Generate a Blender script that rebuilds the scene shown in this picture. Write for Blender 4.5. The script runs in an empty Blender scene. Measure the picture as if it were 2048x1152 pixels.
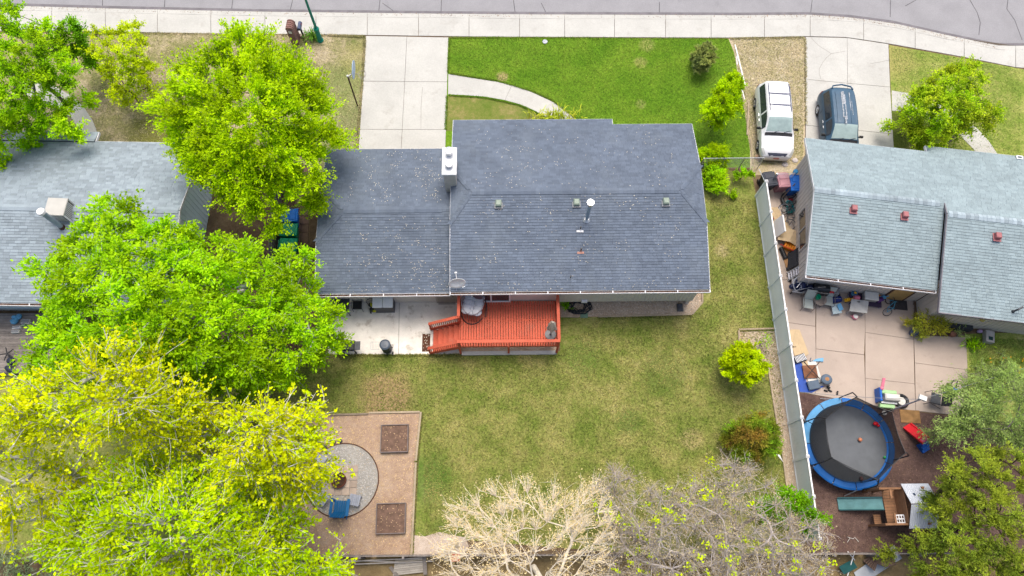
import bpy, math, random
import numpy as np
from mathutils import Vector, Matrix

# ------------------------------------------------------------------ camera, light, exposure
SC = bpy.context.scene
FPX, CAM_H = 1445.5, 36.8
_th, _yw, _rl = np.radians([20.19, 1.477, .8785])
_F = np.array([0, math.sin(_th), -math.cos(_th)]); _U = np.array([0, math.cos(_th), math.sin(_th)]); _R = np.array([1., 0, 0])
_c, _s = math.cos(_rl), math.sin(_rl); _R, _U = _c*_R+_s*_U, -_s*_R+_c*_U
_c, _s = math.cos(_yw), math.sin(_yw); _M = np.array([[_c, _s, 0], [-_s, _c, 0], [0, 0, 1]])
_R, _U, _F = _M@_R, _M@_U, _M@_F
cd = bpy.data.cameras.new('camera'); cam = bpy.data.objects.new('camera', cd); SC.collection.objects.link(cam)
cd.sensor_width = 36; cd.lens = FPX*36/2048; cd.clip_start = .5; cd.clip_end = 1500
cam.matrix_world = Matrix(((_R[0], _U[0], -_F[0], 0), (_R[1], _U[1], -_F[1], 0), (_R[2], _U[2], -_F[2], CAM_H), (0, 0, 0, 1)))
SC.camera = cam
SUN_EL, SUN_AZ = math.radians(70), math.radians(8)      # azimuth clockwise from +Y
w = bpy.data.worlds.new('World'); SC.world = w; w.use_nodes = True
nt = w.node_tree; bg = nt.nodes['Background']
sky = nt.nodes.new('ShaderNodeTexSky'); sky.sky_type = 'NISHITA'; sky.sun_disc = False
sky.sun_elevation = SUN_EL; sky.sun_rotation = SUN_AZ; sky.air_density = 1.0; sky.dust_density = 5.5; sky.ozone_density = .6
nt.links.new(sky.outputs[0], bg.inputs[0]); bg.inputs[1].default_value = .13
sd = bpy.data.lights.new('sun', 'SUN'); sd.energy = 1.4; sd.angle = math.radians(32); sd.color = (1, .96, .88)
so = bpy.data.objects.new('sun', sd); SC.collection.objects.link(so)
so.rotation_euler = Vector((-math.sin(SUN_AZ)*math.cos(SUN_EL), -math.cos(SUN_AZ)*math.cos(SUN_EL), -math.sin(SUN_EL))).to_track_quat('-Z', 'Y').to_euler()
so.location = (0, 0, 60)
SC.view_settings.view_transform = 'Standard'; SC.view_settings.look = 'None'
SC.view_settings.exposure = .8; SC.view_settings.gamma = 1; SC.view_settings.use_curve_mapping = False
SC.cycles.use_denoising = True
SC.cycles.max_bounces = 8; SC.cycles.transparent_max_bounces = 16

def at(px, py, z=0.):
    """world point seen at photo pixel (px, py) at height z"""
    d = _F+(px-1024)/FPX*_R+(576-py)/FPX*_U
    t = (z-CAM_H)/d[2]
    return Vector((d[0]*t, d[1]*t, z))

# ------------------------------------------------------------------ helpers
COL = SC.collection
RNG = random.Random(7)
NP = np.random.RandomState(11)

def lin(r, g, b, k=.67):
    f = lambda c: ((c/255+.055)/1.055)**2.4 if c > 10 else c/255/12.92
    return (f(r)*k, f(g)*k, f(b)*k)

MATS = {}
def mat(name, rgb, rough=.8, var=.12, scale=3., fine=0., fscale=60., bump=0., spec=.3, metal=0., rgb2=None, tint=0., trans=0., alpha=1., coat=0., grime=None):
    """principled material; noise varies the albedo (two scales), optional per-vertex 'tint' attribute"""
    if name in MATS: return MATS[name]
    m = bpy.data.materials.new(name); m.use_nodes = True; MATS[name] = m
    t = m.node_tree; N = t.nodes; L = t.links; p = N['Principled BSDF']
    p.inputs['Roughness'].default_value = rough; p.inputs['Metallic'].default_value = metal
    p.inputs['Specular IOR Level'].default_value = spec; p.inputs['Coat Weight'].default_value = coat
    p.inputs['Alpha'].default_value = alpha
    geo = N.new('ShaderNodeNewGeometry')
    def noise(sc, det=4, ro=.6):
        n = N.new('ShaderNodeTexNoise'); n.inputs['Scale'].default_value = sc; n.inputs['Detail'].default_value = det; n.inputs['Roughness'].default_value = ro
        L.new(geo.outputs['Position'], n.inputs['Vector']); return n.outputs['Fac']
    def ramp(src, a, b, ca, cb, cl=True):
        r = N.new('ShaderNodeMapRange'); r.inputs[1].default_value = a; r.inputs[2].default_value = b; r.inputs[3].default_value = ca; r.inputs[4].default_value = cb; r.clamp = cl
        L.new(src, r.inputs[0]); return r.outputs[0]
    def mixc(f, a, b, mode='MIX'):
        x = N.new('ShaderNodeMix'); x.data_type = 'RGBA'; x.blend_type = mode
        for sock, v in ((x.inputs[0], f), (x.inputs[6], a), (x.inputs[7], b)):
            if hasattr(v, 'is_linked') or isinstance(v, bpy.types.NodeSocket): L.new(v, sock)
            else: sock.default_value = v if isinstance(v, float) else (*v, 1)
        return x.outputs[2]
    rgb2 = rgb2 or tuple(c*(1-2*var) for c in rgb)
    c = mixc(ramp(noise(scale), .35, .65, 0, 1), rgb, rgb2)
    if tint:
        a = N.new('ShaderNodeAttribute'); a.attribute_name = 'tint'
        k = ramp(a.outputs['Fac'], 0, 1, 1-tint, 1+tint, False)
        v = N.new('ShaderNodeCombineXYZ'); [L.new(k, v.inputs[i]) for i in range(3)]
        c = mixc(1., c, v.outputs[0], 'MULTIPLY')
    if fine:
        k = ramp(noise(fscale, 3, .7), .3, .7, 1-fine, 1+fine)
        v = N.new('ShaderNodeCombineXYZ'); [L.new(k, v.inputs[i]) for i in range(3)]
        c = mixc(1., c, v.outputs[0], 'MULTIPLY')
    if grime:
        c = mixc(ramp(noise(grime[1], 6, .7), grime[2], grime[2]+.12, 0., grime[3]), c, grime[0])
    L.new(c, p.inputs['Base Color'])
    if bump:
        b = N.new('ShaderNodeBump'); b.inputs['Strength'].default_value = bump; b.inputs['Distance'].default_value = .02
        L.new(noise(fscale, 3, .7), b.inputs['Height']); L.new(b.outputs[0], p.inputs['Normal'])
    if trans:
        tr = N.new('ShaderNodeBsdfTranslucent'); mx = N.new('ShaderNodeMixShader'); mx.inputs[0].default_value = trans
        L.new(c, tr.inputs[0]); L.new(p.outputs[0], mx.inputs[1]); L.new(tr.outputs[0], mx.inputs[2])
        L.new(mx.outputs[0], N['Material Output'].inputs[0])
    return m

def ground_mat(name, stops, scale, fscale, fine=.25, spots=(), bump=.6, big=.35):
    """patchy ground: colour ramp over a two-scale noise, soft blotches at given world points, fine grain"""
    if name in MATS: return MATS[name]
    m = bpy.data.materials.new(name); m.use_nodes = True; MATS[name] = m
    t = m.node_tree; N = t.nodes; L = t.links; p = N['Principled BSDF']
    p.inputs['Roughness'].default_value = .95; p.inputs['Specular IOR Level'].default_value = .1
    geo = N.new('ShaderNodeNewGeometry')
    def noise(sc, det=5, ro=.65):
        n = N.new('ShaderNodeTexNoise'); n.inputs['Scale'].default_value = sc; n.inputs['Detail'].default_value = det; n.inputs['Roughness'].default_value = ro
        L.new(geo.outputs['Position'], n.inputs['Vector']); return n.outputs['Fac']
    def math_(op, a, b, cl=False):
        x = N.new('ShaderNodeMath'); x.operation = op; x.use_clamp = cl
        for i, v in enumerate((a, b)):
            if isinstance(v, (int, float)): x.inputs[i].default_value = v
            else: L.new(v, x.inputs[i])
        return x.outputs[0]
    f = math_('ADD', math_('MULTIPLY', noise(scale), 1-big), math_('MULTIPLY', noise(scale*6, 3), big))
    cr = N.new('ShaderNodeValToRGB'); L.new(f, cr.inputs[0])
    e = cr.color_ramp.elements
    while len(e) < len(stops): e.new(.5)
    for el, (ps, col) in zip(e, stops): el.position = ps; el.color = (*col, 1)
    c = cr.outputs[0]
    nz = noise(1.6, 5, .7)
    for (x, y, r, col, amt) in spots:
        d = N.new('ShaderNodeVectorMath'); d.operation = 'DISTANCE'; L.new(geo.outputs['Position'], d.inputs[0]); d.inputs[1].default_value = (x, y, 0)
        k = math_('SUBTRACT', 1.35, math_('ADD', math_('DIVIDE', d.outputs['Value'], r), math_('MULTIPLY', nz, .7)))
        mr = N.new('ShaderNodeMapRange'); mr.inputs[1].default_value = 0; mr.inputs[2].default_value = .45; mr.inputs[4].default_value = amt; L.new(k, mr.inputs[0])
        x_ = N.new('ShaderNodeMix'); x_.data_type = 'RGBA'; L.new(mr.outputs[0], x_.inputs[0]); L.new(c, x_.inputs[6]); x_.inputs[7].default_value = (*col, 1); c = x_.outputs[2]
    g = N.new('ShaderNodeMapRange'); g.inputs[1].default_value = .3; g.inputs[2].default_value = .7; g.inputs[3].default_value = 1-fine; g.inputs[4].default_value = 1+fine
    L.new(noise(fscale, 3, .75), g.inputs[0])
    v = N.new('ShaderNodeCombineXYZ'); [L.new(g.outputs[0], v.inputs[i]) for i in range(3)]
    x_ = N.new('ShaderNodeMix'); x_.data_type = 'RGBA'; x_.blend_type = 'MULTIPLY'; x_.inputs[0].default_value = 1; L.new(c, x_.inputs[6]); L.new(v.outputs[0], x_.inputs[7])
    L.new(x_.outputs[2], p.inputs['Base Color'])
    b = N.new('ShaderNodeBump'); b.inputs['Strength'].default_value = bump; b.inputs['Distance'].default_value = .03
    L.new(noise(fscale*.8, 3, .7), b.inputs['Height']); L.new(b.outputs[0], p.inputs['Normal'])
    return m

def glass(name, rgb, rough=.06):
    if name in MATS: return MATS[name]
    m = mat(name, rgb, rough, var=.1, spec=.8); return m

def tag(o, label=None, cat=None, group=None, kind=None):
    if label: o['label'] = label
    if cat: o['category'] = cat
    if group: o['group'] = group
    if kind: o['kind'] = kind
    return o

def empty(name, loc=(0, 0, 0), rz=0., label=None, cat=None, group=None, sc=1.):
    o = bpy.data.objects.new(name, None); COL.objects.link(o); o.empty_display_size = .2
    o.location = loc; o.rotation_euler = (0, 0, rz); o.scale = (sc, sc, sc)
    return tag(o, label, cat, group)

def copy_tree(o, parent=None):
    c = o.copy(); COL.objects.link(c); c.parent = parent
    for ch in list(o.children): copy_tree(ch, c)
    return c

class MB:
    """collects shapes; build() links them as one mesh object. M transforms everything added after it is set."""
    def __init__(s, M=None): s.v = []; s.f = []; s.t = []; s.M = M or Matrix()
    def add(s, vs, fs, tint=None):
        n = len(s.v); s.v += [tuple(s.M@Vector(p)) for p in vs]; s.f += [tuple(i+n for i in f) for f in fs]
        s.t += [RNG.random() if tint is None else tint]*len(vs); return s
    def box(s, x0, x1, y0, y1, z0, z1, tint=None, ch=0.):
        if ch:
            c = ch; vs = []
            for z, k in ((z0, 0), (z1-c, 0), (z1, c)): vs += [(x0+k, y0+k, z), (x1-k, y0+k, z), (x1-k, y1-k, z), (x0+k, y1-k, z)]
            fs = [(3, 2, 1, 0), (8, 9, 10, 11)]+[(a+i, a+(i+1) % 4, a+4+(i+1) % 4, a+4+i) for a in (0, 4) for i in range(4)]
            return s.add(vs, fs, tint)
        return s.add([(x0, y0, z0), (x1, y0, z0), (x1, y1, z0), (x0, y1, z0), (x0, y0, z1), (x1, y0, z1), (x1, y1, z1), (x0, y1, z1)],
                     [(3, 2, 1, 0), (4, 5, 6, 7), (0, 1, 5, 4), (1, 2, 6, 5), (2, 3, 7, 6), (3, 0, 4, 7)], tint)
    def cbox(s, c, sx, sy, sz, rz=0., tint=None, tilt=None, ch=0.):
        M0 = s.M; s.M = M0@Matrix.Translation(c)@Matrix.Rotation(rz, 4, 'Z')
        if tilt: s.M = s.M@Matrix.Rotation(tilt[0], 4, 'X')@Matrix.Rotation(tilt[1], 4, 'Y')
        s.box(-sx/2, sx/2, -sy/2, sy/2, -sz/2, sz/2, tint, ch); s.M = M0; return s
    def bar(s, a, b, w_, h_, up=(0, 0, 1), tint=None):
        a, b = Vector(a), Vector(b); d = (b-a); l = d.length; d.normalize(); u = Vector(up)
        if abs(d.dot(u)) > .98: u = Vector((0, 1, 0))
        x = d.cross(u).normalized(); u = x.cross(d)
        vs = [p+x*i*w_/2+u*j*h_/2 for p in (a, b) for i, j in ((-1, -1), (1, -1), (1, 1), (-1, 1))]
        return s.add(vs, [(0, 1, 2, 3), (7, 6, 5, 4), (1, 0, 4, 5), (2, 1, 5, 6), (3, 2, 6, 7), (0, 3, 7, 4)], tint)
    def tube(s, pts, r, n=8, close=False, tint=None, cap=True):
        pts = [Vector(p) for p in pts]; k = len(pts); rs = r if isinstance(r, (list, tuple)) else [r]*k
        vs = []; fs = []; pu = None
        for i, p in enumerate(pts):
            if close: d = pts[(i+1) % k]-pts[i-1]
            else: d = pts[min(i+1, k-1)]-pts[max(i-1, 0)]
            d.normalize(); u = pu or (Vector((0, 0, 1)) if abs(d.z) < .9 else Vector((1, 0, 0)))
            x = d.cross(u)
            if x.length < 1e-4: x = d.cross(Vector((0, 1, 0)))
            x.normalize(); u = x.cross(d); pu = u
            vs += [p+(x*math.cos(a)+u*math.sin(a))*rs[i] for a in [2*math.pi*j/n for j in range(n)]]
        for i in range(k if close else k-1):
            a, b = i*n, ((i+1) % k)*n
            fs += [(a+j, a+(j+1) % n, b+(j+1) % n, b+j) for j in range(n)]
        if not close and cap: fs += [tuple(range(n))[::-1], tuple(range((k-1)*n, k*n))]
        return s.add(vs, fs, tint)
    def cyl(s, c, r, z0, z1, n=20, r2=None, tint=None):
        r2 = r if r2 is None else r2; x, y = c[0], c[1]
        vs = [(x+rr*math.cos(2*math.pi*i/n), y+rr*math.sin(2*math.pi*i/n), z) for z, rr in ((z0, r), (z1, r2)) for i in range(n)]
        return s.add(vs, [tuple(range(n))[::-1], tuple(range(n, 2*n))]+[(i, (i+1) % n, n+(i+1) % n, n+i) for i in range(n)], tint)
    def lathe(s, prof, n=24, c=(0, 0, 0), sx=1., sy=1., a0=0., a1=2*math.pi, tint=None):
        full = abs(a1-a0) > 6.28; m = n if full else n+1; vs = []; fs = []
        for r, z in prof: vs += [(c[0]+r*sx*math.cos(a0+(a1-a0)*i/n), c[1]+r*sy*math.sin(a0+(a1-a0)*i/n), c[2]+z) for i in range(m)]
        for j in range(len(prof)-1):
            for i in range(n):
                a = j*m+i; b = j*m+(i+1) % m; fs.append((a, b, b+m, a+m))
        return s.add(vs, fs, tint)
    def prism(s, poly, z0, z1, tint=None, ch=0.):
        P = [Vector((p[0], p[1])) for p in poly]; n = len(P)
        ar = sum(P[i].x*P[(i+1) % n].y-P[(i+1) % n].x*P[i].y for i in range(n))
        if ar < 0: P = P[::-1]
        c = sum(P, Vector((0, 0)))/n
        if ch:
            lev = [(z0, 0), (z1-ch, 0), (z1, ch)]
        else: lev = [(z0, 0), (z1, 0)]
        vs = []
        for z, k in lev:
            for p in P:
                d = (c-p); q = p+d*min(.4, k*1.4/max(d.length, .01)) if k else p
                vs.append((q.x, q.y, z))
        m = len(lev)
        fs = [tuple(range(n))[::-1], tuple(range((m-1)*n, m*n))]+[(a*n+i, a*n+(i+1) % n, (a+1)*n+(i+1) % n, (a+1)*n+i) for a in range(m-1) for i in range(n)]
        return s.add(vs, fs, tint)
    def sheet(s, poly, z=None, tint=None):
        P = [Vector((p[0], p[1], z if z is not None else p[2])) for p in poly]
        n = len(P); ar = sum(P[i].x*P[(i+1) % n].y-P[(i+1) % n].x*P[i].y for i in range(n))
        if ar < 0: P = P[::-1]
        return s.add(P, [tuple(range(n))], tint)
    def slab3(s, poly, th, tint=None):
        """thick plate under a planar 3-D polygon"""
        P = [Vector(p) for p in poly]; n = len(P); nn = (P[1]-P[0]).cross(P[2]-P[0]).normalized()
        if nn.z < 0: P = P[::-1]; nn = -nn
        vs = P+[p-nn*th for p in P]
        return s.add(vs, [tuple(range(n)), tuple(range(n, 2*n))[::-1]]+[(i, n+i, n+(i+1) % n, (i+1) % n) for i in range(n)], tint)
    def sphere(s, c, rx, ry=None, rz=None, n=14, m=8, tint=None, z0=-1., z1=1.):
        ry = ry or rx; rz = rz or rx
        a0, a1 = math.asin(z0), math.asin(z1); vs = []; fs = []
        for j in range(m+1):
            a = a0+(a1-a0)*j/m
            vs += [(c[0]+rx*math.cos(a)*math.cos(2*math.pi*i/n), c[1]+ry*math.cos(a)*math.sin(2*math.pi*i/n), c[2]+rz*math.sin(a)) for i in range(n)]
        for j in range(m): fs += [(j*n+i, j*n+(i+1) % n, (j+1)*n+(i+1) % n, (j+1)*n+i) for i in range(n)]
        return s.add(vs, fs, tint)
    def torus(s, c, R_, r, n=28, m=8, tilt=None, tint=None):
        M0 = s.M; s.M = M0@Matrix.Translation(c)
        if tilt: s.M = s.M@Matrix.Rotation(tilt[2] if len(tilt) > 2 else 0, 4, 'Z')@Matrix.Rotation(tilt[0], 4, 'X')@Matrix.Rotation(tilt[1], 4, 'Y')
        s.tube([(R_*math.cos(2*math.pi*i/n), R_*math.sin(2*math.pi*i/n), 0) for i in range(n)], r, m, close=True, tint=tint); s.M = M0; return s
    def build(s, name, m, parent=None, label=None, cat=None, group=None, kind=None, smooth=False, off=None):
        if off is not None: s.v = [(x-off[0], y-off[1], z-off[2]) for x, y, z in s.v]
        me = bpy.data.meshes.new(name); me.from_pydata(s.v, [], s.f)
        at_ = me.attributes.new('tint', 'FLOAT', 'POINT'); at_.data.foreach_set('value', s.t)
        me.materials.append(m)
        if smooth: me.shade_smooth()
        o = bpy.data.objects.new(name, me); COL.objects.link(o)
        if parent: o.parent = parent
        return tag(o, label, cat, group, kind)

def rawmesh(name, V, Fq, tint, m, parent=None):
    """fast mesh from numpy arrays: V (n,3), Fq (k,3|4)"""
    me = bpy.data.meshes.new(name); k, d = Fq.shape
    me.vertices.add(len(V)); me.vertices.foreach_set('co', np.ascontiguousarray(V, np.float32).ravel())
    me.loops.add(k*d); me.loops.foreach_set('vertex_index', np.ascontiguousarray(Fq, np.int32).ravel())
    me.polygons.add(k); me.polygons.foreach_set('loop_start', np.arange(0, k*d, d, dtype=np.int32))
    me.update(calc_edges=True)
    if tint is not None:
        a = me.attributes.new('tint', 'FLOAT', 'POINT'); a.data.foreach_set('value', np.ascontiguousarray(tint, np.float32))
    me.materials.append(m)
    o = bpy.data.objects.new(name, me); COL.objects.link(o)
    if parent: o.parent = parent
    return o

def quadpx(*pts, z=0.): return [at(x, y, z) for x, y in pts]
def root_at(name, p, label, cat, rz=0., group=None, sc=1.): return empty(name, p, rz, label, cat, group, sc)
# ------------------------------------------------------------------ materials
CONC = mat('concrete', lin(216, 215, 208), .9, .06, .5, .08, 14, .25, grime=(lin(176, 170, 160), 1.1, .56, .4))
CONC_OLD = mat('concrete_stained', lin(244, 238, 228, .82), .9, .10, 1.1, .12, 40, .3, grime=(lin(164, 146, 124), 1.7, .55, .55))
CONC_PINK = mat('concrete_pinkish', lin(205, 188, 174), .9, .06, .7, .08, 45, .25, grime=(lin(158, 142, 130), 1.2, .6, .4))
JOINT = mat('joint_dirt', lin(120, 110, 98), .95, .2, 8)
ASPH = mat('asphalt', lin(170, 169, 172), .95, .06, .7, .14, 22, .3, grime=(lin(130, 127, 132), .9, .62, .5))
TAR = mat('crack_tar', lin(118, 116, 120), .9, .2, 3)
WHITE = mat('white_paint', (.72, .72, .72), .5, .04, 2)
TRIM = mat('white_trim', (.66, .66, .68), .5, .06, 3)
SIDING = mat('beige_siding', lin(238, 232, 222), .75, .05, 2, .05, 30)
SIDING_L = mat('pale_blue_siding', lin(222, 236, 240, .95), .7, .05, 1, .05, 30)
SIDING_R = mat('cream_siding', lin(236, 226, 214), .7, .05, 2)
SHING_M = mat('slate_blue_shingle', lin(116, 128, 145), .9, .08, .6, .13, 40, .4, tint=.13, grime=(lin(132, 142, 152), .5, .5, .25))
SHING_L = mat('blue_grey_shingle', lin(166, 180, 189), .9, .07, .8, .12, 40, .4, tint=.16)
SHING_R = mat('pale_teal_shingle', lin(164, 182, 187), .9, .06, .8, .10, 40, .4, tint=.10)
ROOFDK = mat('roof_deck', lin(90, 94, 104), .9, .1)
DARK = mat('dark_void', (.012, .012, .013), .9, .1)
BLACK = mat('black_plastic', (.022, .023, .026), .45, .15, 4)
GREYDK = mat('dark_grey_metal', (.07, .075, .085), .5, .15, 4)
GREY = mat('mid_grey', lin(150, 153, 158), .6, .08, 4)
STEEL = mat('galvanised_steel', (.52, .54, .57), .35, .12, 6, metal=.6)
CHROME = mat('bright_metal', (.6, .62, .65), .25, .06, 4, metal=.85)
GLASS = glass('window_glass', (.03, .04, .05))
WOOD = mat('weathered_wood', lin(168, 152, 132), .9, .12, 5, .2, 30, .4, tint=.15)
WOODG = mat('grey_weathered_wood', lin(150, 142, 136), .9, .12, 4, .2, 30, .4, tint=.2)
TIMBER = mat('landscape_timber', lin(196, 178, 152), .9, .12, 5, .2, 30, .4, tint=.12)
RED = mat('redwood_stain', lin(226, 110, 82), .8, .1, 1.5, .12, 14, .2, tint=.1, grime=(lin(196, 120, 98), 1.4, .55, .5))
DEBRIS = mat('leaf_debris', lin(122, 92, 72), .95, .35, 14)
CARD = mat('cardboard', lin(226, 200, 160), .85, .06, 3, tint=.06)
TEAL = mat('bin_green', lin(14, 156, 116, .95), .45, .06, 3)
BLUEP = mat('blue_plastic', lin(30, 112, 214), .4, .08, 4)
BLUEL = mat('light_blue_plastic', lin(110, 185, 230), .4, .1, 4)
REDP = mat('red_plastic', lin(232, 30, 44), .4, .06, 4)
PINKP = mat('pink_plastic', lin(246, 140, 165), .4, .05, 4)
GREENP = mat('pale_green_plastic', lin(186, 232, 168), .45, .05, 4)
YELP = mat('yellow_plastic', lin(250, 190, 30), .45, .05, 4)
ORANGE = mat('orange_plastic', lin(250, 150, 20), .5, .1, 8)
CREAM = mat('cream_plastic', lin(240, 238, 230), .45, .04, 3)
MAROON = mat('dusty_maroon_plastic', lin(200, 144, 154), .5, .08, 4)
NAVY = mat('navy_plastic', lin(44, 52, 70), .45, .1, 3)
VINYL = mat('grey_vinyl', lin(232, 240, 246, .95), .5, .03, 1)
PETAL = mat('pale_petal', lin(240, 232, 214), .8, .1, 20, tint=.2)

# ------------------------------------------------------------------ ground
def structure(name, mb, m, **k): return mb.build(name, m, kind='structure', **k)
G_ = MB(); G_.sheet([(-700, -700), (700, -700), (700, 700), (-700, 700)], -.2)
structure('ground', G_, ground_mat('far_ground', [(.35, lin(112, 118, 62)), (.6, lin(150, 140, 92))], .25, 20))
NEDGE = [(-900, -10), (0, 11), (55, 12.5), (260, 18), (520, 23.4), (865, 27.3), (1020, 28.6), (1480, 30.5), (1619, 29.5), (1702, 35), (1786, 46), (1897, 71), (1994, 91), (2048, 92), (2130, 90), (2900, 76)]
SEDGE = [(-900, 56), (0, 62), (260, 64.6), (417, 67.7), (656, 69.5), (891, 73), (1000, 74), (1456, 76), (1610, 73), (1694, 75), (1777, 87.5), (1930, 115), (2030, 135), (2048, 137), (2130, 140), (2900, 150)]
def ed(E, x):
    for (a, ya), (b, yb) in zip(E, E[1:]):
        if x <= b: return ya+(yb-ya)*(x-a)/(b-a)
    return E[-1][1]
yard = [at(x, y) for x, y in NEDGE]
far = [(60, 25), (60, -60), (-60, -60), (-60, 25)]
ys = MB(); ys.prism([(p.x, p.y) for p in yard]+far, -.25, 0.)
structure('terrain', ys, ground_mat('bare_soil', [(.3, lin(96, 78, 60)), (.5, lin(126, 106, 84)), (.7, lin(150, 130, 104))], .8, 26, .3))
rd = MB(); N2 = [(p.x, p.y) for p in yard]
rd.prism([(x, y+.004) for x, y in N2]+[(70, 60), (-70, 60)], -.19, -.1)
road = structure('road', rd, ASPH)
ck = MB()
def ribbon(mb, pts, wd, z):
    P = [Vector((p[0], p[1], 0)) for p in pts]
    for i in range(len(P)-1):
        d = (P[i+1]-P[i]); n_ = Vector((-d.y, d.x, 0)).normalized()*wd/2
        mb.add([(q.x, q.y, z) for q in (P[i]-n_, P[i+1]-n_, P[i+1]+n_, P[i]+n_)], [(0, 1, 2, 3)])
for pts in ([(586, 0), (581, 22)], [(760, 0), (757, 24)], [(765, 6), (790, 24)], [(884, 0), (882, 26)], [(1026, 0), (1030, 28)], [(1082, 6), (1094, 28)], [(1318, 4), (1318, 30)], [(1625, 0), (1621, 26)],
            [(1782, 0), (1781, 34)], [(1940, 0), (1955, 25), (1960, 45), (1957, 70)], [(2016, 0), (2014, 18), (2030, 40), (2045, 80)], [(1810, 12), (1832, 0)], [(206, 0), (205, 14)], [(330, 0), (328, 16)], [(465, 0), (463, 20)]):
    ribbon(ck, [at(x+NP.uniform(-1, 1), y, -.1) for x, y in pts], .045, -.096)
ck.build('crack_seal', TAR, road)
# gutter strip of darker asphalt along the kerb
gt = MB(); ribbon(gt, [(x, y+.14) for x, y in N2], .3, -.095); gt.build('gutter_strip', mat('dirty_gutter', lin(142, 138, 142), .95, .12, 2, .15, 50), road)

def slabs(owner, quads, m, z0, z1, gap=.014, name='slab'):
    for q in quads:
        P = [Vector((p[0], p[1])) for p in q]; c = sum(P, Vector((0, 0)))/len(P)
        P = [p+(c-p).normalized()*gap for p in P]
        b = MB(); b.prism(P, z0-c.x*0, z1+RNG.uniform(-.003, .003), ch=.008)
        b.build(name, m, owner, off=(0, 0, 0))

# sidewalk: bedding, kerb pieces, slabs
J = [-420, -300, -190, -85, 6, 104, 211, 315, 422, 530, 632, 734.5, 837, 938, 1039, 1129.4, 1229, 1331, 1422, 1528.6, 1620, 1727, 1830, 1928, 2031, 2130, 2240]
bed = MB()
for a, b in zip(J, J[1:]): bed.prism([at(a, ed(NEDGE, a)), at(b, ed(NEDGE, b)), at(b, ed(SEDGE, b)), at(a, ed(SEDGE, a))], .002, .012)
sw = structure('sidewalk', bed, JOINT)
for a, b in zip(J, J[1:]):
    xs = [a+(b-a)*i/3 for i in range(4)]
    k = 8.5
    slabs(sw, [[at(x, ed(NEDGE, x)+k) for x in xs]+[at(x, ed(SEDGE, x)) for x in xs[::-1]]], CONC, .004, .03)
    slabs(sw, [[at(x, ed(NEDGE, x)+.3) for x in xs]+[at(x, ed(NEDGE, x)+k) for x in xs[::-1]]], CONC, -.12, .022, .006, 'kerb_stone')

def paved(name, quads, m, zb=.012, z=.026, gap=.012, piece='slab'):
    b = MB()
    for q in quads: b.prism(q, .001, zb)
    o = structure(name, b, JOINT)
    slabs(o, quads, m, .003, z, gap, piece); return o
def grid(cols):
    """cols: list of point lists (same length) left to right -> quads"""
    return [[at(*cols[i][j]), at(*cols[i+1][j]), at(*cols[i+1][j+1]), at(*cols[i][j+1])] for i in range(len(cols)-1) for j in range(len(cols[0])-1)]
paved('driveway', grid([[(731.8, 72), (726.5, 162.8), (720, 259), (714, 345)], [(813.8, 73.5), (809.5, 163.5), (804.5, 259.3), (800, 345)], [(897, 75), (894.5, 164), (892, 259.6), (889, 345)]]), CONC)
paved('driveway', [[at(1611, 74), at(1694, 76), at(1695, 167), at(1611, 159)], [at(1694, 76), at(1776.7, 88.5), at(1780, 174.5), at(1695, 167)],
     [at(1611, 159), at(1695, 167), at(1696, 259), at(1611, 251)], [at(1695, 167), at(1780, 174.5), at(1785.6, 268.6), at(1696, 259)],
     [at(1611, 251), at(1696, 259), at(1698, 350), at(1611, 340)], [at(1696, 259), at(1785.6, 268.6), at(1791, 350), at(1698, 350)]], CONC)
def path(name, top, bot, m, splits):
    q = []
    for a, b in splits: q.append([at(*p) for p in top[a:b+1]]+[at(*p) for p in bot[a:b+1]][::-1])
    return paved(name, q, m, .010, .022, .006)
path('garden_path', [(896.5, 148), (943, 156), (995, 164), (1023.5, 170.6), (1065, 185), (1104, 203), (1128, 216), (1150, 238), (1165, 258)],
     [(896, 189), (930, 190.5), (972, 194), (1010, 200.5), (1040, 209), (1068, 221), (1088, 232), (1105, 246), (1118, 262)], CONC, [(0, 3), (3, 6), (6, 8)])
path('garden_path', [(1783, 181), (1815, 186), (1870, 205), (1920, 229), (1955, 258), (1978, 283), (1996, 310)],
     [(1784, 222), (1810, 223), (1848, 233), (1886, 250), (1920, 272), (1946, 298), (1962, 320)], CONC, [(0, 2), (2, 4), (4, 6)])
path('garden_path', [(60, 150), (109, 172), (146, 193), (169, 216), (185, 240), (194, 262), (196, 300)],
     [(40, 185), (90, 205), (122, 220), (146, 240), (160, 262), (164, 280), (165, 305)], CONC, [(0, 2), (2, 4), (4, 6)])
# rear patio, neighbour's patio and side strip
paved('patio', [quadpx((660, 600), (799, 600), (797, 709.5), (655, 709.5)), quadpx((799, 598), (930, 598), (925, 709), (797, 709.5))], CONC_OLD, .01, .03)
P_ = [[(1562, 560), (1632, 560), (1630.5, 653), (1573, 645)], [(1573, 645), (1630.5, 653), (1631.5, 698), (1630, 790), (1599, 784)],
      [(1632, 560), (1729, 570), (1730, 665), (1728, 710), (1631.5, 698)], [(1631.5, 698), (1728, 710), (1730, 757), (1731, 809), (1630, 790)],
      [(1729, 570), (1828, 575), (1827, 679), (1730, 665)], [(1730, 665), (1827, 679), (1829, 768), (1730, 757)], [(1730, 757), (1829, 768), (1831, 822), (1731, 809)],
      [(1827, 671), (1932, 674), (1935, 740), (1829, 726)], [(1829, 726), (1935, 740), (1937, 834), (1831, 822)]]
paved('neighbour_patio', [[at(*p) for p in q] for q in P_], CONC_PINK, .01, .028)
paved('side_path', [quadpx((1522, 350), (1612, 350), (1620, 460), (1541, 455)), quadpx((1541, 455), (1620, 460), (1632, 560), (1562, 560))], CONC_PINK, .008, .024)
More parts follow.
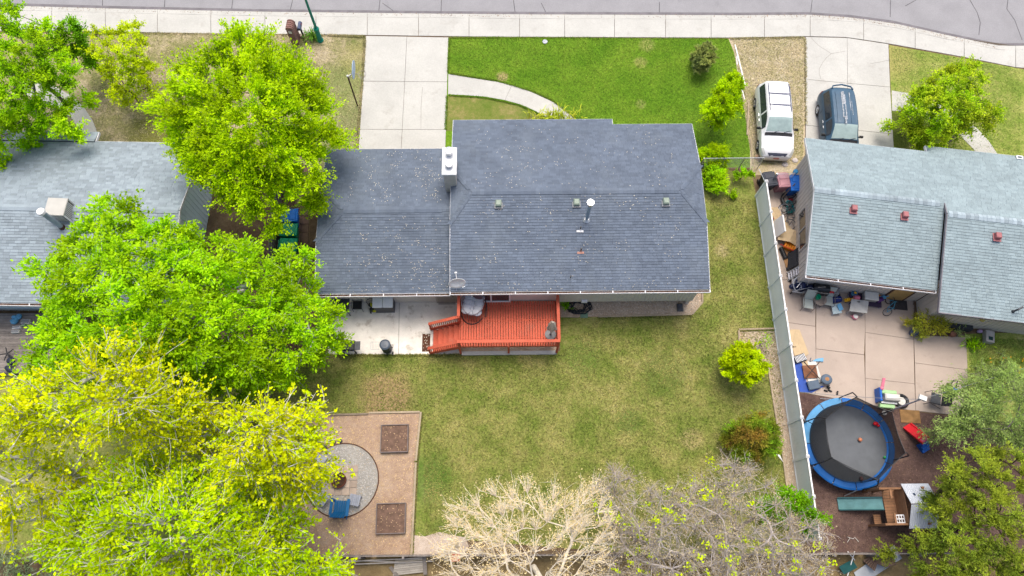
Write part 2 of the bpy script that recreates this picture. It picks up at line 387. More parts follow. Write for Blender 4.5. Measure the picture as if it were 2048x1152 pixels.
paved('paver_path', [quadpx((594+(i % 2)*15-i*.3+6-8, 330+i//2*17), (609+(i % 2)*15-i*.3-2, 330+i//2*17), (609+(i % 2)*15-i*.3-2, 347+i//2*17), (594+(i % 2)*15-i*.3-2, 347+i//2*17)) for i in range(32)],
      mat('brown_paver', lin(150, 122, 106), .9, .12, 3, .15, 40, .3, tint=.1), .01, .05, .012, 'paver')

# lawns and beds (each a sheet a few mm above the soil)
gA, gB, gC = lin(92, 136, 30), lin(110, 150, 38), lin(138, 168, 62)
LAWN_F = ground_mat('front_lawn_green', [(.3, gA), (.5, gB), (.66, lin(128, 162, 48)), (.78, lin(158, 174, 92))], .45, 9, .34,
    [(-.1, 27.2, .45, lin(196, 170, 130), .8), (8.4, 28.2, .5, lin(186, 176, 110), .6), (8.2, 25.2, .4, lin(176, 170, 110), .5), (10.6, 23.2, .35, lin(190, 170, 120), .7), (8.9, 29.5, .6, lin(180, 176, 108), .6)])
LAWN_B = ground_mat('back_lawn_olive', [(.3, lin(98, 122, 46)), (.43, lin(126, 140, 64)), (.55, lin(152, 154, 86)), (.7, lin(184, 174, 118))], .6, 9, .42,
    [(-6.2, 7.6, 1.7, lin(176, 144, 112), .75), (9.3, 5.3, .7, lin(186, 166, 120), .6), (12.0, 15.6, .5, lin(186, 170, 130), .6), (6.2, 6.2, .8, lin(84, 116, 46), .6), (-3.9, 3.5, 1.5, lin(84, 122, 46), .65), (4, 9.6, 1.2, lin(92, 128, 50), .5), (8.2, 8.7, 1.5, lin(92, 118, 50), .5), (-2.9, 0.6, 1.3, lin(96, 124, 50), .5)])
LAWN_D = ground_mat('dry_lawn', [(.36, lin(122, 132, 74)), (.48, lin(158, 152, 108)), (.58, lin(190, 176, 144)), (.76, lin(212, 198, 172))], .6, 9, .38,
    [(-19.5, 23.2, 3.2, lin(124, 126, 56), .85), (-9.3, 26.2, 2.8, lin(140, 150, 90), .8), (-9.6, 22.6, 2.5, lin(138, 146, 94), .7), (-8.8, 28.6, 1.5, lin(164, 160, 98), .6)])
LAWN_R = ground_mat('side_lawn', [(.3, lin(98, 130, 46)), (.45, lin(134, 154, 66)), (.6, lin(170, 174, 96)), (.75, lin(206, 196, 138))], .6, 9, .38,
    [(24, 28.4, 1.8, lin(176, 166, 104), .6), (23.4, 23.2, 1.8, lin(82, 92, 40), .7)])
STRIP = ground_mat('dry_strip', [(.32, lin(168, 164, 112)), (.45, lin(196, 180, 146)), (.6, lin(214, 200, 174)), (.75, lin(228, 216, 194))], .9, 12, .35)
CHIPS = ground_mat('wood_chip_soil', [(.3, lin(160, 132, 110)), (.5, lin(190, 162, 140)), (.7, lin(212, 190, 168))], .7, 34, .35)
GRAVEL = ground_mat('tan_gravel', [(.3, lin(180, 152, 124)), (.5, lin(208, 184, 158)), (.7, lin(224, 208, 186))], 1.6, 50, .4)
GRAVELG = ground_mat('grey_gravel', [(.3, lin(158, 154, 148)), (.6, lin(190, 186, 178))], 1.5, 55, .35)
MULCH = ground_mat('dark_mulch', [(.3, lin(84, 66, 62)), (.5, lin(112, 90, 84)), (.72, lin(150, 124, 108))], .8, 40, .5)
def bedsheet(name, pts, m, z): b = MB(); b.sheet([at(*p) for p in pts], z); return structure(name, b, m)
bedsheet('front_lawn', [(897, 76), (1000, 75), (1457, 77.5), (1468, 105), (1478, 160), (1490, 230), (1500, 300), (1502, 335), (1390, 335), (1390, 300), (890, 300), (892, 262), (894, 180)], LAWN_F, .005)
bedsheet('lawn_patch', [(896, 192), (950, 194), (1000, 201), (1040, 212), (1075, 228), (1095, 246), (1095, 262), (890, 262)], ground_mat('worn_lawn', [(.3, lin(100, 128, 44)), (.5, lin(132, 140, 70)), (.7, lin(178, 158, 110))], .7, 28, .3), .008)
bedsheet('dry_front_lawn', [(-60, 66), (260, 66), (656, 71), (731, 73), (726, 163), (714, 345), (440, 345), (430, 300), (-60, 300)], LAWN_D, .005)
bedsheet('left_lawn', [(-300, 720), (560, 720), (570, 840), (560, 1116), (-300, 1130)], LAWN_B, .004)
bedsheet('gravel_parking_strip', [(1457, 77.5), (1610, 75), (1610, 330), (1600, 350), (1500, 350), (1500, 300), (1490, 230), (1478, 160), (1468, 105)], STRIP, .006)
bedsheet('right_front_lawn', [(1778, 90), (1930, 117), (2048, 139), (2400, 160), (2400, 345), (1790, 345), (1783, 222)], LAWN_R, .005)
bedsheet('back_lawn', [(1396, 335), (1503, 345), (1514, 400), (1524, 470), (1560, 700), (1594, 950), (1606, 1060), (1600, 1110), (1300, 1110), (830, 1072), (842, 826), (600, 832), (570, 840), (560, 720), (655, 709), (930, 708), (1120, 703), (1120, 590), (1396, 590)], LAWN_B, .005)
bedsheet('gravel_bed', [(1118, 590), (1404, 574), (1404, 606), (1384, 629), (1196, 634), (1120, 633)], GRAVEL, .009)
bedsheet('gravel_bed', [(1477, 660), (1552, 657.5), (1573, 800), (1597, 960), (1606, 1100), (1584, 1100), (1573, 972), (1565, 907), (1554, 849), (1546, 800), (1535, 729), (1480, 700)], GRAVEL, .009)
bedsheet('wood_chip_yard', [(560, 832), (708, 827), (841, 824), (832, 930), (823, 1113), (560, 1118)], CHIPS, .009)
bedsheet('pebble_patch', [(824, 1070), (850, 1073), (878, 1064), (905, 1070), (930, 1075), (938, 1092), (926, 1112), (823, 1113)], GRAVELG if False else ground_mat('pink_pebbles', [(.3, lin(196, 174, 156)), (.6, lin(224, 208, 194))], 1.5, 50, .4), .012)
bedsheet('mulch_yard', [(1600, 786), (1850, 826), (1940, 838), (2200, 860), (2200, 1108), (1620, 1108), (1606, 1000)], MULCH, .006)
bedsheet('neighbour_lawn', [(1930, 668), (2200, 660), (2200, 860), (1938, 838)], LAWN_R, .008)
bedsheet('back_alley', [(560, 1118), (823, 1113), (1900, 1110), (2200, 1108), (2200, 1300), (560, 1300)], ground_mat('alley_soil', [(.3, lin(110, 92, 62)), (.6, lin(158, 138, 100))], .6, 30, .3), .004)
b = MB(); cx, cy = at(685, 960).xy; RP = 1.78
b.cyl((cx, cy), RP, .004, .02, 40); structure('fire_pit_gravel', b, GRAVELG)
PITC = (cx, cy)

# scattered chips / pebbles / blades: uncountable, one object each
def scatter(name, m, polys, n, size, z, label, thick=.35, seed=1, tri=False, tall=0.):
    rs = np.random.RandomState(seed); pts = []
    for poly in polys:
        P = np.array([(p[0], p[1]) for p in poly]); lo, hi = P.min(0), P.max(0)
        q = rs.uniform(lo, hi, (n*4, 2)); ins = np.zeros(len(q), bool); j = len(P)-1
        for i in range(len(P)):
            c = ((P[i, 1] > q[:, 1]) != (P[j, 1] > q[:, 1])) & (q[:, 0] < (P[j, 0]-P[i, 0])*(q[:, 1]-P[i, 1])/(P[j, 1]-P[i, 1]+1e-9)+P[i, 0]); ins ^= c; j = i
        pts.append(q[ins][:n//len(polys)])
    q = np.concatenate(pts); k = len(q)
    a = rs.uniform(0, 6.283, k); l = rs.uniform(.5, 1.2, k)*size; wd = l*rs.uniform(.35, .8, k)
    ux, uy = np.cos(a)*l, np.sin(a)*l; vx, vy = -np.sin(a)*wd, np.cos(a)*wd
    h = rs.uniform(.2, 1, k)*size*thick
    if tall:      # grass blades: one leaning triangle each
        h = rs.uniform(.4, 1, k)*tall; wd = size*.5
        V = np.stack([np.c_[q[:, 0]-vx*.4, q[:, 1]-vy*.4, np.full(k, z)], np.c_[q[:, 0]+vx*.4, q[:, 1]+vy*.4, np.full(k, z)], np.c_[q[:, 0]+ux, q[:, 1]+uy, z+h]], 1)
        F = np.arange(k*3).reshape(k, 3); tn = np.repeat(rs.rand(k), 3)
    else:
        V = np.stack([np.c_[q[:, 0]-ux, q[:, 1]-uy, np.full(k, z)], np.c_[q[:, 0]-vx, q[:, 1]-vy, z+h*.6], np.c_[q[:, 0]+ux, q[:, 1]+uy, np.full(k, z)+h*.3], np.c_[q[:, 0]+vx, q[:, 1]+vy, z+h]], 1)
        i = np.arange(k)[:, None]*4; F = np.concatenate([i+[0, 1, 3], i+[1, 2, 3]]); tn = np.repeat(rs.rand(k), 4)
    o = rawmesh(name, V.reshape(-1, 3), F, tn, m); tag(o, label, None, None, 'stuff'); return o
def pp(*pts): return [at(*p) for p in pts]
scatter('wood_chips', mat('pale_chip', lin(224, 192, 146), .9, .1, 9, tint=.35), [pp((600, 836), (838, 826), (830, 930), (822, 1110), (600, 1112))], 5200, .035, .014, 'pale wood chips and dry leaves scattered over the brown fire pit yard', seed=3)
scatter('pebbles', mat('tan_pebble', lin(230, 212, 188), .9, .15, 9, tint=.35), [pp((1125, 606), (1404, 592), (1402, 606), (1384, 628), (1196, 632), (1122, 631)), pp((1482, 662), (1550, 660), (1572, 800), (1595, 960), (1586, 1000), (1566, 907), (1538, 729))], 7000, .035, .012, 'tan pebbles filling the beds by the house wall and fence', .6, 4)
scatter('bark_mulch', mat('bark_chip', lin(132, 106, 92), .95, .3, 9, tint=.5), [pp((1604, 800), (1850, 828), (2000, 845), (2000, 1100), (1625, 1100))], 8000, .04, .01, 'dark bark mulch covering the neighbour play yard', .5, 5)
scatter('pit_stones', mat('grey_stone', lin(214, 210, 204), .9, .15, 9, tint=.3), [[(cx+RP*.95*math.cos(a/16*6.283), cy+RP*.95*math.sin(a/16*6.283)) for a in range(16)]], 4500, .03, .022, 'small grey stones of the round fire pit patio', .6, 6)
GRB = mat('grass_blade', lin(106, 150, 34, .85), .8, .2, .45, rgb2=lin(140, 166, 56, .85), tint=.6, trans=.2)
GRD = mat('dry_grass_blade', lin(112, 128, 50, .85), .8, .2, .6, rgb2=lin(168, 160, 94, .85), tint=.65, trans=.2)
scatter('grass', GRB, [pp((898, 76), (1455, 79), (1468, 105), (1490, 230), (1500, 330), (1400, 330), (1390, 250), (1228, 246), (1226, 236), (1160, 240), (1110, 200), (1024, 168), (945, 154), (898, 146))], 46000, .07, .004, 'short bright green grass of the front lawn', seed=8, tall=.09)
scatter('grass', GRD, [pp((1420, 390), (1512, 400), (1560, 700), (1566, 900), (1575, 1000), (1300, 1090), (850, 1070), (845, 826), (600, 828), (600, 712), (930, 711), (1118, 706), (1196, 637), (1386, 632), (1420, 600))], 95000, .075, .004, 'thin olive and straw coloured grass of the back lawn', seed=9, tall=.09)
scatter('grass', mat('straw_grass_blade', lin(144, 146, 86, .9), .8, .2, .6, rgb2=lin(200, 186, 146, .9), tint=.6, trans=.2), [pp((170, 68), (726, 75), (712, 300), (340, 295), (200, 290)), pp((1466, 80), (1606, 78), (1606, 330), (1505, 330))], 46000, .075, .004, 'dry straw coloured grass beside the driveways', seed=10, tall=.06)
scatter('grass', mat('side_grass_blade', lin(112, 150, 50, .95), .8, .2, .5, rgb2=lin(172, 174, 98, .95), tint=.6, trans=.2), [pp((1782, 95), (1930, 120), (2040, 142), (2040, 310), (1800, 290)), pp((1936, 676), (2048, 680), (2048, 800), (1942, 800))], 26000, .06, .004, 'patchy green grass around the right hand house', seed=12, tall=.08)

def strip(pts, w_): 
    P = [Vector((q[0], q[1])) for q in (at(*p) for p in pts)]; out = []
    for a, b in zip(P, P[1:]):
        d = (b-a).normalized(); n_ = Vector((-d.y, d.x))*w_; out.append([a-n_, b-n_, b+n_, a+n_])
    return out
scatter('grass', GRB, strip([(899, 77), (896, 146)], .06)+strip([(894, 192), (891, 260)], .07)+strip([(897, 76), (1000, 76), (1200, 77), (1456, 78)], .06)+strip([(899, 147), (943, 154), (995, 162), (1065, 183), (1104, 201), (1150, 236)], .05)+strip([(898, 191), (972, 196), (1040, 211), (1088, 234)], .05), 9000, .06, .02, 'ragged green grass blades hanging over the walk and driveway edges', seed=15, tall=.1)
scatter('grass', MATS['straw_grass_blade'], strip([(730, 75), (725, 163), (713, 297)], .09)+strip([(180, 66), (420, 69), (656, 71), (730, 74)], .08)+strip([(1610, 78), (1611, 250)], .09)+strip([(1460, 78), (1608, 76)], .07), 7000, .07, .02, 'dry grass straggling over the pavement and driveway edges', seed=16, tall=.1)
scatter('grass', MATS['dry_grass_blade'], strip([(655, 711), (797, 711), (925, 710)], .06)+strip([(1196, 636), (1384, 631)], .06)+strip([(844, 826), (833, 925), (824, 1110)], .08)+strip([(1477, 661), (1552, 659)], .05), 7000, .07, .02, 'olive grass along the patio edge and bed timbers', seed=17, tall=.1)
scatter('gutter_debris', mat('brown_grit', lin(176, 146, 120), .95, .3, 9, tint=.4), strip([(60, 16), (260, 21), (520, 26), (865, 30), (1020, 31), (1480, 33), (1619, 32), (1702, 38), (1786, 49), (1897, 75), (1994, 95)], .12), 900, .035, .024, 'brown grit and leaf scraps along the kerb', .3, 18)
b = MB()
for pts in ([(1622, 76), (1640, 94), (1662, 108), (1690, 103)], [(1662, 108), (1646, 124), (1638, 138), (1641, 158)], [(845, 175), (842, 258)], [(1780, 120), (1740, 128)]):
    for i in range(1, len(pts)): ribbon(b, [at(*pts[i-1]), (at(*pts[i-1])+at(*pts[i]))/2+Vector((RNG.uniform(-.05, .05), RNG.uniform(-.05, .05), 0)), at(*pts[i])], .016, .0305)
b.build('crack', mat('crack_dirt', lin(150, 142, 132), .95), bpy.data.objects['driveway.001'])
# ------------------------------------------------------------------ houses
def clip2(poly, x0, x1, y0, y1):
    for ax, s, v in ((0, 1, x0), (0, -1, x1), (1, 1, y0), (1, -1, y1)):
        out = []
        for i in range(len(poly)):
            a, b = poly[i-1], poly[i]; da, db = s*(a[ax]-v), s*(b[ax]-v)
            if (da >= 0) != (db >= 0):
                t = da/(da-db); out.append((a[0]+t*(b[0]-a[0]), a[1]+t*(b[1]-a[1])))
            if db >= 0: out.append(b)
        poly = out
        if len(poly) < 3: return []
    return poly

def shingle_plane(poly, m, roof, tabs=.31, exp=.145, single=0, seed=0):
    """lays shingle tabs, with dark gaps imitating shade lines between courses, over a planar polygon whose first edge is the eave"""
    rs = random.Random(seed); P = [Vector(p) for p in poly]
    u = (P[1]-P[0]).normalized(); n = (P[1]-P[0]).cross(P[2]-P[1]).normalized()
    if n.z < 0: n = -n
    v = n.cross(u).normalized()
    if v.z < 0: v = -v
    o = P[0]; Q = [((p-o).dot(u), (p-o).dot(v)) for p in P]
    xs = [q[0] for q in Q]; ys_ = [q[1] for q in Q]
    mb = MB(); count = 0; r = 0; y = min(ys_)-.03; vari = []
    while y < max(ys_):
        x = min(xs)-.05-rs.random()*tabs
        while x < max(xs)+.1:
            wd = tabs*rs.choice((.7, 1, 1, 1.3)); c = clip2(Q, x, x+wd-.006, max(y, min(ys_)), y+exp-.009)  # gap added: dark deck shows through in place of each course's shade line
            if c:
                tn = rs.random()
                f3 = lambda q, lift: o+u*q[0]+v*q[1]+n*(.022-.016*(q[1]-y)/exp+lift)
                lift = rs.choice((0, 0, .003, .006))
                top = [f3(q, lift) for q in c]; k = len(top)
                full = len(c) == 4 and x >= min(xs) and x+wd <= max(xs) and abs(c[0][0]-c[1][0])+abs(c[0][1]-c[1][1]) > .05 and y > min(ys_)
                vs = top+[f3(q, -.03) for q in c]
                fs = [tuple(range(k))]+[(i, k+i, k+(i+1) % k, (i+1) % k) for i in range(k)]
                if single and count < single and wd == tabs and full:
                    count += 1
                    if len(vari) < 8:
                        a0 = o+u*x+v*y; b_ = MB(); b_.add([q-a0 for q in vs], fs, tn); ob = b_.build('shingle', m, roof); vari.append(ob)
                    else:
                        ob = rs.choice(vari).copy(); COL.objects.link(ob)
                    ob.location = o+u*x+v*y
                else: mb.add(vs, fs, tn)
            x += wd
        y += exp; r += 1
    if mb.v: mb.build('shingle', m, roof, kind='stuff')

def caps(a, b, m, roof, nrm2, step=.2, wd=.17, light=None):
    """overlapping cap shingles along a ridge or hip, each an object"""
    a, b = Vector(a), Vector(b); d = b-a; n = max(1, int(d.length/step)); d.normalize()
    s1, s2 = [Vector(q) for q in nrm2]      # downslope unit vectors on both sides
    up = Vector((0, 0, 1)); vari = []
    for i in range(n):
        p = a+d*(i*step)
        if len(vari) < 9:
            mb = MB(); e = d*(step+.02)
            vs = [up*.035, s1*wd+up*.03, s2*wd+up*.03]; ve = [q+e-up*.014 for q in vs]
            dn = [q-up*.03 for q in vs]; de = [q-up*.03 for q in ve]
            mb.add(vs+ve+dn+de, [(0, 3, 4, 1), (0, 2, 5, 3), (0, 1, 7, 6), (0, 6, 8, 2), (1, 4, 10, 7), (2, 8, 11, 5), (3, 5, 11, 9), (3, 9, 10, 4)], RNG.random())
            ob = mb.build('ridge_shingle', m, roof); vari.append(ob)
        else: ob = RNG.choice(vari).copy(); COL.objects.link(ob)
        ob.location = p

def gutter(a, b, house, m=TRIM, w_=.13, out=(0, -1, 0)):
    a, b, o = Vector(a), Vector(b), Vector(out)
    g = MB(); z = Vector((0, 0, 1))
    g.bar(a+o*.01-z*.06, b+o*.01-z*.06, .012, .11); g.bar(a+o*w_-z*.055, b+o*w_-z*.055, .025, .12); g.bar(a+o*w_/2-z*.11, b+o*w_/2-z*.11, w_, .012)
    n = max(2, int((b-a).length/1.6))
    for i in range(n+1):
        p = a.lerp(b, i/n); g.bar(p, p+o*w_, .05, .02)
    gg = g.build('gutter', m, house)
    d = MB(); k = int((b-a).length/.25)
    for i in range(k):
        p = a.lerp(b, (i+.5)/k)+o*w_*.5-z*(.085-RNG.random()*.035); d.cbox(p, .24, w_*.75, .03, math.atan2((b-a).y, (b-a).x))
    d.build('debris', DEBRIS, gg)

def siding_wall(a, b, z0, z1, house, m, name='wall', th=.14, inward=(0, 1, 0), step=.2, tops=None):
    """board wall from a to b with raised vertical joints; tops = optional [(t, z)] gable outline"""
    a, b = Vector((*a[:2], 0)), Vector((*b[:2], 0)); d = b-a; L_ = d.length; d.normalize(); i_ = Vector(inward)
    tops = tops or [(0, z1), (L_, z1)]
    mb = MB(); pr = [(0, z0)]+[(L_, z0)]+tops[::-1]
    fr = [a+d*t+Vector((0, 0, z)) for t, z in pr]; bk = [p+i_*th for p in fr]; n = len(fr)
    mb.add(fr+bk, [tuple(range(n)), tuple(range(n, 2*n))[::-1]]+[(i, n+i, n+(i+1) % n, (i+1) % n) for i in range(n)])
    def zt(t):
        for (t0, q0), (t1, q1) in zip(tops, tops[1:]):
            if t <= t1: return q0+(q1-q0)*(t-t0)/max(t1-t0, 1e-6)
        return tops[-1][1]
    k = int(L_/step)
    for j in range(k+1):
        t = j*step; p = a+d*t-i_*.006
        mb.bar(p+Vector((0, 0, z0)), p+Vector((0, 0, max(z0+.1, zt(t)-.02))), .022, .02, (d.x, d.y, 0))
    return mb.build(name, m, house)

def fascia(pts, house, h=.16, w_=.03, m=TRIM, dz=-.07):
    f = MB()
    for a, b in zip(pts, pts[1:]): f.bar(Vector(a)+Vector((0, 0, dz)), Vector(b)+Vector((0, 0, dz)), w_, h)
    return f.build('fascia', m, house)

# ---- main house -----------------------------------------------------------
HX0, HX1, HY0, HY1, HYb, EZ, RZ, RY = -2.75, 10.13, 12.19, 22.05, 21.66, 3.2, 4.3, 17.12
S1 = (RZ-EZ)/(RY-HY0)
house = empty('house', (0, 0, 0), 0, 'house with slate blue shingle roof between driveway and red deck', 'house')
rf = MB(); zc = EZ+S1*(15.5-HY0); zf = EZ+S1*(HY1-HYb)
back = [(HX0, HY0, EZ), (HX1, HY0, EZ), (HX1, 15.5, zc), (8.85, RY, RZ), (-1.64, RY, RZ), (HX0, 15.5, zc)]
fr1 = [(5.85, HY1, EZ), (HX0, HY1, EZ), (HX0, 18.74, zc), (-1.64, RY, RZ), (5.85, RY, RZ)]
fr2 = [(HX1, HYb, zf), (5.85, HYb, zf), (5.85, RY, RZ), (8.85, RY, RZ), (HX1, 18.74, zc)]
hipR = [(HX1, 15.5, zc), (HX1, 18.74, zc), (8.85, RY, RZ)]
hipL = [(HX0, 18.74, zc), (HX0, 15.5, zc), (-1.64, RY, RZ)]
for p in (back, fr1, fr2, hipR, hipL): rf.slab3(p, .14)
roof = rf.build('roof', ROOFDK, house)
for k, (p, s) in enumerate(((back, 280), (fr1, 0), (fr2, 0), (hipR, 0), (hipL, 0))): shingle_plane(p, SHING_M, roof, .27, single=s, seed=k)
dn_b, dn_f = Vector((0, -1, -S1)).normalized(), Vector((0, 1, -S1)).normalized()
caps((-1.64, RY, RZ+.02), (8.85, RY, RZ+.02), SHING_M, roof, (dn_b, dn_f))
def hipcap(a, b, sgn, ns=1):
    caps(a, b, SHING_M, roof_, (Vector((sgn, 0, -.25)).normalized(), Vector((0, ns, -S1)).normalized()))
roof_ = roof
hipcap((HX1, 15.5, zc+.02), (8.85, RY, RZ+.02), 1, -1); hipcap((HX1, 18.74, zc+.02), (8.85, RY, RZ+.02), 1, 1)
hipcap((HX0, 15.5, zc+.02), (-1.64, RY, RZ+.02), -1, -1); hipcap((HX0, 18.74, zc+.02), (-1.64, RY, RZ+.02), -1, 1)
fascia([(HX0, HY0, EZ), (HX0, 15.5, zc), (HX0, 18.74, zc), (HX0, HY1, EZ), (5.85, HY1, EZ), (5.85, HYb, zf), (HX1, HYb, zf), (HX1, 18.74, zc), (HX1, 15.5, zc), (HX1, HY0, EZ)], house, .16, .035)
gutter((HX0+.02, HY0-.02, EZ-.01), (HX1, HY0-.02, EZ-.01), house)
siding_wall((-2.35, 12.38), (9.8, 12.38), .95, EZ+.03, house, SIDING)
b = MB(); b.box(-2.33, 9.79, 12.5, 12.9, .955, 1.2); b.build('cantilever_floor', WOODG, house)
siding_wall((9.8, 12.53), (9.8, 21.3), 0, EZ+.1, house, SIDING, inward=(-1, 0, 0), tops=[(0, EZ+.03), (2.95, zc-.15), (6.15, zc-.15), (8.77, EZ+.1)])
siding_wall((-2.35, 21.4), (9.8, 21.4), 0, EZ, house, SIDING, inward=(0, -1, 0))
siding_wall((-2.35, 12.92), (-2.35, 21.3), 0, EZ+.1, house, SIDING, inward=(1, 0, 0), tops=[(0, EZ+.05), (2.6, zc-.12), (5.8, zc-.12), (8.38, EZ+.1)])
# concrete footing under the wall boards
b = MB(); b.box(-2.35, 9.65, 12.78, 12.9, 0, .95); b.build('foundation', CONC_OLD, house)
# roof vents, flue, plumbing stacks
VENT = mat('vent_green_grey', lin(160, 176, 160), .5, .06, 4)
def zroof(y): return EZ+S1*((y-HY0) if y < RY else (HY1-y))
for x, y in ((997, 407), (1153, 405), (1332, 403)):
    p = at(x, y, 4.25); z = zroof(p.y); v = MB()
    v.cbox((p.x, p.y-.02, z+.03), .42, .46, .02, 0); vv = v.build('vent_flange', GREY, house)
    v = MB(); v.cbox((p.x, p.y, z+.13), .3, .34, .2, ch=.05); v.build('roof_vent', VENT, house)
fl = MB(); p = at(1173, 440, 3.95); zf0 = zroof(p.y)
fl.cyl((p.x, p.y), .085, zf0, zf0+1.8, 16); flue = fl.build('flue_pipe', mat('flue_blue_steel', lin(178, 198, 214), .4, .1, 4, metal=.3), house)
fl = MB(); fl.cyl((p.x, p.y), .2, zf0+1.82, zf0+1.92, 20, .17); fl.cyl((p.x, p.y), .12, zf0+1.74, zf0+1.82, 16); fl.build('flue_cap', CHROME, flue, smooth=False)
fl = MB(); fl.cyl((p.x, p.y), .19, zf0+.0, zf0+.09, 18, .1); fl.build('flue_collar', STEEL, flue)
for x, y, m_ in ((1160, 463, WHITE), (1161, 506, mat('faded_salmon_flashing', lin(220, 160, 140), .6)), (1140, 561, WHITE)):
    p = at(x, y, 3.6); z = zroof(p.y); p = at(x, y, z); v = MB(); v.slab3([(p.x-.17, p.y-.05, z+.03-.05*S1), (p.x+.17, p.y-.05, z+.03-.05*S1), (p.x+.17, p.y+.05, z+.035+.05*S1), (p.x-.17, p.y+.05, z+.035+.05*S1)], .01)
    v.cyl((p.x+.02, p.y+.1), .055, z, z+.12, 12, .04); st = v.build('pipe_flashing', m_, house)
    v = MB(); v.cyl((p.x+.02, p.y+.1), .036, z+.1, z+.36, 12); v.build('vent_stack', BLACK, st)
# chimney with siding, white cap and two flues
ch = MB(); ch.box(-3.03, -2.44, 17.62, 19.05, 2.6, 5.2)
for i in range(1, 5): ch.box(-3.03+.12*i-.008, -3.03+.12*i+.008, 17.612, 17.62, 2.62, 5.19)
chim = ch.build('chimney', mat('chimney_board', lin(226, 220, 210), .7, .06, 3), house)
c = MB(); c.box(-3.1, -2.37, 17.56, 19.11, 5.2, 5.3, ch=.02); c.build('chimney_cap', WHITE, chim)
for y, h in ((18.72, .26), (18.05, .2)):
    c = MB(); c.cyl((-2.74, y), .17, 5.3, 5.3+h, 20); ft = c.build('flue', CHROME, chim, smooth=False)
    c = MB(); c.lathe([(.21, 5.3+h+.03), (.2, 5.3+h+.11), (0.001, 5.3+h+.15)], 20, (-2.74, y, 0)); c.lathe([(.21, 5.3+h+.03), (0.001, 5.3+h+.03)], 20, (-2.74, y, 0)); c.build('flue_cap', CHROME, chim)
# sliding patio door on the deck level
DZ = 1.27
d = MB()
for x0, x1, z0, z1 in ((-1.0, 1.0, DZ+1.78, DZ+1.86), (-1.0, 1.0, DZ, DZ+.08), (-1.0, -.92, DZ+.081, DZ+1.779), (.92, 1.0, DZ+.081, DZ+1.779), (-.04, .04, DZ+.081, DZ+1.779)): d.box(x0-.75, x1-.75, 12.28, 12.37, z0, z1)
door = d.build('sliding_door', WHITE, house)
d = MB(); d.box(-1.66, -.8, 12.33, 12.36, DZ+.082, DZ+1.775); d.box(-.7, .16, 12.32, 12.35, DZ+.082, DZ+1.775); d.build('pane', GLASS, door)
d = MB(); d.box(-2.35+.15, -2.35+.3, 12.28, 12.37, 2.55, 2.75); d.build('wall_lamp', BLACK, house)
# door-level outlet, meter and white tap box on the wall by the hose
d = MB(); d.box(3.95, 4.25, 12.25, 12.37, 1.1, 1.28); d.build('outlet_box', WHITE, house)

# ---- garage wing (part of the same house) --------------------------------
GX0, GX1, GY0, GY1, GE, GR, GM = -9.57, -2.35, 12.35, 20.65, 2.6, 3.6, 16.5
S2 = (GR-GE)/(GM-GY0); c0, c1 = 14.95, 18.05; gz = GE+S2*(c0-GY0)
gb = [(GX0, GY0, GE), (GX1, GY0, GE), (GX1, GM, GR), (-8.2, GM, GR), (GX0, c0, gz)]
gf = [(GX1, GY1, GE), (GX0, GY1, GE), (GX0, c1, gz), (-8.2, GM, GR), (GX1, GM, GR)]
gh = [(GX0, c1, gz), (GX0, c0, gz), (-8.2, GM, GR)]
rf = MB(); [rf.slab3(p, .14) for p in (gb, gf, gh)]
groof = rf.build('garage_roof', ROOFDK, house)
for k, p in enumerate((gb, gf, gh)): shingle_plane(p, SHING_M, groof, .27, seed=20+k)
caps((-8.2, GM, GR+.02), (-3.1, GM, GR+.02), SHING_M, groof, (Vector((0, -1, -S2)).normalized(), Vector((0, 1, -S2)).normalized()))
roof_ = groof
hipcap((GX0, c0, gz+.02), (-8.2, GM, GR+.02), -1, -1); hipcap((GX0, c1, gz+.02), (-8.2, GM, GR+.02), -1, 1)
fascia([(GX1-.35, GY0, GE), (GX0, GY0, GE), (GX0, c0, gz), (GX0, c1, gz), (GX0, GY1, GE), (GX1-.4, GY1, GE)], house, .16, .035)
gutter((GX0+.1, GY0-.02, GE-.01), (-2.8, GY0-.02, GE-.01), house)
siding_wall((-9.35, 12.74), (-2.37, 12.74), 0, GE+.05, house, SIDING)
siding_wall((-9.35, 12.9), (-9.35, 20.1), 0, GE, house, SIDING, inward=(1, 0, 0), tops=[(0, GE), (2.2, gz-.15), (5.2, gz-.15), (7.2, GE)])
siding_wall((-9.35, 20.25), (-2.4, 20.25), 0, GE, house, SIDING, inward=(0, -1, 0))
x0 = at(877, 605).x
d = MB(); d.box(x0, x0+.92, 12.70, 12.735, .05, 2.1); dr = d.build('door', mat('grey_beige_door', lin(180, 172, 164), .6), house)
d = MB(); d.box(x0-.08, x0-.005, 12.69, 12.735, 0, 2.15); d.box(x0+.925, x0+1.0, 12.69, 12.735, 0, 2.15); d.box(x0-.08, x0+1.0, 12.69, 12.735, 2.155, 2.23); d.box(x0, x0+.92, 12.60, 12.74, .005, .045); d.build('door_frame', mat('frame_beige', lin(200, 192, 182), .7), dr)
d = MB(); d.cyl((x0+.82, 12.66), .03, .98, 1.04, 10); d.build('handle', CHROME, dr)
pipe = MB(); q = at(717, 597); pipe.tube([(-6.95+.0, 12.68, 0.02), (-6.95, 12.68, 1.0)], .03, 8); pipe.build('conduit', WHITE, house)
# hanging hook on the wall and splash block by the corner
d = MB(); d.cbox((9.35, 12.3, .09), .3, .42, .14, ch=.03); d.build('downpipe_foot', GREYDK, house)

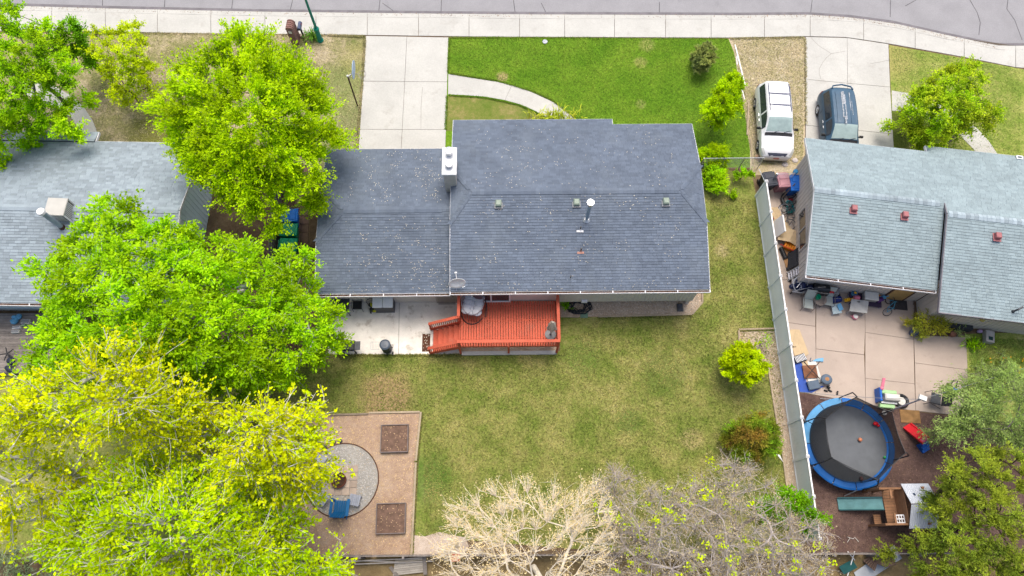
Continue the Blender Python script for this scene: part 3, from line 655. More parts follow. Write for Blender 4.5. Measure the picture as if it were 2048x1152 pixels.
# ---- generic gable house in a rotated frame ------------------------------
def lf(origin, ang):
    M_ = Matrix.Translation((*origin, 0))@Matrix.Rotation(ang, 4, 'Z')
    return lambda x, y, z=0.: M_@Vector((x, y, z))
def gable(house, T, x0, x1, y0, y1, ez, slope, m, nm='roof', single=0, seed=0, capm=None, cap_rng=None):
    ym = (y0+y1)/2; rz = ez+slope*(ym-y0)
    bk = [T(x0, y0, ez), T(x1, y0, ez), T(x1, ym, rz), T(x0, ym, rz)]; fr = [T(x1, y1, ez), T(x0, y1, ez), T(x0, ym, rz), T(x1, ym, rz)]
    r = MB(); r.slab3(bk, .13); r.slab3(fr, .13); ro = r.build(nm, ROOFDK, house)
    shingle_plane(bk, m, ro, .32, .15, single, seed); shingle_plane(fr, m, ro, .32, .15, 0, seed+1)
    e = T(0, 1)-T(0, 0); a, b = cap_rng or (x0, x1)
    caps(T(a, ym, rz+.02), T(b, ym, rz+.02), capm or m, ro, ((-e-Vector((0, 0, slope))).normalized(), (e-Vector((0, 0, slope))).normalized()), .21, .18)
    return ro, ym, rz

# ---- right hand house -----------------------------------------------------
TR = lf((15.24, 13.10), math.radians(-7.9)); ex = TR(1, 0)-TR(0, 0); ey = TR(0, 1)-TR(0, 0)
rh = empty('house', (0, 0, 0), 0, 'house with pale teal shingle roof behind the cluttered patio', 'house')
SR = .3; SHING_RC = mat('ridge_teal_shingle', lin(176, 192, 200), .9, .08, .8, .1, 40, .4, tint=.22)
YF, ZF = 8.41, 2.72                                         # both wings share the front roof plane
zfr = lambda y: ZF+SR*(YF-y)
ymA = (zfr(0)-2.7)/(2*SR); rzA = 2.7+SR*ymA; ymB = (YF-1.19)/2; rzB = ZF+SR*(ymB+1.19)
pa_b = [TR(0, 0, 2.7), TR(6.55, 0, 2.7), TR(6.55, ymA, rzA), TR(0, ymA, rzA)]; pa_f = [TR(6.55, 7.98, zfr(7.98)), TR(0, 7.98, zfr(7.98)), TR(0, ymA, rzA), TR(6.55, ymA, rzA)]
pb_b = [TR(6.55, -1.19, ZF), TR(19, -1.19, ZF), TR(19, ymB, rzB), TR(6.55, ymB, rzB)]; pb_f = [TR(19, YF, ZF), TR(6.55, YF, ZF), TR(6.55, ymB, rzB), TR(19, ymB, rzB)]
r = MB(); [r.slab3(q, .13) for q in (pa_b, pa_f, pb_b, pb_f)]; roA = r.build('roof', ROOFDK, rh)
for k, (q, n_) in enumerate(((pa_b, 280), (pa_f, 0), (pb_b, 0), (pb_f, 0))): shingle_plane(q, SHING_R, roA, .28, .15, n_, 40+k)
cdn, cup = (-ey-Vector((0, 0, SR))).normalized(), (ey-Vector((0, 0, SR))).normalized()
caps(TR(0, ymA, rzA+.02), TR(6.5, ymA, rzA+.02), SHING_RC, roA, (cdn, cup), .21, .18); caps(TR(6.6, ymB, rzB+.02), TR(13, ymB, rzB+.02), SHING_RC, roA, (cdn, cup), .21, .18)
fascia([TR(0, 0, 2.7), TR(0, ymA, rzA), TR(0, 7.98, zfr(7.98)), TR(6.5, 7.98, zfr(7.98))], rh, .15, .04)
fascia([TR(6.53, 7.98, zfr(7.98)), TR(6.53, YF, 2.72), TR(19, YF, 2.72)], rh, .15, .04)
fascia([TR(6.53, ymA+.02, rzA+.05), TR(6.53, ymB, rzB), TR(6.53, -1.19, 2.74), TR(19, -1.19, 2.72)], rh, .15, .05, mat('grey_rake_board', lin(150, 146, 152), .6))
gutter(TR(0, -.02, 2.68), TR(6.5, -.02, 2.68), rh, out=-ey)
def wallT(a, b, z1, inward, tops=None, z0=0, st=.25):
    A, B = TR(*a), TR(*b); return siding_wall(A, B, z0, z1, rh, SIDING_R, inward=inward, tops=tops, step=st)
wallT((.35, .4), (6.9, .4), 2.75, ey)
wallT((.35, .55), (.35, 7.5), 2.7, ex, [(0, 2.75), (ymA-.55, rzA-.15), (6.95, 2.75)])
wallT((6.95, -.75), (19, -.75), 2.7, ey)
wallT((6.95, -.6), (6.95, .4), 2.75, ex)
wallT((.5, 7.5), (19, 7.5), 2.7, -ey)
rw = MB()                                                   # side window, its frame and pane
for y0, y1, z0, z1 in ((2.0, 4.3, 1.0, 1.08), (2.0, 4.3, 2.0, 2.08), (2.0, 2.08, 1.08, 2.0), (4.22, 4.3, 1.08, 2.0), (3.1, 3.18, 1.08, 2.0)):
    rw.M = Matrix.Translation((15.24, 13.10, 0))@Matrix.Rotation(math.radians(-7.9), 4, 'Z'); rw.box(.28, .345, y0, y1, z0, z1)
ww = rw.build('window', mat('cream_frame', lin(206, 198, 190), .6), rh)
rw = MB(Matrix.Translation((15.24, 13.10, 0))@Matrix.Rotation(math.radians(-7.9), 4, 'Z')); rw.box(.31, .342, 2.08, 4.22, 1.08, 2.0); rw.build('pane', GLASS, ww)
MR = Matrix.Translation((15.24, 13.10, 0))@Matrix.Rotation(math.radians(-7.9), 4, 'Z')
d = MB(MR); d.box(5.15, 6.15, .34, .39, .05, 2.1); dd = d.build('door', mat('tan_wood_door', lin(214, 176, 112), .6, .1, 3), rh)
d = MB(MR); d.box(5.07, 5.145, .33, .39, 0, 2.16); d.box(6.155, 6.23, .33, .39, 0, 2.16); d.box(5.07, 6.23, .33, .39, 2.165, 2.24); d.build('door_frame', mat('dark_frame', lin(100, 70, 56), .6), dd)
VENTR = mat('vent_dusty_red', lin(186, 120, 122), .6, .06, 4)
MRT = lambda px, py, s: None
for x, y, z in ((1707, 418, 3.78), (1809, 431, 3.78), (1994, 473, 3.98)):
    p = at(x, y, z); v = MB(Matrix.Translation(p)@Matrix.Rotation(math.radians(-7.9), 4, 'Z'))
    v.cbox((0, -.04, -.02), .38, .44, .02); v.cbox((0, 0, .1), .27, .3, .22, ch=.03); v.build('roof_vent', VENTR, rh)
for x, y in ((1641, 287), (2038, 316)):
    p = at(x, y, 2.8); v = MB(Matrix.Translation(p)@Matrix.Rotation(math.radians(-7.9), 4, 'Z')); v.box(-.17, .17, -.1, -.05, -.02, .07); v.box(-.17, .17, .07, .12, -.02, .07); v.box(-.17, -.12, -.05, .07, -.02, .07); v.box(.12, .17, -.05, .07, -.02, .07); v.build('soffit_vent', WHITE, rh)
p = at(2026, 623, 2.9); v = MB(); v.cyl((p.x, p.y), .09, 2.75, 3.0, 12, .06); v.tube([(p.x, p.y, 3), (p.x+.05, p.y, 3.25), (p.x+.25, p.y+.1, 3.3)], .05, 8); v.build('vent_stack', GREYDK, rh)
# spa-like timber skirting and dark crawl vent under B's back wall
b = MB(MR); b.box(8.2, 9.6, -1.0, -.77, .0, .45); b.build('window_well', mat('dark_well', lin(60, 64, 70), .8), rh)
p = at(1966, 643, 1.9); b = MB(); b.sphere((p.x, p.y+.1, 1.9), .12, .12, .14); b.build('wall_lamp', mat('lamp_amber', lin(214, 196, 110), .4), rh)

# ---- left hand house ------------------------------------------------------
lh_o = (-16.5, 11.78); LA = math.radians(-1.6); TL = lf(lh_o, LA); exl = TL(1, 0)-TL(0, 0); eyl = TL(0, 1)-TL(0, 0)
lh = empty('house', (0, 0, 0), 0, 'house with grey blue shingle roof mostly hidden behind green trees', 'house')
roL, ymL, rzL = gable(lh, TL, -16, 0, 0, 9.25, 2.7, .27, SHING_L, 'roof', 0, 60, None, (-11, 0))
ML = Matrix.Translation((*lh_o, 0))@Matrix.Rotation(LA, 4, 'Z')
bump = [TL(-5.9, 9.9, 2.6), TL(-12, 9.9, 2.6), TL(-12, 9.2, 2.79), TL(-5.9, 9.2, 2.79)]
r = MB(); r.slab3(bump, .12); ro2 = r.build('porch_roof', ROOFDK, lh); shingle_plane(bump, SHING_L, ro2, seed=66)
fascia([TL(0, 0, 2.7), TL(0, ymL, rzL), TL(0, 9.25, 2.7), TL(-5.8, 9.25, 2.7)], lh, .15, .05)
fascia([TL(-5.88, 9.25, 2.7), TL(-5.88, 9.9, 2.6), TL(-12, 9.9, 2.6)], lh, .14, .05)
gutter(TL(-16, -.02, 2.68), TL(-.1, -.02, 2.68), lh, out=-eyl)
siding_wall(TL(-.32, .45), TL(-.32, 8.8), 0, 2.7, lh, SIDING_L, inward=-exl, tops=[(0, 2.72), (ymL-.45, rzL-.15), (8.35, 2.72)], step=.28)
siding_wall(TL(-16, .45), TL(-.4, .45), 0, 2.7, lh, SIDING_L, inward=eyl, step=.35)
siding_wall(TL(-16, 8.75), TL(-.4, 8.75), 0, 2.7, lh, SIDING_L, inward=-eyl, step=.35)
w1 = MB(ML); w1.box(-7.6, -6.2, .39, .44, .9, 2.1); w2 = w1.build('window', WHITE, lh); w1 = MB(ML); w1.box(-7.52, -6.28, .37, .395, .98, 2.02); w1.build('pane', GLASS, w2)
p = at(125, 455, 3.7); zl = 2.7+.27*(p.y-11.9)-.02
b = MB(); b.cyl((p.x, p.y), .13, zl-.1, zl+1.75, 18); fp = b.build('flue_pipe', mat('flue_grey_blue', lin(176, 194, 206), .5, .08, 3, metal=.2), lh)
b = MB(); b.cyl((p.x, p.y), .21, zl+1.75, zl+1.87, 20, .18); b.build('flue_cap', WHITE, fp)
b = MB(); b.cyl((p.x, p.y), .15, zl-.05, zl+.2, 18, .14); b.build('flue_collar', mat('rust', lin(110, 76, 66), .8, .2, 6), fp)
p = at(105, 482, 3.3); b = MB(); b.tube([(p.x, p.y, 3.1), (p.x-.05, p.y+.02, 3.42)], .04, 8); b.build('vent_stack', BLACK, lh)
# ------------------------------------------------------------------ red deck
DX0, DX1, DY0, DY1 = -2.38, 2.64, 9.95, 12.33
deck = empty('deck', (0, 0, 0), 0, 'raised redwood stained deck with railing and stairs behind the house', 'deck')
pit = .1365; nb = int((DX1-DX0-.1)/pit); proto = None
for i in range(nb):
    if proto is None:
        b = MB(); b.box(-.055, .055, DY0+.03, DY1, DZ-.035, DZ, ch=.006); proto = b.build('deck_board', RED, deck); o = proto
    else: o = proto.copy(); COL.objects.link(o)
    o.location = (DX0+.12+i*pit, 0, RNG.uniform(-.002, .002))
b = MB()
for y in (10.35, 11.3, 12.1): b.box(DX0+.06, DX1-.06, y, y+.05, DZ-.22, DZ-.037)
b.build('joist', RED, deck)
b = MB(); b.box(DX0+.02, DX1-.02, DY0-.02, DY0+.02, DZ-.25, DZ-.005); b.build('rim_board', RED, deck)
b = MB(); b.box(DX1-.04, DX1, DY0+.025, DY1, DZ-.25, DZ-.005); b.build('rim_board', RED, deck)
b = MB(); b.box(DX0+.005, DX0+.045, DY0+.025, DY1, DZ-.25, DZ-.005); b.build('rim_board', RED, deck)
RT = 2.24
for x, y, z1 in ((DX0, DY0-.06, RT), (.13, DY0-.06, DZ), (DX1, DY0-.06, RT), (DX0, 11.2, RT), (DX0, DY1-.1, RT), (DX1, DY1-.1, RT), (DX0+.2, 12.15, DZ-.25), (DX1-.2, 12.15, DZ-.25)):
    b = MB(); b.box(x-.05, x+.05, y-.05, y+.05, 0, z1); b.build('post', RED, deck)
def rail(a, bb, cap=True, off=1., low=.16, step=.13):
    a, bb = Vector(a), Vector(bb); up = Vector((0, 0, 1)); L_ = (bb-a).length
    m_ = MB(); m_.bar(a+up*.02, bb+up*.02, .15, .038); m_.build('rail_cap', RED, deck)
    m_ = MB(); m_.bar(a-up*.05, bb-up*.05, .04, .09); m_.build('top_rail', RED, deck)
    m_ = MB(); m_.bar(a-up*(off-low), bb-up*(off-low), .04, .09); m_.build('bottom_rail', RED, deck)
    for i in range(1, int(L_/step)):
        p = a.lerp(bb, i*step/L_); m_ = MB(); m_.box(p.x-.019, p.x+.019, p.y-.019, p.y+.019, p.z-off+low-.06, p.z-.005); m_.build('baluster', RED, deck)
rail((DX0-.05, DY0-.06, RT), (DX1+.05, DY0-.06, RT)); rail((DX1, DY0+.02, RT+.002), (DX1, DY1, RT+.002)); rail((DX0, 11.22, RT), (DX0, DY1, RT))
for i in range(5):
    b = MB(); x = DX0-.29*(i+1); z = DZ-.21*(i+1); b.box(x, x+.31, DY0-.02, 11.16, z-.035, z, ch=.006); b.build('tread', RED, deck)
    b = MB(); b.box(x+.27, x+.29, DY0-.02, 11.16, z+.001, z+.174); b.build('riser', RED, deck)
for y in (DY0-.06, 11.2):
    b = MB(); b.bar((DX0, y, DZ-.12), (DX0-1.6, y, .12), .045, .24); b.build('stringer', RED, deck)
    b = MB(); b.box(DX0-1.62, DX0-1.53, y-.045, y+.045, 0, 1.02); b.build('post', RED, deck)
    rail((DX0, y, 2.2), (DX0-1.62, y, 1.03), off=.98)
b = MB(); b.box(DX0+.05, DX1, 9.78, 9.98, 0, .1); b.build('deck_kerb', CONC, None, 'low white concrete kerb under the front edge of the red deck', 'kerb')
structure('deck_gravel', MB().sheet([(DX0, 10), (DX1, 10), (DX1, 12.7), (DX0, 12.7)], .034), GRAVEL)

def thing(name, px, py, label, cat, rz=0., z=0., sc=1., group=None):
    return empty(name, at(px, py, z), math.radians(rz), label, cat, group, sc)

# egg chair on the deck
e = thing('egg_chair', 946, 622, 'round double egg chair with grey quilted cushion on the red deck', 'chair', -12, DZ)
WICK = mat('grey_wicker', lin(150, 142, 150), .7, .1, 8); CUSH = mat('pale_grey_cushion', lin(206, 208, 216), .85, .06, 5)
b = MB()
for i in range(14):
    a = 2*math.pi*i/14; b.tube([(.56*math.cos(a)*math.cos(t), .12+.62*math.sin(a)*math.cos(t), .95-.62*math.sin(t)) for t in [j*.26 for j in range(7)]], .013, 5)
for zz, rr in ((.95, 1.), (.72, .93), (.5, .7)): b.tube([(.56*rr*math.cos(2*math.pi*i/24), .12+.62*rr*math.sin(2*math.pi*i/24), zz) for i in range(24)], .02, 6, close=True)
for t in (.2, .5, .8, 1.1):                                         # hood of the egg over the back
    b.tube([(.57*math.cos(a), .12+.62*math.sin(a)*math.cos(t)+.1*math.sin(t), .95+.75*math.sin(t)*abs(math.sin(a))) for a in [math.pi*i/14 for i in range(15)]], .012, 5)
b.build('basket', WICK, e)
b = MB()
for i in range(-1, 2):
    for j in range(-1, 3): b.sphere((i*.29, .02+j*.25, .62+.05*(abs(i)+max(0, j-.5)*1.6)), .25, .22, .05, 12, 6)
b.build('seat_cushion', CUSH, e, smooth=True)
b = MB(); b.sphere((.2, .5, .95), .25, .12, .22); b.build('pillow', mat('plum_pillow', lin(126, 96, 106), .8, .1), e, smooth=True)
b = MB(); b.tube([(.62*math.cos(a), .05+.78*math.sin(a), .03) for a in [math.pi*(1.08+i*.06) for i in range(14)]], .025, 8); b.tube([(-.5, -.1, .05), (-.58, .5, .2), (-.35, .8, .8), (0, .86, 1.7), (.35, .8, .8), (.62, .45, .2), (.72, -.2, .05)], .028, 8); b.build('stand', BLACK, e)
# folded parasol in its base
e = thing('parasol', 1101, 669, 'closed beige parasol standing in a round grey base on the deck corner', 'parasol', 0, DZ)
b = MB(); b.cyl((0, 0), .3, 0, .05, 26, .28); b.cyl((0, 0), .06, .05, .3, 12); b.build('base', mat('grey_base', lin(150, 150, 152), .7), e)
b = MB(); b.cyl((0, 0), .022, .05, 2.1, 10); b.build('pole', GREYDK, e)
b = MB()
for i in range(10):
    a = 2*math.pi*i/10; r_ = .13+.05*(i % 2); b.tube([(0.02*math.cos(a), .02*math.sin(a), 2.12), (r_*.7*math.cos(a), r_*.7*math.sin(a), 1.7), (r_*1.1*math.cos(a+.2), r_*1.1*math.sin(a+.2), 1.2), (r_*.8*math.cos(a+.5), r_*.8*math.sin(a+.5), .95)], [.02, .07, .08, .03], 6)
b.build('canopy', mat('beige_cloth', lin(216, 202, 184), .9, .12, 12, tint=.15), e)

# patio things by the garage wall
e = thing('table', 686, 618, 'black square patio table against the garage wall', 'table', 0)
b = MB(); b.box(-.47, .47, -.42, .42, .68, .72, ch=.01); b.build('tabletop', GREYDK, e)
for sx in (-1, 1):
    for sy in (-1, 1): b = MB(); b.tube([(sx*.4, sy*.36, .68), (sx*.45, sy*.4, 0)], .02, 6); b.build('leg', BLACK, e)
e = thing('chair', 718, 615, 'black metal patio chair beside the black table', 'chair', 0)
b = MB(); b.box(-.24, .24, -.24, .22, .42, .45, ch=.01); b.build('seat', BLACK, e)
b = MB(); b.slab3([(-.24, .24, .5), (.24, .24, .5), (.24, .34, .92), (-.24, .34, .92)], .02); b.build('backrest', BLACK, e)
for sx in (-1, 1):
    b = MB(); b.tube([(sx*.26, -.26, 0), (sx*.26, -.22, .62), (sx*.26, .24, .62)], .014, 6); b.build('armrest', GREYDK, e)
    b = MB(); b.tube([(sx*.24, .3, 0), (sx*.24, .22, .45), (sx*.24, .34, .92)], .014, 6); b.build('leg', GREYDK, e)
e = thing('storage_cabinet', 772, 613, 'dark grey storage cabinet with pale grey double lid', 'cabinet', 0)
b = MB(); b.box(-.5, .5, -.36, .3, 0, 1.0); b.build('body', GREYDK, e)
for x0, x1 in ((-.53, -.01), (.01, .53)): b = MB(); b.slab3([(x0, -.42, 1.06), (x1, -.42, 1.06), (x1, .33, 1.16), (x0, .33, 1.16)], .05); b.build('lid', mat('pale_grey_lid', lin(232, 234, 238, .9), .5, .05, 3), e)
b = MB(); b.box(-.06, .06, -.44, -.42, 1.0, 1.05); b.build('latch', BLACK, e)
e = thing('cultivator', 748, 622, 'small black and yellow garden machine beside the storage cabinet', 'garden machine', 15)
b = MB(); b.sphere((0, 0, .3), .2, .16, .2); b.sphere((-.05, .2, .5), .14, .12, .12); b.build('engine', BLACK, e)
b = MB(); b.sphere((.06, -.12, .36), .11, .1, .09); b.sphere((.0, .15, .62), .06, .12, .05); b.build('cover', mat('lime_yellow', lin(214, 214, 40), .5), e)
b = MB(); b.tube([(-.16, .2, .5), (-.22, .35, .85), (0, .4, .9), (.2, .35, .85)], .018, 6); b.build('handle', BLACK, e)
for sx in (-1, 1): b = MB(); b.torus((sx*.17, -.02, .12), .1, .035, 16, 6, (0, math.pi/2)); b.build('wheel', BLACK, e)
e = thing('griddle', 704, 700, 'black flat top gas griddle on the patio edge', 'grill', 0)
b = MB(); b.box(-.42, .3, -.25, .28, .62, .88, ch=.04); b.build('hood', BLACK, e)
b = MB(); b.box(.31, .58, -.22, .24, .78, .81); b.build('side_shelf', GREYDK, e)
b = MB(); b.box(-.62, -.43, -.22, .24, .78, .81); b.build('side_shelf', GREYDK, e)
for x in (-.3, -.12, .06, .22): b = MB(); b.M = Matrix.Translation((x, -.27, .74))@Matrix.Rotation(math.pi/2, 4, 'X'); b.cyl((0, 0), .035, -.02, .03, 10); b.build('knob', CHROME, e)
for sx in (-.38, .26):
    b = MB(); b.box(sx-.03, sx+.03, -.22, -.16, 0, .62); b.box(sx-.03, sx+.03, .18, .24, 0, .62); b.build('leg', BLACK, e)
e = thing('barrel_smoker', 776, 700, 'black upright barrel smoker with wire side shelf', 'smoker', 0)
b = MB(); b.lathe([(.001, .2), (.25, .2), (.27, .3), (.27, .95), (.26, 1.0)], 22); b.build('barrel', NAVY, e, smooth=False)
b = MB(); b.lathe([(.285, 1.0), (.28, 1.05), (.2, 1.09), (.001, 1.1)], 22); b.cyl((.02, -.05), .035, 1.09, 1.13, 10); b.build('lid', mat('slate_enamel', lin(84, 96, 112), .35, .1), e)
b = MB(); [b.tube([(-.75+.08*i, -.2, .85), (-.75+.08*i, .2, .85)], .006, 4) for i in range(6)]; b.tube([(-.3, -.2, .85), (-.76, -.2, .85), (-.76, .2, .85), (-.3, .2, .85)], .01, 5); b.build('wire_shelf', STEEL, e)
b = MB(); [b.tube([(.2*math.cos(a), .2*math.sin(a), .25), (.3*math.cos(a), .3*math.sin(a), 0)], .02, 6) for a in (.5, 2.6, 4.7)]; b.tube([(.27, .05, .8), (.38, .05, .82), (.38, -.08, .82), (.27, -.08, .8)], .014, 5); b.build('frame', BLACK, e)
b = MB(); b.torus((.28, -.22, .1), .09, .03, 16, 6, (0, math.pi/2)); b.build('wheel', BLACK, e)
e = thing('doormat', 852, 686, 'brown mat strewn with pale leaves at the foot of the deck stairs', 'doormat', 0, .03)
b = MB(); b.box(-.2, .22, -.47, .5, 0, .015); b.build('mat', mat('brown_coir', lin(112, 74, 54), .95, .2, 12, .2, 50), e)
b = MB()
for i in range(26):
    x, y, a = RNG.uniform(-.18, .2), RNG.uniform(-.44, .47), RNG.random()*6; c_, s_ = math.cos(a)*.035, math.sin(a)*.035
    b.add([(x-c_, y-s_, .018), (x+s_*.5, y-c_*.5, .024), (x+c_, y+s_, .02), (x-s_*.5, y+c_*.5, .026)], [(0, 1, 2, 3)])
b.build('fallen_leaf', PETAL, e, kind='stuff')
# hose pile, valve box, splash
e = thing('hose', 1158, 614, 'tangled coil of black garden hose by the gravel bed', 'hose', 0, .01)
pts = []
for i in range(150):
    a = i*.42; r_ = .34+.12*math.sin(i*.37)+.05*RNG.uniform(-1, 1); pts.append((r_*1.55*math.cos(a), r_*math.sin(a), .03+.0016*i*(.6+.4*math.sin(i))))
b = MB(); b.tube(pts, .022, 6); b.build('coil', mat('hose_black', lin(52, 58, 66), .5, .15, 8), e)
e = thing('valve_box', 1168, 631, 'green irrigation valve box lid at the lawn edge', 'valve box', 0)
b = MB(); b.box(-.2, .2, -.14, .14, 0, .05, ch=.015); b.build('lid', mat('faded_green_plastic', lin(134, 168, 140), .6, .08, 5), e)


# edgings: loose timbers, each one lifts away
def edging(pts, label, grp, seg=2.4, w_=.09, h_=.09, m=TIMBER):
    P = [at(*p) for p in pts]; k = 0; outs = []
    for a, b_ in zip(P, P[1:]):
        L_ = (b_-a).length; n = max(1, round(L_/seg))
        for i in range(n):
            p, q = a.lerp(b_, i/n), a.lerp(b_, (i+1)/n); d = (q-p).normalized()*.008; c = (p+q)/2
            mb = MB(); mb.bar(p+d+Vector((0, 0, h_/2)), q-d+Vector((0, 0, h_/2+RNG.uniform(-.008, .008))), w_, h_)
            lb = label[len(outs)] if isinstance(label, list) else label
            outs.append(tag(mb.build('edging_timber', m, None, off=c), lb, 'edging', grp)); outs[-1].location = c
    return outs
edging([(1404, 577), (1404.5, 605), (1384, 629), (1196, 634)], ['short tan timber on the right end of the house gravel bed', 'slanted tan timber cutting the corner of the house gravel bed', 'long tan timber, right half of the house gravel bed front', 'long tan timber, left half of the house gravel bed front'], 'timbers edging the house gravel bed', 2.8)
edging([(1120, 633), (1158, 634)], 'short tan timber edging between the red deck and the valve box', None)
edging([(1552, 657.5), (1477, 659.5)], 'tan timber across the top of the fence side gravel bed', None, 4)
edging([(1477, 661), (1479, 700)], 'short tan timber on the left of the gravel bed corner', None, 4)
edging([(1535, 729), (1546, 800), (1554, 849)], ['tan timber beside the globe tree along the fence gravel strip', 'tan timber midway along the fence gravel strip', 'tan timber above the reddish shrub along the fence gravel strip'], 'timbers along the fence gravel strip', 1.9)
edging([(1564.5, 907), (1573, 972)], 'tan timber edging the gravel strip beside the reddish shrub', None, 4)
edging([(628, 831), (737, 828)], 'brown timber along the top of the wood chip yard', None, 5, m=WOOD)
edging([(738, 826), (840, 824)], 'pale timber at the top right corner of the wood chip yard', None, 5, m=TIMBER)
edging([(842, 824), (832, 922)], 'pale upper timber between the wood chip yard and lawn', None, 5, .1)
edging([(832, 925), (823, 1112)], ['pale timber between the lower garden bed and the lawn', 'lowest pale timber of the wood chip yard near the back fence'], 'lower timbers beside the wood chip yard', 3.2, .1)
edging([(1469.5, 90), (1490, 172)], 'white pole lying along the dry parking strip', None, 8, .07, .06, WHITE)
edging([(1473, 112), (1474, 130)], 'short white stick lying near the small pine', None, 8, .05, .04, WHITE)
edging([(1483.5, 178), (1489, 200)], 'short pale timber beside the young tree', None, 8, .05, .05, WHITE)
edging([(1497, 204), (1494, 271)], 'pale timber edging the front lawn beside the white minivan', None, 8, .09, .08, TIMBER)
edging([(1500, 278), (1506, 328)], 'thin pale timber edging from the minivan to the wire fence', None, 8, .06, .06, TIMBER)

# raised beds
for (px, py), sz, lab in (((790, 878), 1.38, 'raised garden bed of soil and leaves, the upper one near the lawn'), ((783, 1037), 1.42, 'raised garden bed of soil and leaves, the lower one near the back fence')):
    p = at(px, py); e = empty('raised_bed', p, math.radians(1), lab, 'garden bed'); h = sz/2
    b = MB(); b.box(-h+.04, h-.04, -h+.04, h-.04, 0, .2); b.build('soil', mat('bed_soil', lin(140, 112, 96), .95, .2, 4, .3, 40, .5), e)
    for bx in ((-h, h, -h, -h+.038), (-h, h, h-.038, h), (-h, -h+.038, -h+.04, h-.04), (h-.038, h, -h+.04, h-.04)):
        b = MB(); b.box(*bx, 0, .27); b.build('board', mat('bed_board', lin(146, 134, 130), .8, .1, 4, tint=.12), e)
    b = MB()
    for i in range(48):
        x, y, a = RNG.uniform(-h+.07, h-.07), RNG.uniform(-h+.07, h-.07), RNG.random()*6; c_, s_ = math.cos(a)*.034, math.sin(a)*.034
        b.add([(x-c_, y-s_, .205), (x+s_*.5, y-c_*.5, .215), (x+c_, y+s_, .21), (x-s_*.5, y+c_*.5, .22)], [(0, 1, 2, 3)])
    b.build('fallen_leaf', mat('tan_leaf', lin(224, 190, 150), .9, .1, 9, tint=.3), e, kind='stuff')
# fire pit area: flexible edging, pad, ring, chairs
b = MB(); b.tube([(PITC[0]+RP*math.cos(2*math.pi*i/60), PITC[1]+RP*math.sin(2*math.pi*i/60), .035) for i in range(60)], .028, 6, close=True)
b.build('edging', mat('brown_edging', lin(112, 78, 60), .8), None, 'brown curved edging round the grey gravel fire pit circle', 'edging')
e = thing('fire_pit', 679, 961, 'rusty round steel fire pit on a stone pad', 'fire pit', 0)
for i in range(4):
    for j in range(4): b = MB(); b.box(-.55+i*.36+.01, -.2+i*.36, -.72+j*.36+.01, -.37+j*.36, .02, .055+RNG.uniform(0, .006), ch=.008); b.build('paver', mat('pale_paver', lin(206, 186, 168), .9, .1, 4, tint=.12), e)
b = MB(); b.lathe([(.36, .055), (.38, .3), (.34, .3), (.32, .07)], 26); b.build('ring', mat('rust_steel', lin(120, 66, 48), .85, .25, 7), e)
b = MB(); b.cyl((0, 0), .31, .06, .1, 20); b.build('ash', mat('ash', lin(92, 66, 54), .95, .3, 9), e)
def adirondack(px, py, rz, lab):
    e = thing('adirondack_chair', px, py, lab, 'chair', rz); bl = mat('adirondack_blue', lin(20, 110, 168), .55, .06, 3, tint=.08)
    for i in range(6): b = MB(); x = -.27+i*.108; b.slab3([(x-.048, .28, .33), (x+.048, .28, .33), (x+.05, -.28, .28-.0), (x-.05, -.28, .28)][::-1], .02); b.build('seat_slat', bl, e)
    for i in range(6): b = MB(); x = -.27+i*.108; b.slab3([(x*.95-.046, -.24, .3), (x*.95+.046, -.24, .3), (x*1.12+.05, -.52, .98-.02*abs(i-2.5)), (x*1.12-.05, -.52, .98-.02*abs(i-2.5))], .022); b.build('back_slat', bl, e)
    for sx in (-1, 1):
        b = MB(); b.box(sx*.4-.07, sx*.4+.07, -.42, .36, .55, .575); b.build('armrest', bl, e)
        b = MB(); b.box(sx*.36-.02, sx*.36+.02, .22, .33, 0, .55); b.build('leg', bl, e)
        b = MB(); b.bar((sx*.31, .3, .3), (sx*.31, -.55, .02), .03, .12); b.build('leg', bl, e)
adirondack(684, 1014, 176-180+0, 'blue adirondack chair on the gravel below the fire pit')
adirondack(616, 966, -95, 'blue adirondack chair half hidden under the yellow tree')
for px, py, rz, lab in ((649, 998, 55, 'pale grey slatted side table left of the blue adirondack chair'), (712, 1001, -12, 'pale grey slatted side table right of the blue adirondack chair'), (643, 923, 60, 'pale grey slatted side table under the overhanging yellow twigs')):
    e = thing('side_table', px, py, lab, 'table', rz); lg = mat('grey_slat', lin(176, 182, 196), .6, .05, 4, tint=.08)
    for i in range(6): b = MB(); b.box(-.25+i*.088, -.25+i*.088+.072, -.26, .26, .4, .425); b.build('slat', lg, e)
    for sx in (-.2, .24):
        for sy in (-.2, .2): b = MB(); b.box(sx-.025, sx+.025, sy-.025, sy+.025, 0, .4); b.build('leg', lg, e)
for px, py, r_, lb_ in ((667, 884, .14, 'largest dark round stone above the fire pit circle, the middle one'), (680, 883, .13, 'dark round stone above the fire pit circle, rightmost of three'), (650, 893, .12, 'small dark stone above the fire pit circle, leftmost of three')):
    b = MB(); b.sphere((0, 0, 0), r_, r_*.9, .12, 9, 5, z0=-.2); o = b.build('rock', mat('dark_rock', lin(96, 96, 100), .9, .2, 6), None, lb_, 'rock', 'dark stones above the fire pit circle', smooth=True); o.location = at(px, py, .02)

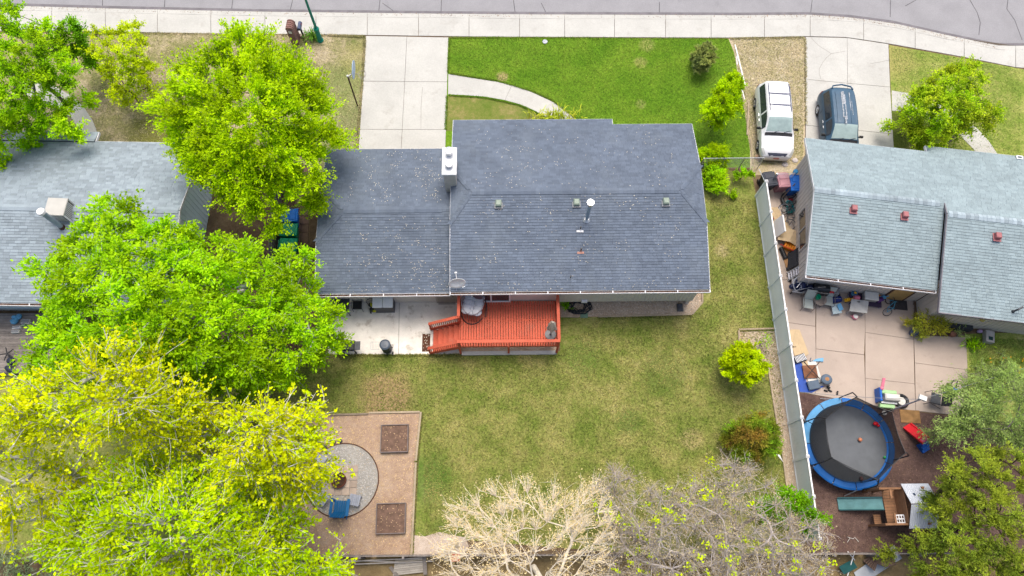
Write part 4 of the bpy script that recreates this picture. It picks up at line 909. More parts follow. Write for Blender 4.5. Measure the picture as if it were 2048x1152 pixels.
# ------------------------------------------------------------------ fences
vf = empty('vinyl_fence', (14.31, 18.95, 0), 0, 'tall grey vinyl privacy fence beside the back lawn', 'fence')
FL = 1.845; pp_ = pn = pr_ = None
for k in range(11):
    y = -FL*k
    b = MB(); b.box(-.065, .065, y-.065, y+.065, 0, 1.84); p_ = b.build('post', VINYL, vf)
    b = MB(); b.add([(-.085, y-.085, 1.84), (.085, y-.085, 1.84), (.085, y+.085, 1.84), (-.085, y+.085, 1.84), (0, y, 1.94)], [(0, 1, 4), (1, 2, 4), (2, 3, 4), (3, 0, 4), (3, 2, 1, 0)]); b.build('post_cap', WHITE, p_)
    if k == 10: break
    y1 = y-.066; y0 = y-FL+.066
    b = MB(); n = 10
    for i in range(n): b.box(-.02, .02, y0+(y1-y0)*i/n+.0015, y0+(y1-y0)*(i+1)/n-.0015, .12, 1.72, ch=0)
    b.build('panel', VINYL, vf)
    b = MB(); b.box(-.035, .035, y0, y1, 1.7, 1.82); b.build('top_rail', VINYL if 0 else WHITE, vf)
    b = MB(); b.box(-.035, .035, y0, y1, .03, .13); b.build('bottom_rail', VINYL, vf)
# board fence on the left boundary
wf0 = at(563, 410); wf = empty('board_fence', wf0, 0, 'weathered grey board fence between the garage and left house', 'fence')
dirv = (at(557, 526)-wf0).normalized(); a0 = wf0+dirv*-3.2; n = 118; vari = []
for i in range(n):
    q = a0+dirv*(.15*i)-wf0
    if len(vari) < 6:
        b = MB(); h = RNG.uniform(1.72, 1.8); b.box(-.012, .012, -.066, .066, .04, h); o = b.build('picket', WOODG, wf); vari.append(o)
    else: o = RNG.choice(vari).copy(); COL.objects.link(o)
    o.location = q; o.rotation_euler = (0, RNG.uniform(-.02, .02), math.atan2(dirv.y, dirv.x)+math.pi/2)
L_ = .15*n
for z in (.35, 1.45): b = MB(); b.bar(a0-wf0+Vector((.035, 0, z)), a0-wf0+dirv*L_+Vector((.035, 0, z)), .04, .09); b.build('rail', WOODG, wf)
for i in range(8): q = a0-wf0+dirv*(L_*i/7); b = MB(); b.box(q.x+.06, q.x+.15, q.y-.045, q.y+.045, 0, 1.85); b.build('post', WOODG, wf)
# chain link fence and gate
cl = thing('chain_link_fence', 1460, 336, 'galvanised chain link fence between the house corner and parking strip', 'fence'); Lc = cl.location
pA, pB = at(1398, 338)-Lc, at(1514, 337)-Lc
for t in (0, .35, .68, 1): q = pA.lerp(pB, t); b = MB(); b.cyl((q.x, q.y), .03, 0, 1.2, 10); b.build('post', STEEL, cl)
b = MB(); b.tube([pA+Vector((0, 0, 1.2)), pB+Vector((0, 0, 1.2))], .026, 8); b.build('top_rail', STEEL, cl)
def chain(mb, A, B, z0, z1, st=.09):
    d = (B-A); L_ = d.length; h = z1-z0; n = int(L_/st)
    for i in range(-int(h/st), n):
        for s in (1, -1):
            x0, x1 = i*st, i*st+h
            if s < 0: x0, x1 = x1, x0
            za, zb_ = z0, z1
            def cp(x, z): return A+d*(x/L_)+Vector((0, 0, z))
            lo, hi = min(x0, x1), max(x0, x1); t0 = max(0, -lo/(hi-lo)) if lo < 0 else 0; t1 = min(1, (L_-lo)/(hi-lo))
            if t1 <= t0: continue
            f = (lambda t: (lo+(hi-lo)*t, z0+h*t)) if s > 0 else (lambda t: (lo+(hi-lo)*t, z1-h*t))
            mb.tube([cp(*f(t0)), cp(*f(t1))], .0035, 3, cap=False)
b = MB(); chain(b, pA, pB, .05, 1.19); b.build('mesh', STEEL, cl)
gt_ = thing('gate', 1534, 378, 'steel tube gate frame standing open in front of the wheelie bins', 'gate'); Lg = gt_.location
g0, g1 = at(1545, 393)-Lg, at(1572, 393)-Lg
b = MB(); g0, g1 = Vector((.12, .1, 0)), Vector((1.05, .15, 0)); b.tube([g0+Vector((0, 0, 1.55)), g1+Vector((0, 0, 1.55)), g1+Vector((0, 0, .2)), g0+Vector((0, 0, .2))], .026, 8, close=True); b.build('frame', STEEL, gt_)
b = MB(); chain(b, g0, g1, .2, 1.54, .11); b.build('mesh', STEEL, gt_)
b = MB(); b.cyl((.02, .08), .045, 0, 1.65, 12); b.build('post', STEEL, gt_)
# brace pole from chain link end post down to the vinyl fence
b = MB(); c = at(1518, 340); b.tube([at(1518, 338, 1.2)-c, at(1531, 366, 1.5)-c], .022, 8); o = b.build('rail', STEEL, None, 'galvanised rail joining the chain link post and vinyl fence end', 'rail'); o.location = c
# back fence: weathered low rails, leaning panel, wire
bf = thing('back_fence', 1230, 1112, 'weathered wooden back fence running under the bare trees', 'fence'); Lb = bf.location
fa, fb = at(560, 1116)-Lb, at(1900, 1110)-Lb; nP = 17
for i in range(nP): q = fa.lerp(fb, i/(nP-1)); b = MB(); b.box(q.x-.05, q.x+.05, q.y-.05, q.y+.05, 0, 1.15); b.build('post', WOODG, bf)
for z in (.5, 1.05): b = MB(); b.bar(fa+Vector((0, .07, z)), fb+Vector((0, .07, z)), .05, .1); b.build('rail', WOODG, bf)
for i in range(160):
    if RNG.random() < .12: continue
    q = fa.lerp(fb, (i+.5)/160); b = MB(); b.cbox((q.x, q.y+.12, .55), .17, .018, 1.0+RNG.uniform(-.1, .1), RNG.uniform(-.05, .05)); b.build('picket', WOODG, bf)
e = thing('fence_panel', 818, 1134, 'fallen grey slatted fence panel leaning behind the back fence', 'fence panel', 4)
for i in range(8): b = MB(); b.slab3([(-.75+.02*i, -.32+i*.09, .12+.02*i), (.8-.01*i, -.28+i*.09, .2+.02*i), (.8-.01*i, -.2+i*.09, .22+.02*i), (-.75+.02*i, -.24+i*.09, .14+.02*i)], .02); b.build('slat', mat('pale_grey_board', lin(190, 182, 170), .9, .1, 5, .15, 30, tint=.15), e)
b = MB(); b.slab3([(.7, -.4, .28), (.88, -.4, .28), (.88, .42, .45), (.7, .42, .45)], .03); b.build('batten', WOODG, e)
b = MB(); b.slab3([(-.95, .05, .1), (-.8, .12, .12), (-.4, -.4, .2), (-.55, -.45, .2)], .03); b.build('batten', WOODG, e)
for i, (a, b_) in enumerate((((712, 1128), (870, 1122)), ((700, 1120), (800, 1124)), ((690, 1123), (846, 1116)))):
    mb = MB(); c = at(*a); mb.tube([Vector((0, 0, .3+.1*i)), at(*b_)-c+Vector((0, 0, .35))], .03, 6)
    o = mb.build('pole', mat('silver_wood', lin(206, 198, 188), .8, .1), None, ['longest pale pole lying along the back fence', 'short pale pole lying among poles at the back fence', 'pale pole lying highest against the back fence'][i], 'pole'); o.location = c
b = MB(); b.slab3([(-.2, -.15, 1.3), (.2, -.15, 1.25), (.22, .15, 1.35), (-.18, .18, 1.4)], .02); b.box(-.22, -.19, -.02, .02, 0, 1.45); o = b.build('flag', mat('orange_red_cloth', lin(226, 84, 54), .8), None, 'orange red flag on a stick by the back fence', 'flag'); o.location = at(915, 1116)

# ------------------------------------------------------------------ street furniture
TEALM = mat('teal_green_paint', lin(14, 140, 122, .8), .45, .06, 3)
lp = thing('street_lamp', 641, 81, 'teal green street lamp post beside the pavement', 'street lamp')
b = MB(); b.lathe([(.2, 0), (.2, .08), (.15, .14), (.13, .95), (.17, 1.0), (.17, 1.1), (.1, 1.18)], 16); b.build('base', TEALM, lp)
b = MB(); b.cyl((0, 0), .085, 1.15, 5.2, 14, .06); b.build('pole', TEALM, lp)
b = MB(); b.lathe([(.06, 5.2), (.16, 5.25), (.2, 5.7), (.23, 5.72), (.05, 6.0), (.001, 6.05)], 16); b.build('lantern', TEALM, lp)
mp = thing('brick_pillar', 593, 82, 'reddish brick mailbox pillar at the pavement edge', 'pillar', -4)
BR = mat('pale_red_brick', lin(178, 136, 126), .9, .12, 6, .1, 30, .3, tint=.22)
b = MB(); b.box(-.19, .19, -.33, .33, 0, 1.36); b.build('mortar', mat('mortar', lin(186, 170, 160), .95), mp)
b = MB()
for r in range(18):
    z = r*.076+.004
    for s in (-1, 1):
        for i in range(4):
            y0 = -.335+i*.17+(.08 if r % 2 else 0); b.box(s*.2-.012, s*.2+.012, max(-.33, y0), min(.33, y0+.16), z, z+.066)
        for i in range(2): x0 = -.19+i*.2-(.06 if r % 2 else 0); b.box(max(-.188, x0), min(.188, x0+.185), s*.342-.012, s*.342+.012, z, z+.066)
b.build('brick', BR, mp, kind='stuff')
b = MB(); b.M = Matrix.Translation((0, 0, 1.36))
for i in range(5): b.tube([(.2*math.cos(a), -.27+.135*i, .2*math.sin(a)) for a in [math.pi*j/8 for j in range(9)]], .06, 5)
b.box(-.15, .15, -.3, .3, 0, .14); b.build('arched_top', BR, mp)
b = MB(); b.box(-.1, .1, -.36, -.335, 1.1, 1.3); b.build('mailbox_door', WHITE, mp)
mb_ = thing('mailbox', 608, 75, 'dark blue grey mailbox on a post beside the brick pillar', 'mailbox', -3)
b = MB(); b.M = Matrix.Translation((0, 0, 1.05)); b.tube([(0, -.27, 0), (0, .27, 0)], .11, 14); b.box(-.11, .11, -.27, .27, -.1, 0); b.build('box', mat('slate_mailbox', lin(86, 98, 130), .4, .06), mb_)
b = MB(); b.box(-.045, .045, -.045, .045, 0, .95); b.build('post', BLACK, mb_)
b = MB(); b.box(.115, .125, .05, .09, 1.05, 1.2); b.build('flag', REDP, mb_)
b = MB(); b.sphere((0, 0, .08), .17, .12, .13, 9, 5); o = b.build('rock', mat('cream_rock', lin(228, 206, 186), .9, .15, 5), None, 'cream stone at the foot of the dark mailbox', 'rock'); o.location = at(606, 74)
# basketball hoop
hp = thing('basketball_hoop', 715, 211, 'basketball hoop on a brown pole beside the driveway', 'basketball hoop'); Lh = hp.location
b = MB(); b.cyl((0, 0), .045, 0, 2.82, 12); b.build('pole', mat('brown_paint', lin(96, 68, 50), .6), hp)
bc = at(707.5, 140, 3.0)-Lh; rc = at(724, 148, 2.75)-Lh
b = MB(); pts = [(bc.y+.58*math.sin(a)*1.0, bc.z+.42*math.cos(a)*(1. if math.cos(a) > 0 else .75)) for a in [2*math.pi*i/24 for i in range(24)]]
b.add([(bc.x-.015, y, z) for y, z in pts]+[(bc.x+.015, y, z) for y, z in pts], [tuple(range(24)), tuple(range(24, 48))[::-1]]+[(i, 24+i, 24+(i+1) % 24, (i+1) % 24) for i in range(24)])
b.build('backboard', mat('pale_blue_board', lin(178, 206, 234), .4, .04), hp)
b = MB(); b.torus(rc, .225, .011, 28, 6); b.tube([(bc.x+.02, rc.y, rc.z), (rc.x-.225, rc.y, rc.z)], .02, 6); b.build('rim', mat('rim_grey', lin(176, 160, 158), .5), hp)
b = MB()
for i in range(10): a = i*.628; b.tube([(rc.x+.22*math.cos(a), rc.y+.22*math.sin(a), rc.z), (rc.x+.13*math.cos(a+.3), rc.y+.13*math.sin(a+.3), rc.z-.4)], .005, 3)
b.build('net', WHITE, hp)
b = MB(); b.tube([(0, 0, 2.8), (bc.x-.02, bc.y, 2.8)], .025, 6); b.tube([(0, 0, 2.5), (bc.x-.02, bc.y, 3.05)], .02, 6); b.build('bracket', STEEL, hp)
b = MB(); b.sphere((0, 0, 2.84), .07); b.build('pole_cap', WHITE, hp)
b = MB(); b.cyl((0, 0), .16, 0, .05, 8); o = b.build('sprinkler_cover', mat('pale_cap', lin(216, 220, 232), .6), None, 'pale round water meter cover in the front lawn', 'cover'); o.location = at(1090, 84)
# satellite dish, rooftop cooler
sdh = empty('satellite_dish', at(915, 570, 3.35), math.radians(8), 'white satellite dish on the back roof edge', 'satellite dish')
b = MB(); b.M = Matrix.Translation((0, 0, .42))@Matrix.Rotation(math.radians(70), 4, 'X'); b.lathe([(.001, 0), (.15, .012), (.3, .05), (.42, .1), (.43, .09), (.3, .03), (.001, -.02)], 24, sy=.85); b.build('dish', WHITE, sdh, smooth=True)
b = MB(); b.tube([(0, 0, -.1), (0, .05, .2), (0, .02, .42)], .03, 8); b.build('mast', STEEL, sdh)
b = MB(); b.tube([(0, -.02, .1), (0, .5, .3)], .018, 6); b.cbox((0, .52, .33), .1, .07, .1); b.build('feed_arm', WHITE, sdh)
b = MB(); b.tube([(.05, 0, -.07), (.25, -.12, -.1), (.5, -.05, -.08)], .02, 6); b.tube([(-.03, 0, .05), (-.1, -.25, -.1)], .015, 6); b.build('foot', STEEL, sdh)
pc = at(111, 413, 4.55); ac = empty('rooftop_cooler', (pc.x+.0, pc.y, 3.72), math.radians(-3), 'boxy cream evaporative cooler on the left grey roof', 'cooler')
b = MB(); b.box(-.5, .5, -.48, .48, .76, .84, ch=.03); b.build('lid', mat('cooler_cream', lin(216, 214, 206), .5, .05, 2), ac)
b = MB(); b.box(-.44, .44, -.42, .42, .02, .76); b.build('pad', mat('taupe_pad', lin(126, 120, 108), .8), ac)  # pad in one taupe tone behind the white louvers
for sx in (-1, 1):
    for sy in (-1, 1): b = MB(); b.box(sx*.47-.025, sx*.47+.025, sy*.45-.025, sy*.45+.025, 0, .76); b.build('corner_post', WHITE, ac)
for sx in (-1, 1):
    for k in range(9): b = MB(); b.box(sx*.465-.012, sx*.465+.012, -.40+.085*k, -.40+.085*k+.04, .05, .75); b.build('louver', WHITE, ac)
    for k in range(9): b = MB(); b.box(-.40+.087*k, -.40+.087*k+.04, sx*.445-.012, sx*.445+.012, .05, .75); b.build('louver', WHITE, ac)
b = MB(); b.box(-.5, .5, -.48, .48, -.06, .02); b.box(-.45, -.35, -.45, .45, -.3, -.06); b.box(.35, .45, -.45, .45, -.3, -.06); b.build('base', STEEL, ac)
# fallen petals on the roofs
def petals(name, m, n, fn, label, seed, size=.03):
    rs = np.random.RandomState(seed); c = []; tries = 0
    cl_ = [(rs.uniform(), rs.uniform()) for _ in range(60)]
    while len(c) < n and tries < n*20:
        tries += 1
        if rs.rand() < .65: k = cl_[rs.randint(60)]; q = (k[0]+rs.normal()*.03, k[1]+rs.normal()*.02)
        else: q = (rs.rand(), rs.rand())
        p = fn(q[0], q[1], rs)
        if p is not None: c.append(p)
    c = np.array(c); k = len(c); a = rs.uniform(0, 6.28, k); l = rs.uniform(.5, 1.3, k)*size; w_ = l*.5
    ux, uy, vx, vy = np.cos(a)*l, np.sin(a)*l, -np.sin(a)*w_, np.cos(a)*w_; z = c[:, 2]
    V = np.stack([np.c_[c[:, 0]-ux, c[:, 1]-uy, z+.008], np.c_[c[:, 0]-vx, c[:, 1]-vy, z+.016], np.c_[c[:, 0]+ux, c[:, 1]+uy, z+.012], np.c_[c[:, 0]+vx, c[:, 1]+vy, z+.02]], 1).reshape(-1, 3)
    i = np.arange(k)[:, None]*4; o = rawmesh(name, V, np.concatenate([i+[0, 1, 2], i+[0, 2, 3]]), np.repeat(rs.rand(k), 4), m); tag(o, label, None, None, 'stuff')
def onmain(u, v, rs):
    x, y = HX0+(HX1-HX0)*u, HY0+(HYb-HY0)*v
    if not(HX0 < x < HX1 and HY0 < y < HYb) or x > HX1-1.3 or x < HX0+1.2 or rs.rand() > (1.25-.75*u)*(1.1-.55*v): return None
    return (x, y, zroof(y)+.03)
def ongar(u, v, rs):
    x, y = -8.1+5.2*u, GY0+(GY1-GY0)*v
    if not(-8.3 < x < -2.9 and GY0 < y < GY1): return None
    if GM-.35 < y < GM+.35 or rs.rand() > (1.1-.5*v): return None
    return (x, y, GE+S2*((y-GY0) if y < GM else (GY1-y))+.03)
petals('fallen_petals', PETAL, 560, onmain, 'pale petals and leaves fallen on the main slate blue roof', 21)
petals('fallen_petals', PETAL, 620, ongar, 'pale petals and leaves fallen on the garage roof', 22)
# ------------------------------------------------------------------ vehicles
def crom(P, n):
    out = []; k = len(P)
    for i in range(k-1):
        a, b, c, d = P[max(i-1, 0)], P[i], P[i+1], P[min(i+2, k-1)]
        for j in range(n):
            t = j/n; out.append(tuple(.5*((2*b[m])+(-a[m]+c[m])*t+(2*a[m]-5*b[m]+4*c[m]-d[m])*t*t+(-a[m]+3*b[m]-3*c[m]+d[m])*t**3) for m in range(len(b))))
    return out+[tuple(P[-1])]
def minivan(root, body_m, L_=4.75, glassm=None, rails=True, plate=True, roofm=None, spoiler=False):
    # station: s, w_sill, w_max, w_belt, z_belt, w_top, z_top, z_mid
    ST = [(0, .60, .66, .55, .58, .40, .62, .63), (.06, .74, .82, .76, .66, .52, .71, .73), (.3, .86, .93, .90, .80, .68, .89, .92), (.7, .90, .95, .92, .90, .72, 1.0, 1.04),
          (1.1, .91, .96, .93, .98, .78, 1.08, 1.13), (1.35, .91, .96, .93, 1.02, .76, 1.24, 1.30), (1.7, .91, .96, .93, 1.03, .70, 1.47, 1.53), (2.0, .91, .96, .93, 1.04, .68, 1.64, 1.70), (2.4, .91, .96, .93, 1.04, .68, 1.69, 1.75),
          (3.2, .91, .96, .93, 1.05, .68, 1.70, 1.77), (4.0, .90, .96, .92, 1.05, .67, 1.67, 1.74), (4.4, .90, .95, .91, 1.03, .64, 1.58, 1.66), (4.58, .89, .93, .89, 1.0, .60, 1.40, 1.46), (4.68, .86, .9, .86, .92, .62, 1.08, 1.1), (4.73, .82, .87, .80, .75, .60, .82, .83), (4.75, .70, .76, .66, .62, .5, .68, .69)]
    SS = crom(ST, 6); ring = []
    for s, ws, wm, wb, zb, wt, zt, zm in SS:
        half = [(ws*.9, .24), (ws, .27), (wm, .5), (wm*.995, (.5+zb)/2+.03), (wb, zb), ((wb*.6+wt*.4), zb+(zt-zb)*.42), (wt, zt), (wt*.82, zt+(zm-zt)*.55), (wt*.4, zm-.008), (0, zm)]
        h2 = crom(half, 3); ring.append((s, [(-x, z) for x, z in h2]+[(x, z) for x, z in h2[::-1][1:]]))
    m = len(ring[0][1]); hN = (m-1)//2
    mb = MB(); V = [(x, -L_/2+s*L_/4.75, z) for s, r in ring for x, z in r]; n = len(ring)
    F = [(i*m+j, (i+1)*m+j, (i+1)*m+j+1, i*m+j+1) for i in range(n-1) for j in range(m-1)]+[tuple(range(m)), tuple(range((n-1)*m, n*m))[::-1]]
    mb.add(V, F, .5); body = mb.build('body', body_m, root, smooth=True)
    Vn = [Vector(v) for v in V]
    def nrm(i, j):
        a = Vn[min(i+1, n-1)*m+j]-Vn[max(i-1, 0)*m+j]; b = Vn[i*m+min(j+1, m-1)]-Vn[i*m+max(j-1, 0)]; q = b.cross(a)
        q.normalize(); c = Vn[i*m+j]; return q if q.dot(c-Vector((0, c.y, .7))) > 0 else -q
    def idx(s): return min(range(n), key=lambda i: abs(ring[i][0]-s))
    def patch(name, s0, s1, j0, j1, mt, off=.008, trim=None):
        i0, i1 = idx(s0), idx(s1); b = MB(); vs = []; w_ = j1-j0+1
        for i in range(i0, i1+1):
            for j in range(j0, j1+1):
                p = Vn[i*m+j]+nrm(i, j)*off; vs.append(p)
        fs = [(a*w_+c, (a+1)*w_+c, (a+1)*w_+c+1, a*w_+c+1) for a in range(i1-i0) for c in range(j1-j0)]
        b.add(vs, fs); return b.build(name, mt, root, smooth=True)
    gm = glassm or GLASS; DK = mat('black_trim', (.03, .03, .034), .5)
    B = 12; T = 18          # ring indices of belt line and roof edge on the -x side
    patch('windshield', 1.3, 1.98, T+1, m-1-T-1, glass('windscreen_glass', lin(196, 220, 216, .62), .12), .01)
    patch('cowl', 1.1, 1.26, T-0, m-1-T, DK, .008)
    for a, c in ((B+1, T-1), (m-1-T+1, m-1-B-1)):
        patch('side_window', 1.55, 2.38, a, c, gm, .01); patch('side_window', 2.47, 3.3, a, c, gm, .01); patch('side_window', 3.4, 4.35, a, c, gm, .01)
    patch('rear_window', 4.47, 4.66, T+1, m-1-T-1, gm, .01)
    for a, c in ((B-1, T-2), (m-1-T+2, m-1-B+1)): patch('headlight', .1, .42, a, c, glass('headlamp_glass', lin(226, 228, 222), .12), .012)
    patch('grille', .03, .17, T+1, m-1-T-1, mat('grille_dark', lin(92, 96, 116), .4), .012)
    for a, c in ((9, 13), (m-14, m-10)): patch('tail_light', 4.55, 4.68, a, c, mat('tail_red', lin(150, 26, 30), .3), .01)
    yy = lambda s: -L_/2+s*L_/4.75
    for s in (.92, 3.78):
        for sx in (-1, 1):
            w_ = empty('wheel', (sx*.85, yy(s), .33)); w_.parent = root
            b = MB(); b.M = Matrix.Rotation(math.pi/2, 4, 'Y'); b.lathe([(.2, -.12), (.31, -.12), (.335, -.08), (.335, .08), (.31, .12), (.2, .12)], 26); b.build('tyre', mat('tyre_rubber', (.02, .02, .021), .85), w_, smooth=False)
            b = MB(); b.M = Matrix.Rotation(math.pi/2, 4, 'Y'); b.lathe([(.001, sx*.09), (.07, sx*.1), (.2, sx*.118), (.215, sx*.1)], 26)
            for k in range(6): a = k*math.pi/3; b.bar((.05*math.cos(a), .05*math.sin(a), sx*.12), (.19*math.cos(a), .19*math.sin(a), sx*.125), .05, .02, (0, 0, 1))
            b.build('rim', CHROME, w_)
    for sx in (-1, 1):
        b = MB(); b.cbox((sx*1.08, yy(1.62), 1.06), .2, .1, .15, 0, ch=.03); b.bar((sx*.92, yy(1.6), 1.03), (sx*1.0, yy(1.61), 1.04), .06, .06); b.build('mirror', BLACK, root)
    for x0 in (-.42, .12): b = MB(); b.tube([(x0, yy(1.2), 1.2), (x0+.3, yy(1.3), 1.285), (x0+.52, yy(1.36), 1.29)], .012, 5); b.build('wiper', BLACK, root)
    if rails:
        RM = mat('roof_rail', lin(96, 98, 124), .5)
        for sx in (-1, 1): b = MB(); b.tube([(sx*.6, yy(2.35), 1.72), (sx*.6, yy(2.45), 1.79), (sx*.6, yy(4.0), 1.78), (sx*.58, yy(4.25), 1.69)], .022, 6); b.build('roof_rail', RM, root)
        for s in (2.75, 3.5): b = MB(); b.bar((-.6, yy(s), 1.805), (.6, yy(s), 1.805), .05, .02); b.build('crossbar', RM, root)
    if spoiler:
        b = MB(); b.tube([(-.6, yy(4.38), 1.66), (-.5, yy(4.6), 1.62), (0, yy(4.7), 1.63), (.5, yy(4.6), 1.62), (.6, yy(4.38), 1.66)], .045, 6); b.build('spoiler', body_m, root)
    if plate: b = MB(); b.box(-.16, .16, -.01, .01, .5, .62); o = b.build('licence_plate', mat('plate', lin(226, 150, 140), .5), root); o.location = (0, -L_/2-.02, -.05)
def doorlines(root, L_=4.75):
    for sx in (-1, 1):
        for s in (1.5, 2.42, 3.35):
            y = -L_/2+s; b = MB(); b.tube([(sx*.915, y, .3), (sx*.968, y, .5), (sx*.962, y, .8), (sx*.936, y, 1.02)], .006, 4); b.build('door_seam', mat('seam', (.06, .06, .065), .6), root)
        for s in (2.25, 2.6): b = MB(); b.cbox((sx*.965, -L_/2+s, .9), .03, .18, .035); b.build('handle', MATS['seam'] if 0 else CHROME, root)
CARW = mat('white_car_paint', (.74, .75, .77), .25, .03, 2, coat=.6)
wv = empty('minivan', (15.76, 23.5, 0), math.radians(-4), 'white minivan with roof rails parked on the dry strip', 'minivan'); minivan(wv, CARW); doorlines(wv)
CARB = mat('steel_blue_car_paint', lin(72, 106, 132), .45, .08, 2, coat=.15, grime=(lin(196, 202, 208), 1.3, .58, .0))
bv = empty('minivan', (19.42, 23.0, 0), math.radians(-4.5), 'faded blue minivan with peeling roof paint on the driveway', 'minivan'); minivan(bv, CARB, rails=False, plate=False, spoiler=True); doorlines(bv)
# peeling clear coat on the roof, ridges
b = MB()
for x0 in (-.38, .0, .38):
    b.tube([(x0-.1, -.3, 1.758), (x0-.1, 1.75, 1.765)], .009, 4)
b.build('roof_rib', CARB, bv)
b = MB(); rs = np.random.RandomState(4)
for (x, ya, yb, w_) in ((-.14, .0, 1.75, .045), (.02, -.1, 1.6, .04), (-.06, .9, 1.78, .07), (.3, .5, 1.75, .03), (.4, .2, 1.2, .02), (-.04, -.4, .1, .07)):
    y = ya; L_, R_ = [], []
    while y < yb: L_.append((x-w_*rs.uniform(.3, 1), y)); R_.append((x+w_*rs.uniform(.3, 1), y)); y += .05
    for i in range(len(L_)-1):
        zz = lambda x_: 1.779-.06*abs(x_)**2
        b.add([(q[0], q[1], zz(q[0])) for q in (L_[i], R_[i], R_[i+1], L_[i+1])], [(0, 1, 2, 3)])
b.build('peeled_paint', mat('chalky_paint', lin(206, 212, 220), .9, .25, 9), bv)

# ------------------------------------------------------------------ wheelie bins
def wheelie(p, rz, m, lab, lidm=None, h=1.05, w_=.64, d=.74):
    e = empty('wheelie_bin', p, math.radians(rz), lab, 'wheelie bin')
    b = MB(); vs = [(sx*w_*.4, sy*d*.36+(.05), 0) for sx, sy in ((-1, -1), (1, -1), (1, 1), (-1, 1))]+[(sx*w_*.49, sy*d*.48, h-.06) for sx, sy in ((-1, -1), (1, -1), (1, 1), (-1, 1))]
    b.add(vs, [(3, 2, 1, 0), (4, 5, 6, 7)]+[(i, (i+1) % 4, 4+(i+1) % 4, 4+i) for i in range(4)]); b.build('tub', m, e)
    b = MB(); b.box(-w_*.53, w_*.53, -d*.54, d*.5, h-.06, h+.01, ch=.035)
    b.box(-w_*.4, w_*.4, -d*.42, -.02, h+.01, h+.035, ch=.02); b.box(-w_*.4, w_*.4, .02, d*.38, h+.01, h+.035, ch=.02); b.build('lid', lidm or m, e)
    b = MB(); b.tube([(-w_*.4, d*.55, h-.08), (w_*.4, d*.55, h-.08)], .022, 6); b.build('handle', m, e)
    for sx in (-1, 1): b = MB(); b.M = Matrix.Translation((sx*w_*.44, d*.42, .13))@Matrix.Rotation(math.pi/2, 4, 'Y'); b.lathe([(.001, -.03), (.13, -.03), (.13, .03), (.001, .03)], 16); b.build('wheel', BLACK, e)
    return e
def zat(px, py, z): p = at(px, py, z); return Vector((p.x, p.y, 0))
wheelie(zat(578, 430, 1.05), 92, mat('royal_blue_bin', lin(0, 118, 220, .9), .45, .06, 3), 'blue wheelie bin nearest the yellow green tree, by the board fence', w_=.74, d=.9)
wheelie(zat(576.5, 459, 1.05), 90, TEAL, 'green wheelie bin between the blue bin and another green bin', w_=.70, d=.92)
wheelie(zat(575, 489, 1.05), 88, TEAL, 'green wheelie bin at the end of the row with a ridged lid', w_=.72, d=.94)
wheelie(zat(1540, 358, 1.0), 8, mat('charcoal_bin', lin(52, 58, 72), .5, .08, 3), 'charcoal wheelie bin at the left of the trio by the gate', w_=.68, d=.85)
wheelie(zat(1567, 360, 1.0), 3, MAROON, 'faded maroon wheelie bin between the charcoal and blue bins', w_=.64, d=.86)
wheelie(zat(1594, 366, 1.0), -4, mat('bright_blue_bin', lin(34, 120, 220), .45, .06, 3), 'bright blue wheelie bin beside the right house wall', w_=.7, d=.95)
e = empty('water_jug', at(1590, 345, 1.08), 0, 'light blue water jug cap resting on the bright blue bin', 'jug'); b = MB(); b.lathe([(.001, 0), (.13, 0), (.14, .12), (.12, .18), (.001, .18)], 18); b.build('jug', mat('sky_plastic', lin(72, 176, 238), .4), e); b = MB(); b.torus((0, 0, .185), .075, .02, 18, 6); b.build('rim', BLUEL, e)

# ------------------------------------------------------------------ clutter along the neighbour's side path
def bicycle(name, px, py, rz, lab, m, lean=.25, sc=1., tilt=0):
    e = thing(name, px, py, lab, 'bicycle', rz, .02, sc); Q = Matrix.Rotation(lean, 4, 'X')
    for x in (-.5, .5):
        w_ = empty('wheel'); w_.parent = e
        b = MB(Q); b.M = Q@Matrix.Translation((x, 0, .33))@Matrix.Rotation(math.pi/2, 4, 'X'); b.tube([(.31*math.cos(2*math.pi*i/28), .31*math.sin(2*math.pi*i/28), 0) for i in range(28)], .024, 6, close=True); b.build('tyre', BLACK, w_)
        b = MB(Q); b.M = Q@Matrix.Translation((x, 0, .33))@Matrix.Rotation(math.pi/2, 4, 'X'); [b.tube([(0, 0, 0), (.3*math.cos(a), .3*math.sin(a), 0)], .004, 3) for a in [i*.524 for i in range(12)]]; b.tube([(.285*math.cos(2*math.pi*i/24), .285*math.sin(2*math.pi*i/24), 0) for i in range(24)], .012, 5, close=True); b.build('rim', STEEL, w_)
    b = MB(Q)
    for a, c in (((-.5, 0, .33), (-.1, 0, .3)), ((-.1, 0, .3), (-.2, 0, .8)), ((-.2, 0, .72), (.35, 0, .75)), ((-.1, 0, .3), (.36, 0, .7)), ((-.5, 0, .33), (-.18, 0, .7)), ((.5, 0, .33), (.33, 0, .88))): b.tube([a, c], .02, 6)
    b.build('frame', m, e)
    b = MB(Q); b.sphere((-.22, 0, .83), .14, .07, .04, 10, 5); b.build('saddle', BLACK, e)
    b = MB(Q); b.tube([(.25, -.27, .92), (.33, -.1, .9), (.33, .1, .9), (.25, .27, .92)], .016, 6); b.build('handlebar', BLACK, e)
    return e
bicycle('bicycle', 1570, 404, 62, 'dark mountain bike leaning on the right house wall', BLACK, .5)
bicycle('bicycle', 1562, 438, 100, 'grey bicycle fallen against the wall below the side window', GREYDK, 1.0)
bicycle('bicycle', 1560, 432, -45, 'red bicycle frame lying on the cardboard by the fence', mat('bike_red', lin(170, 60, 60), .4), 1.25, .75)
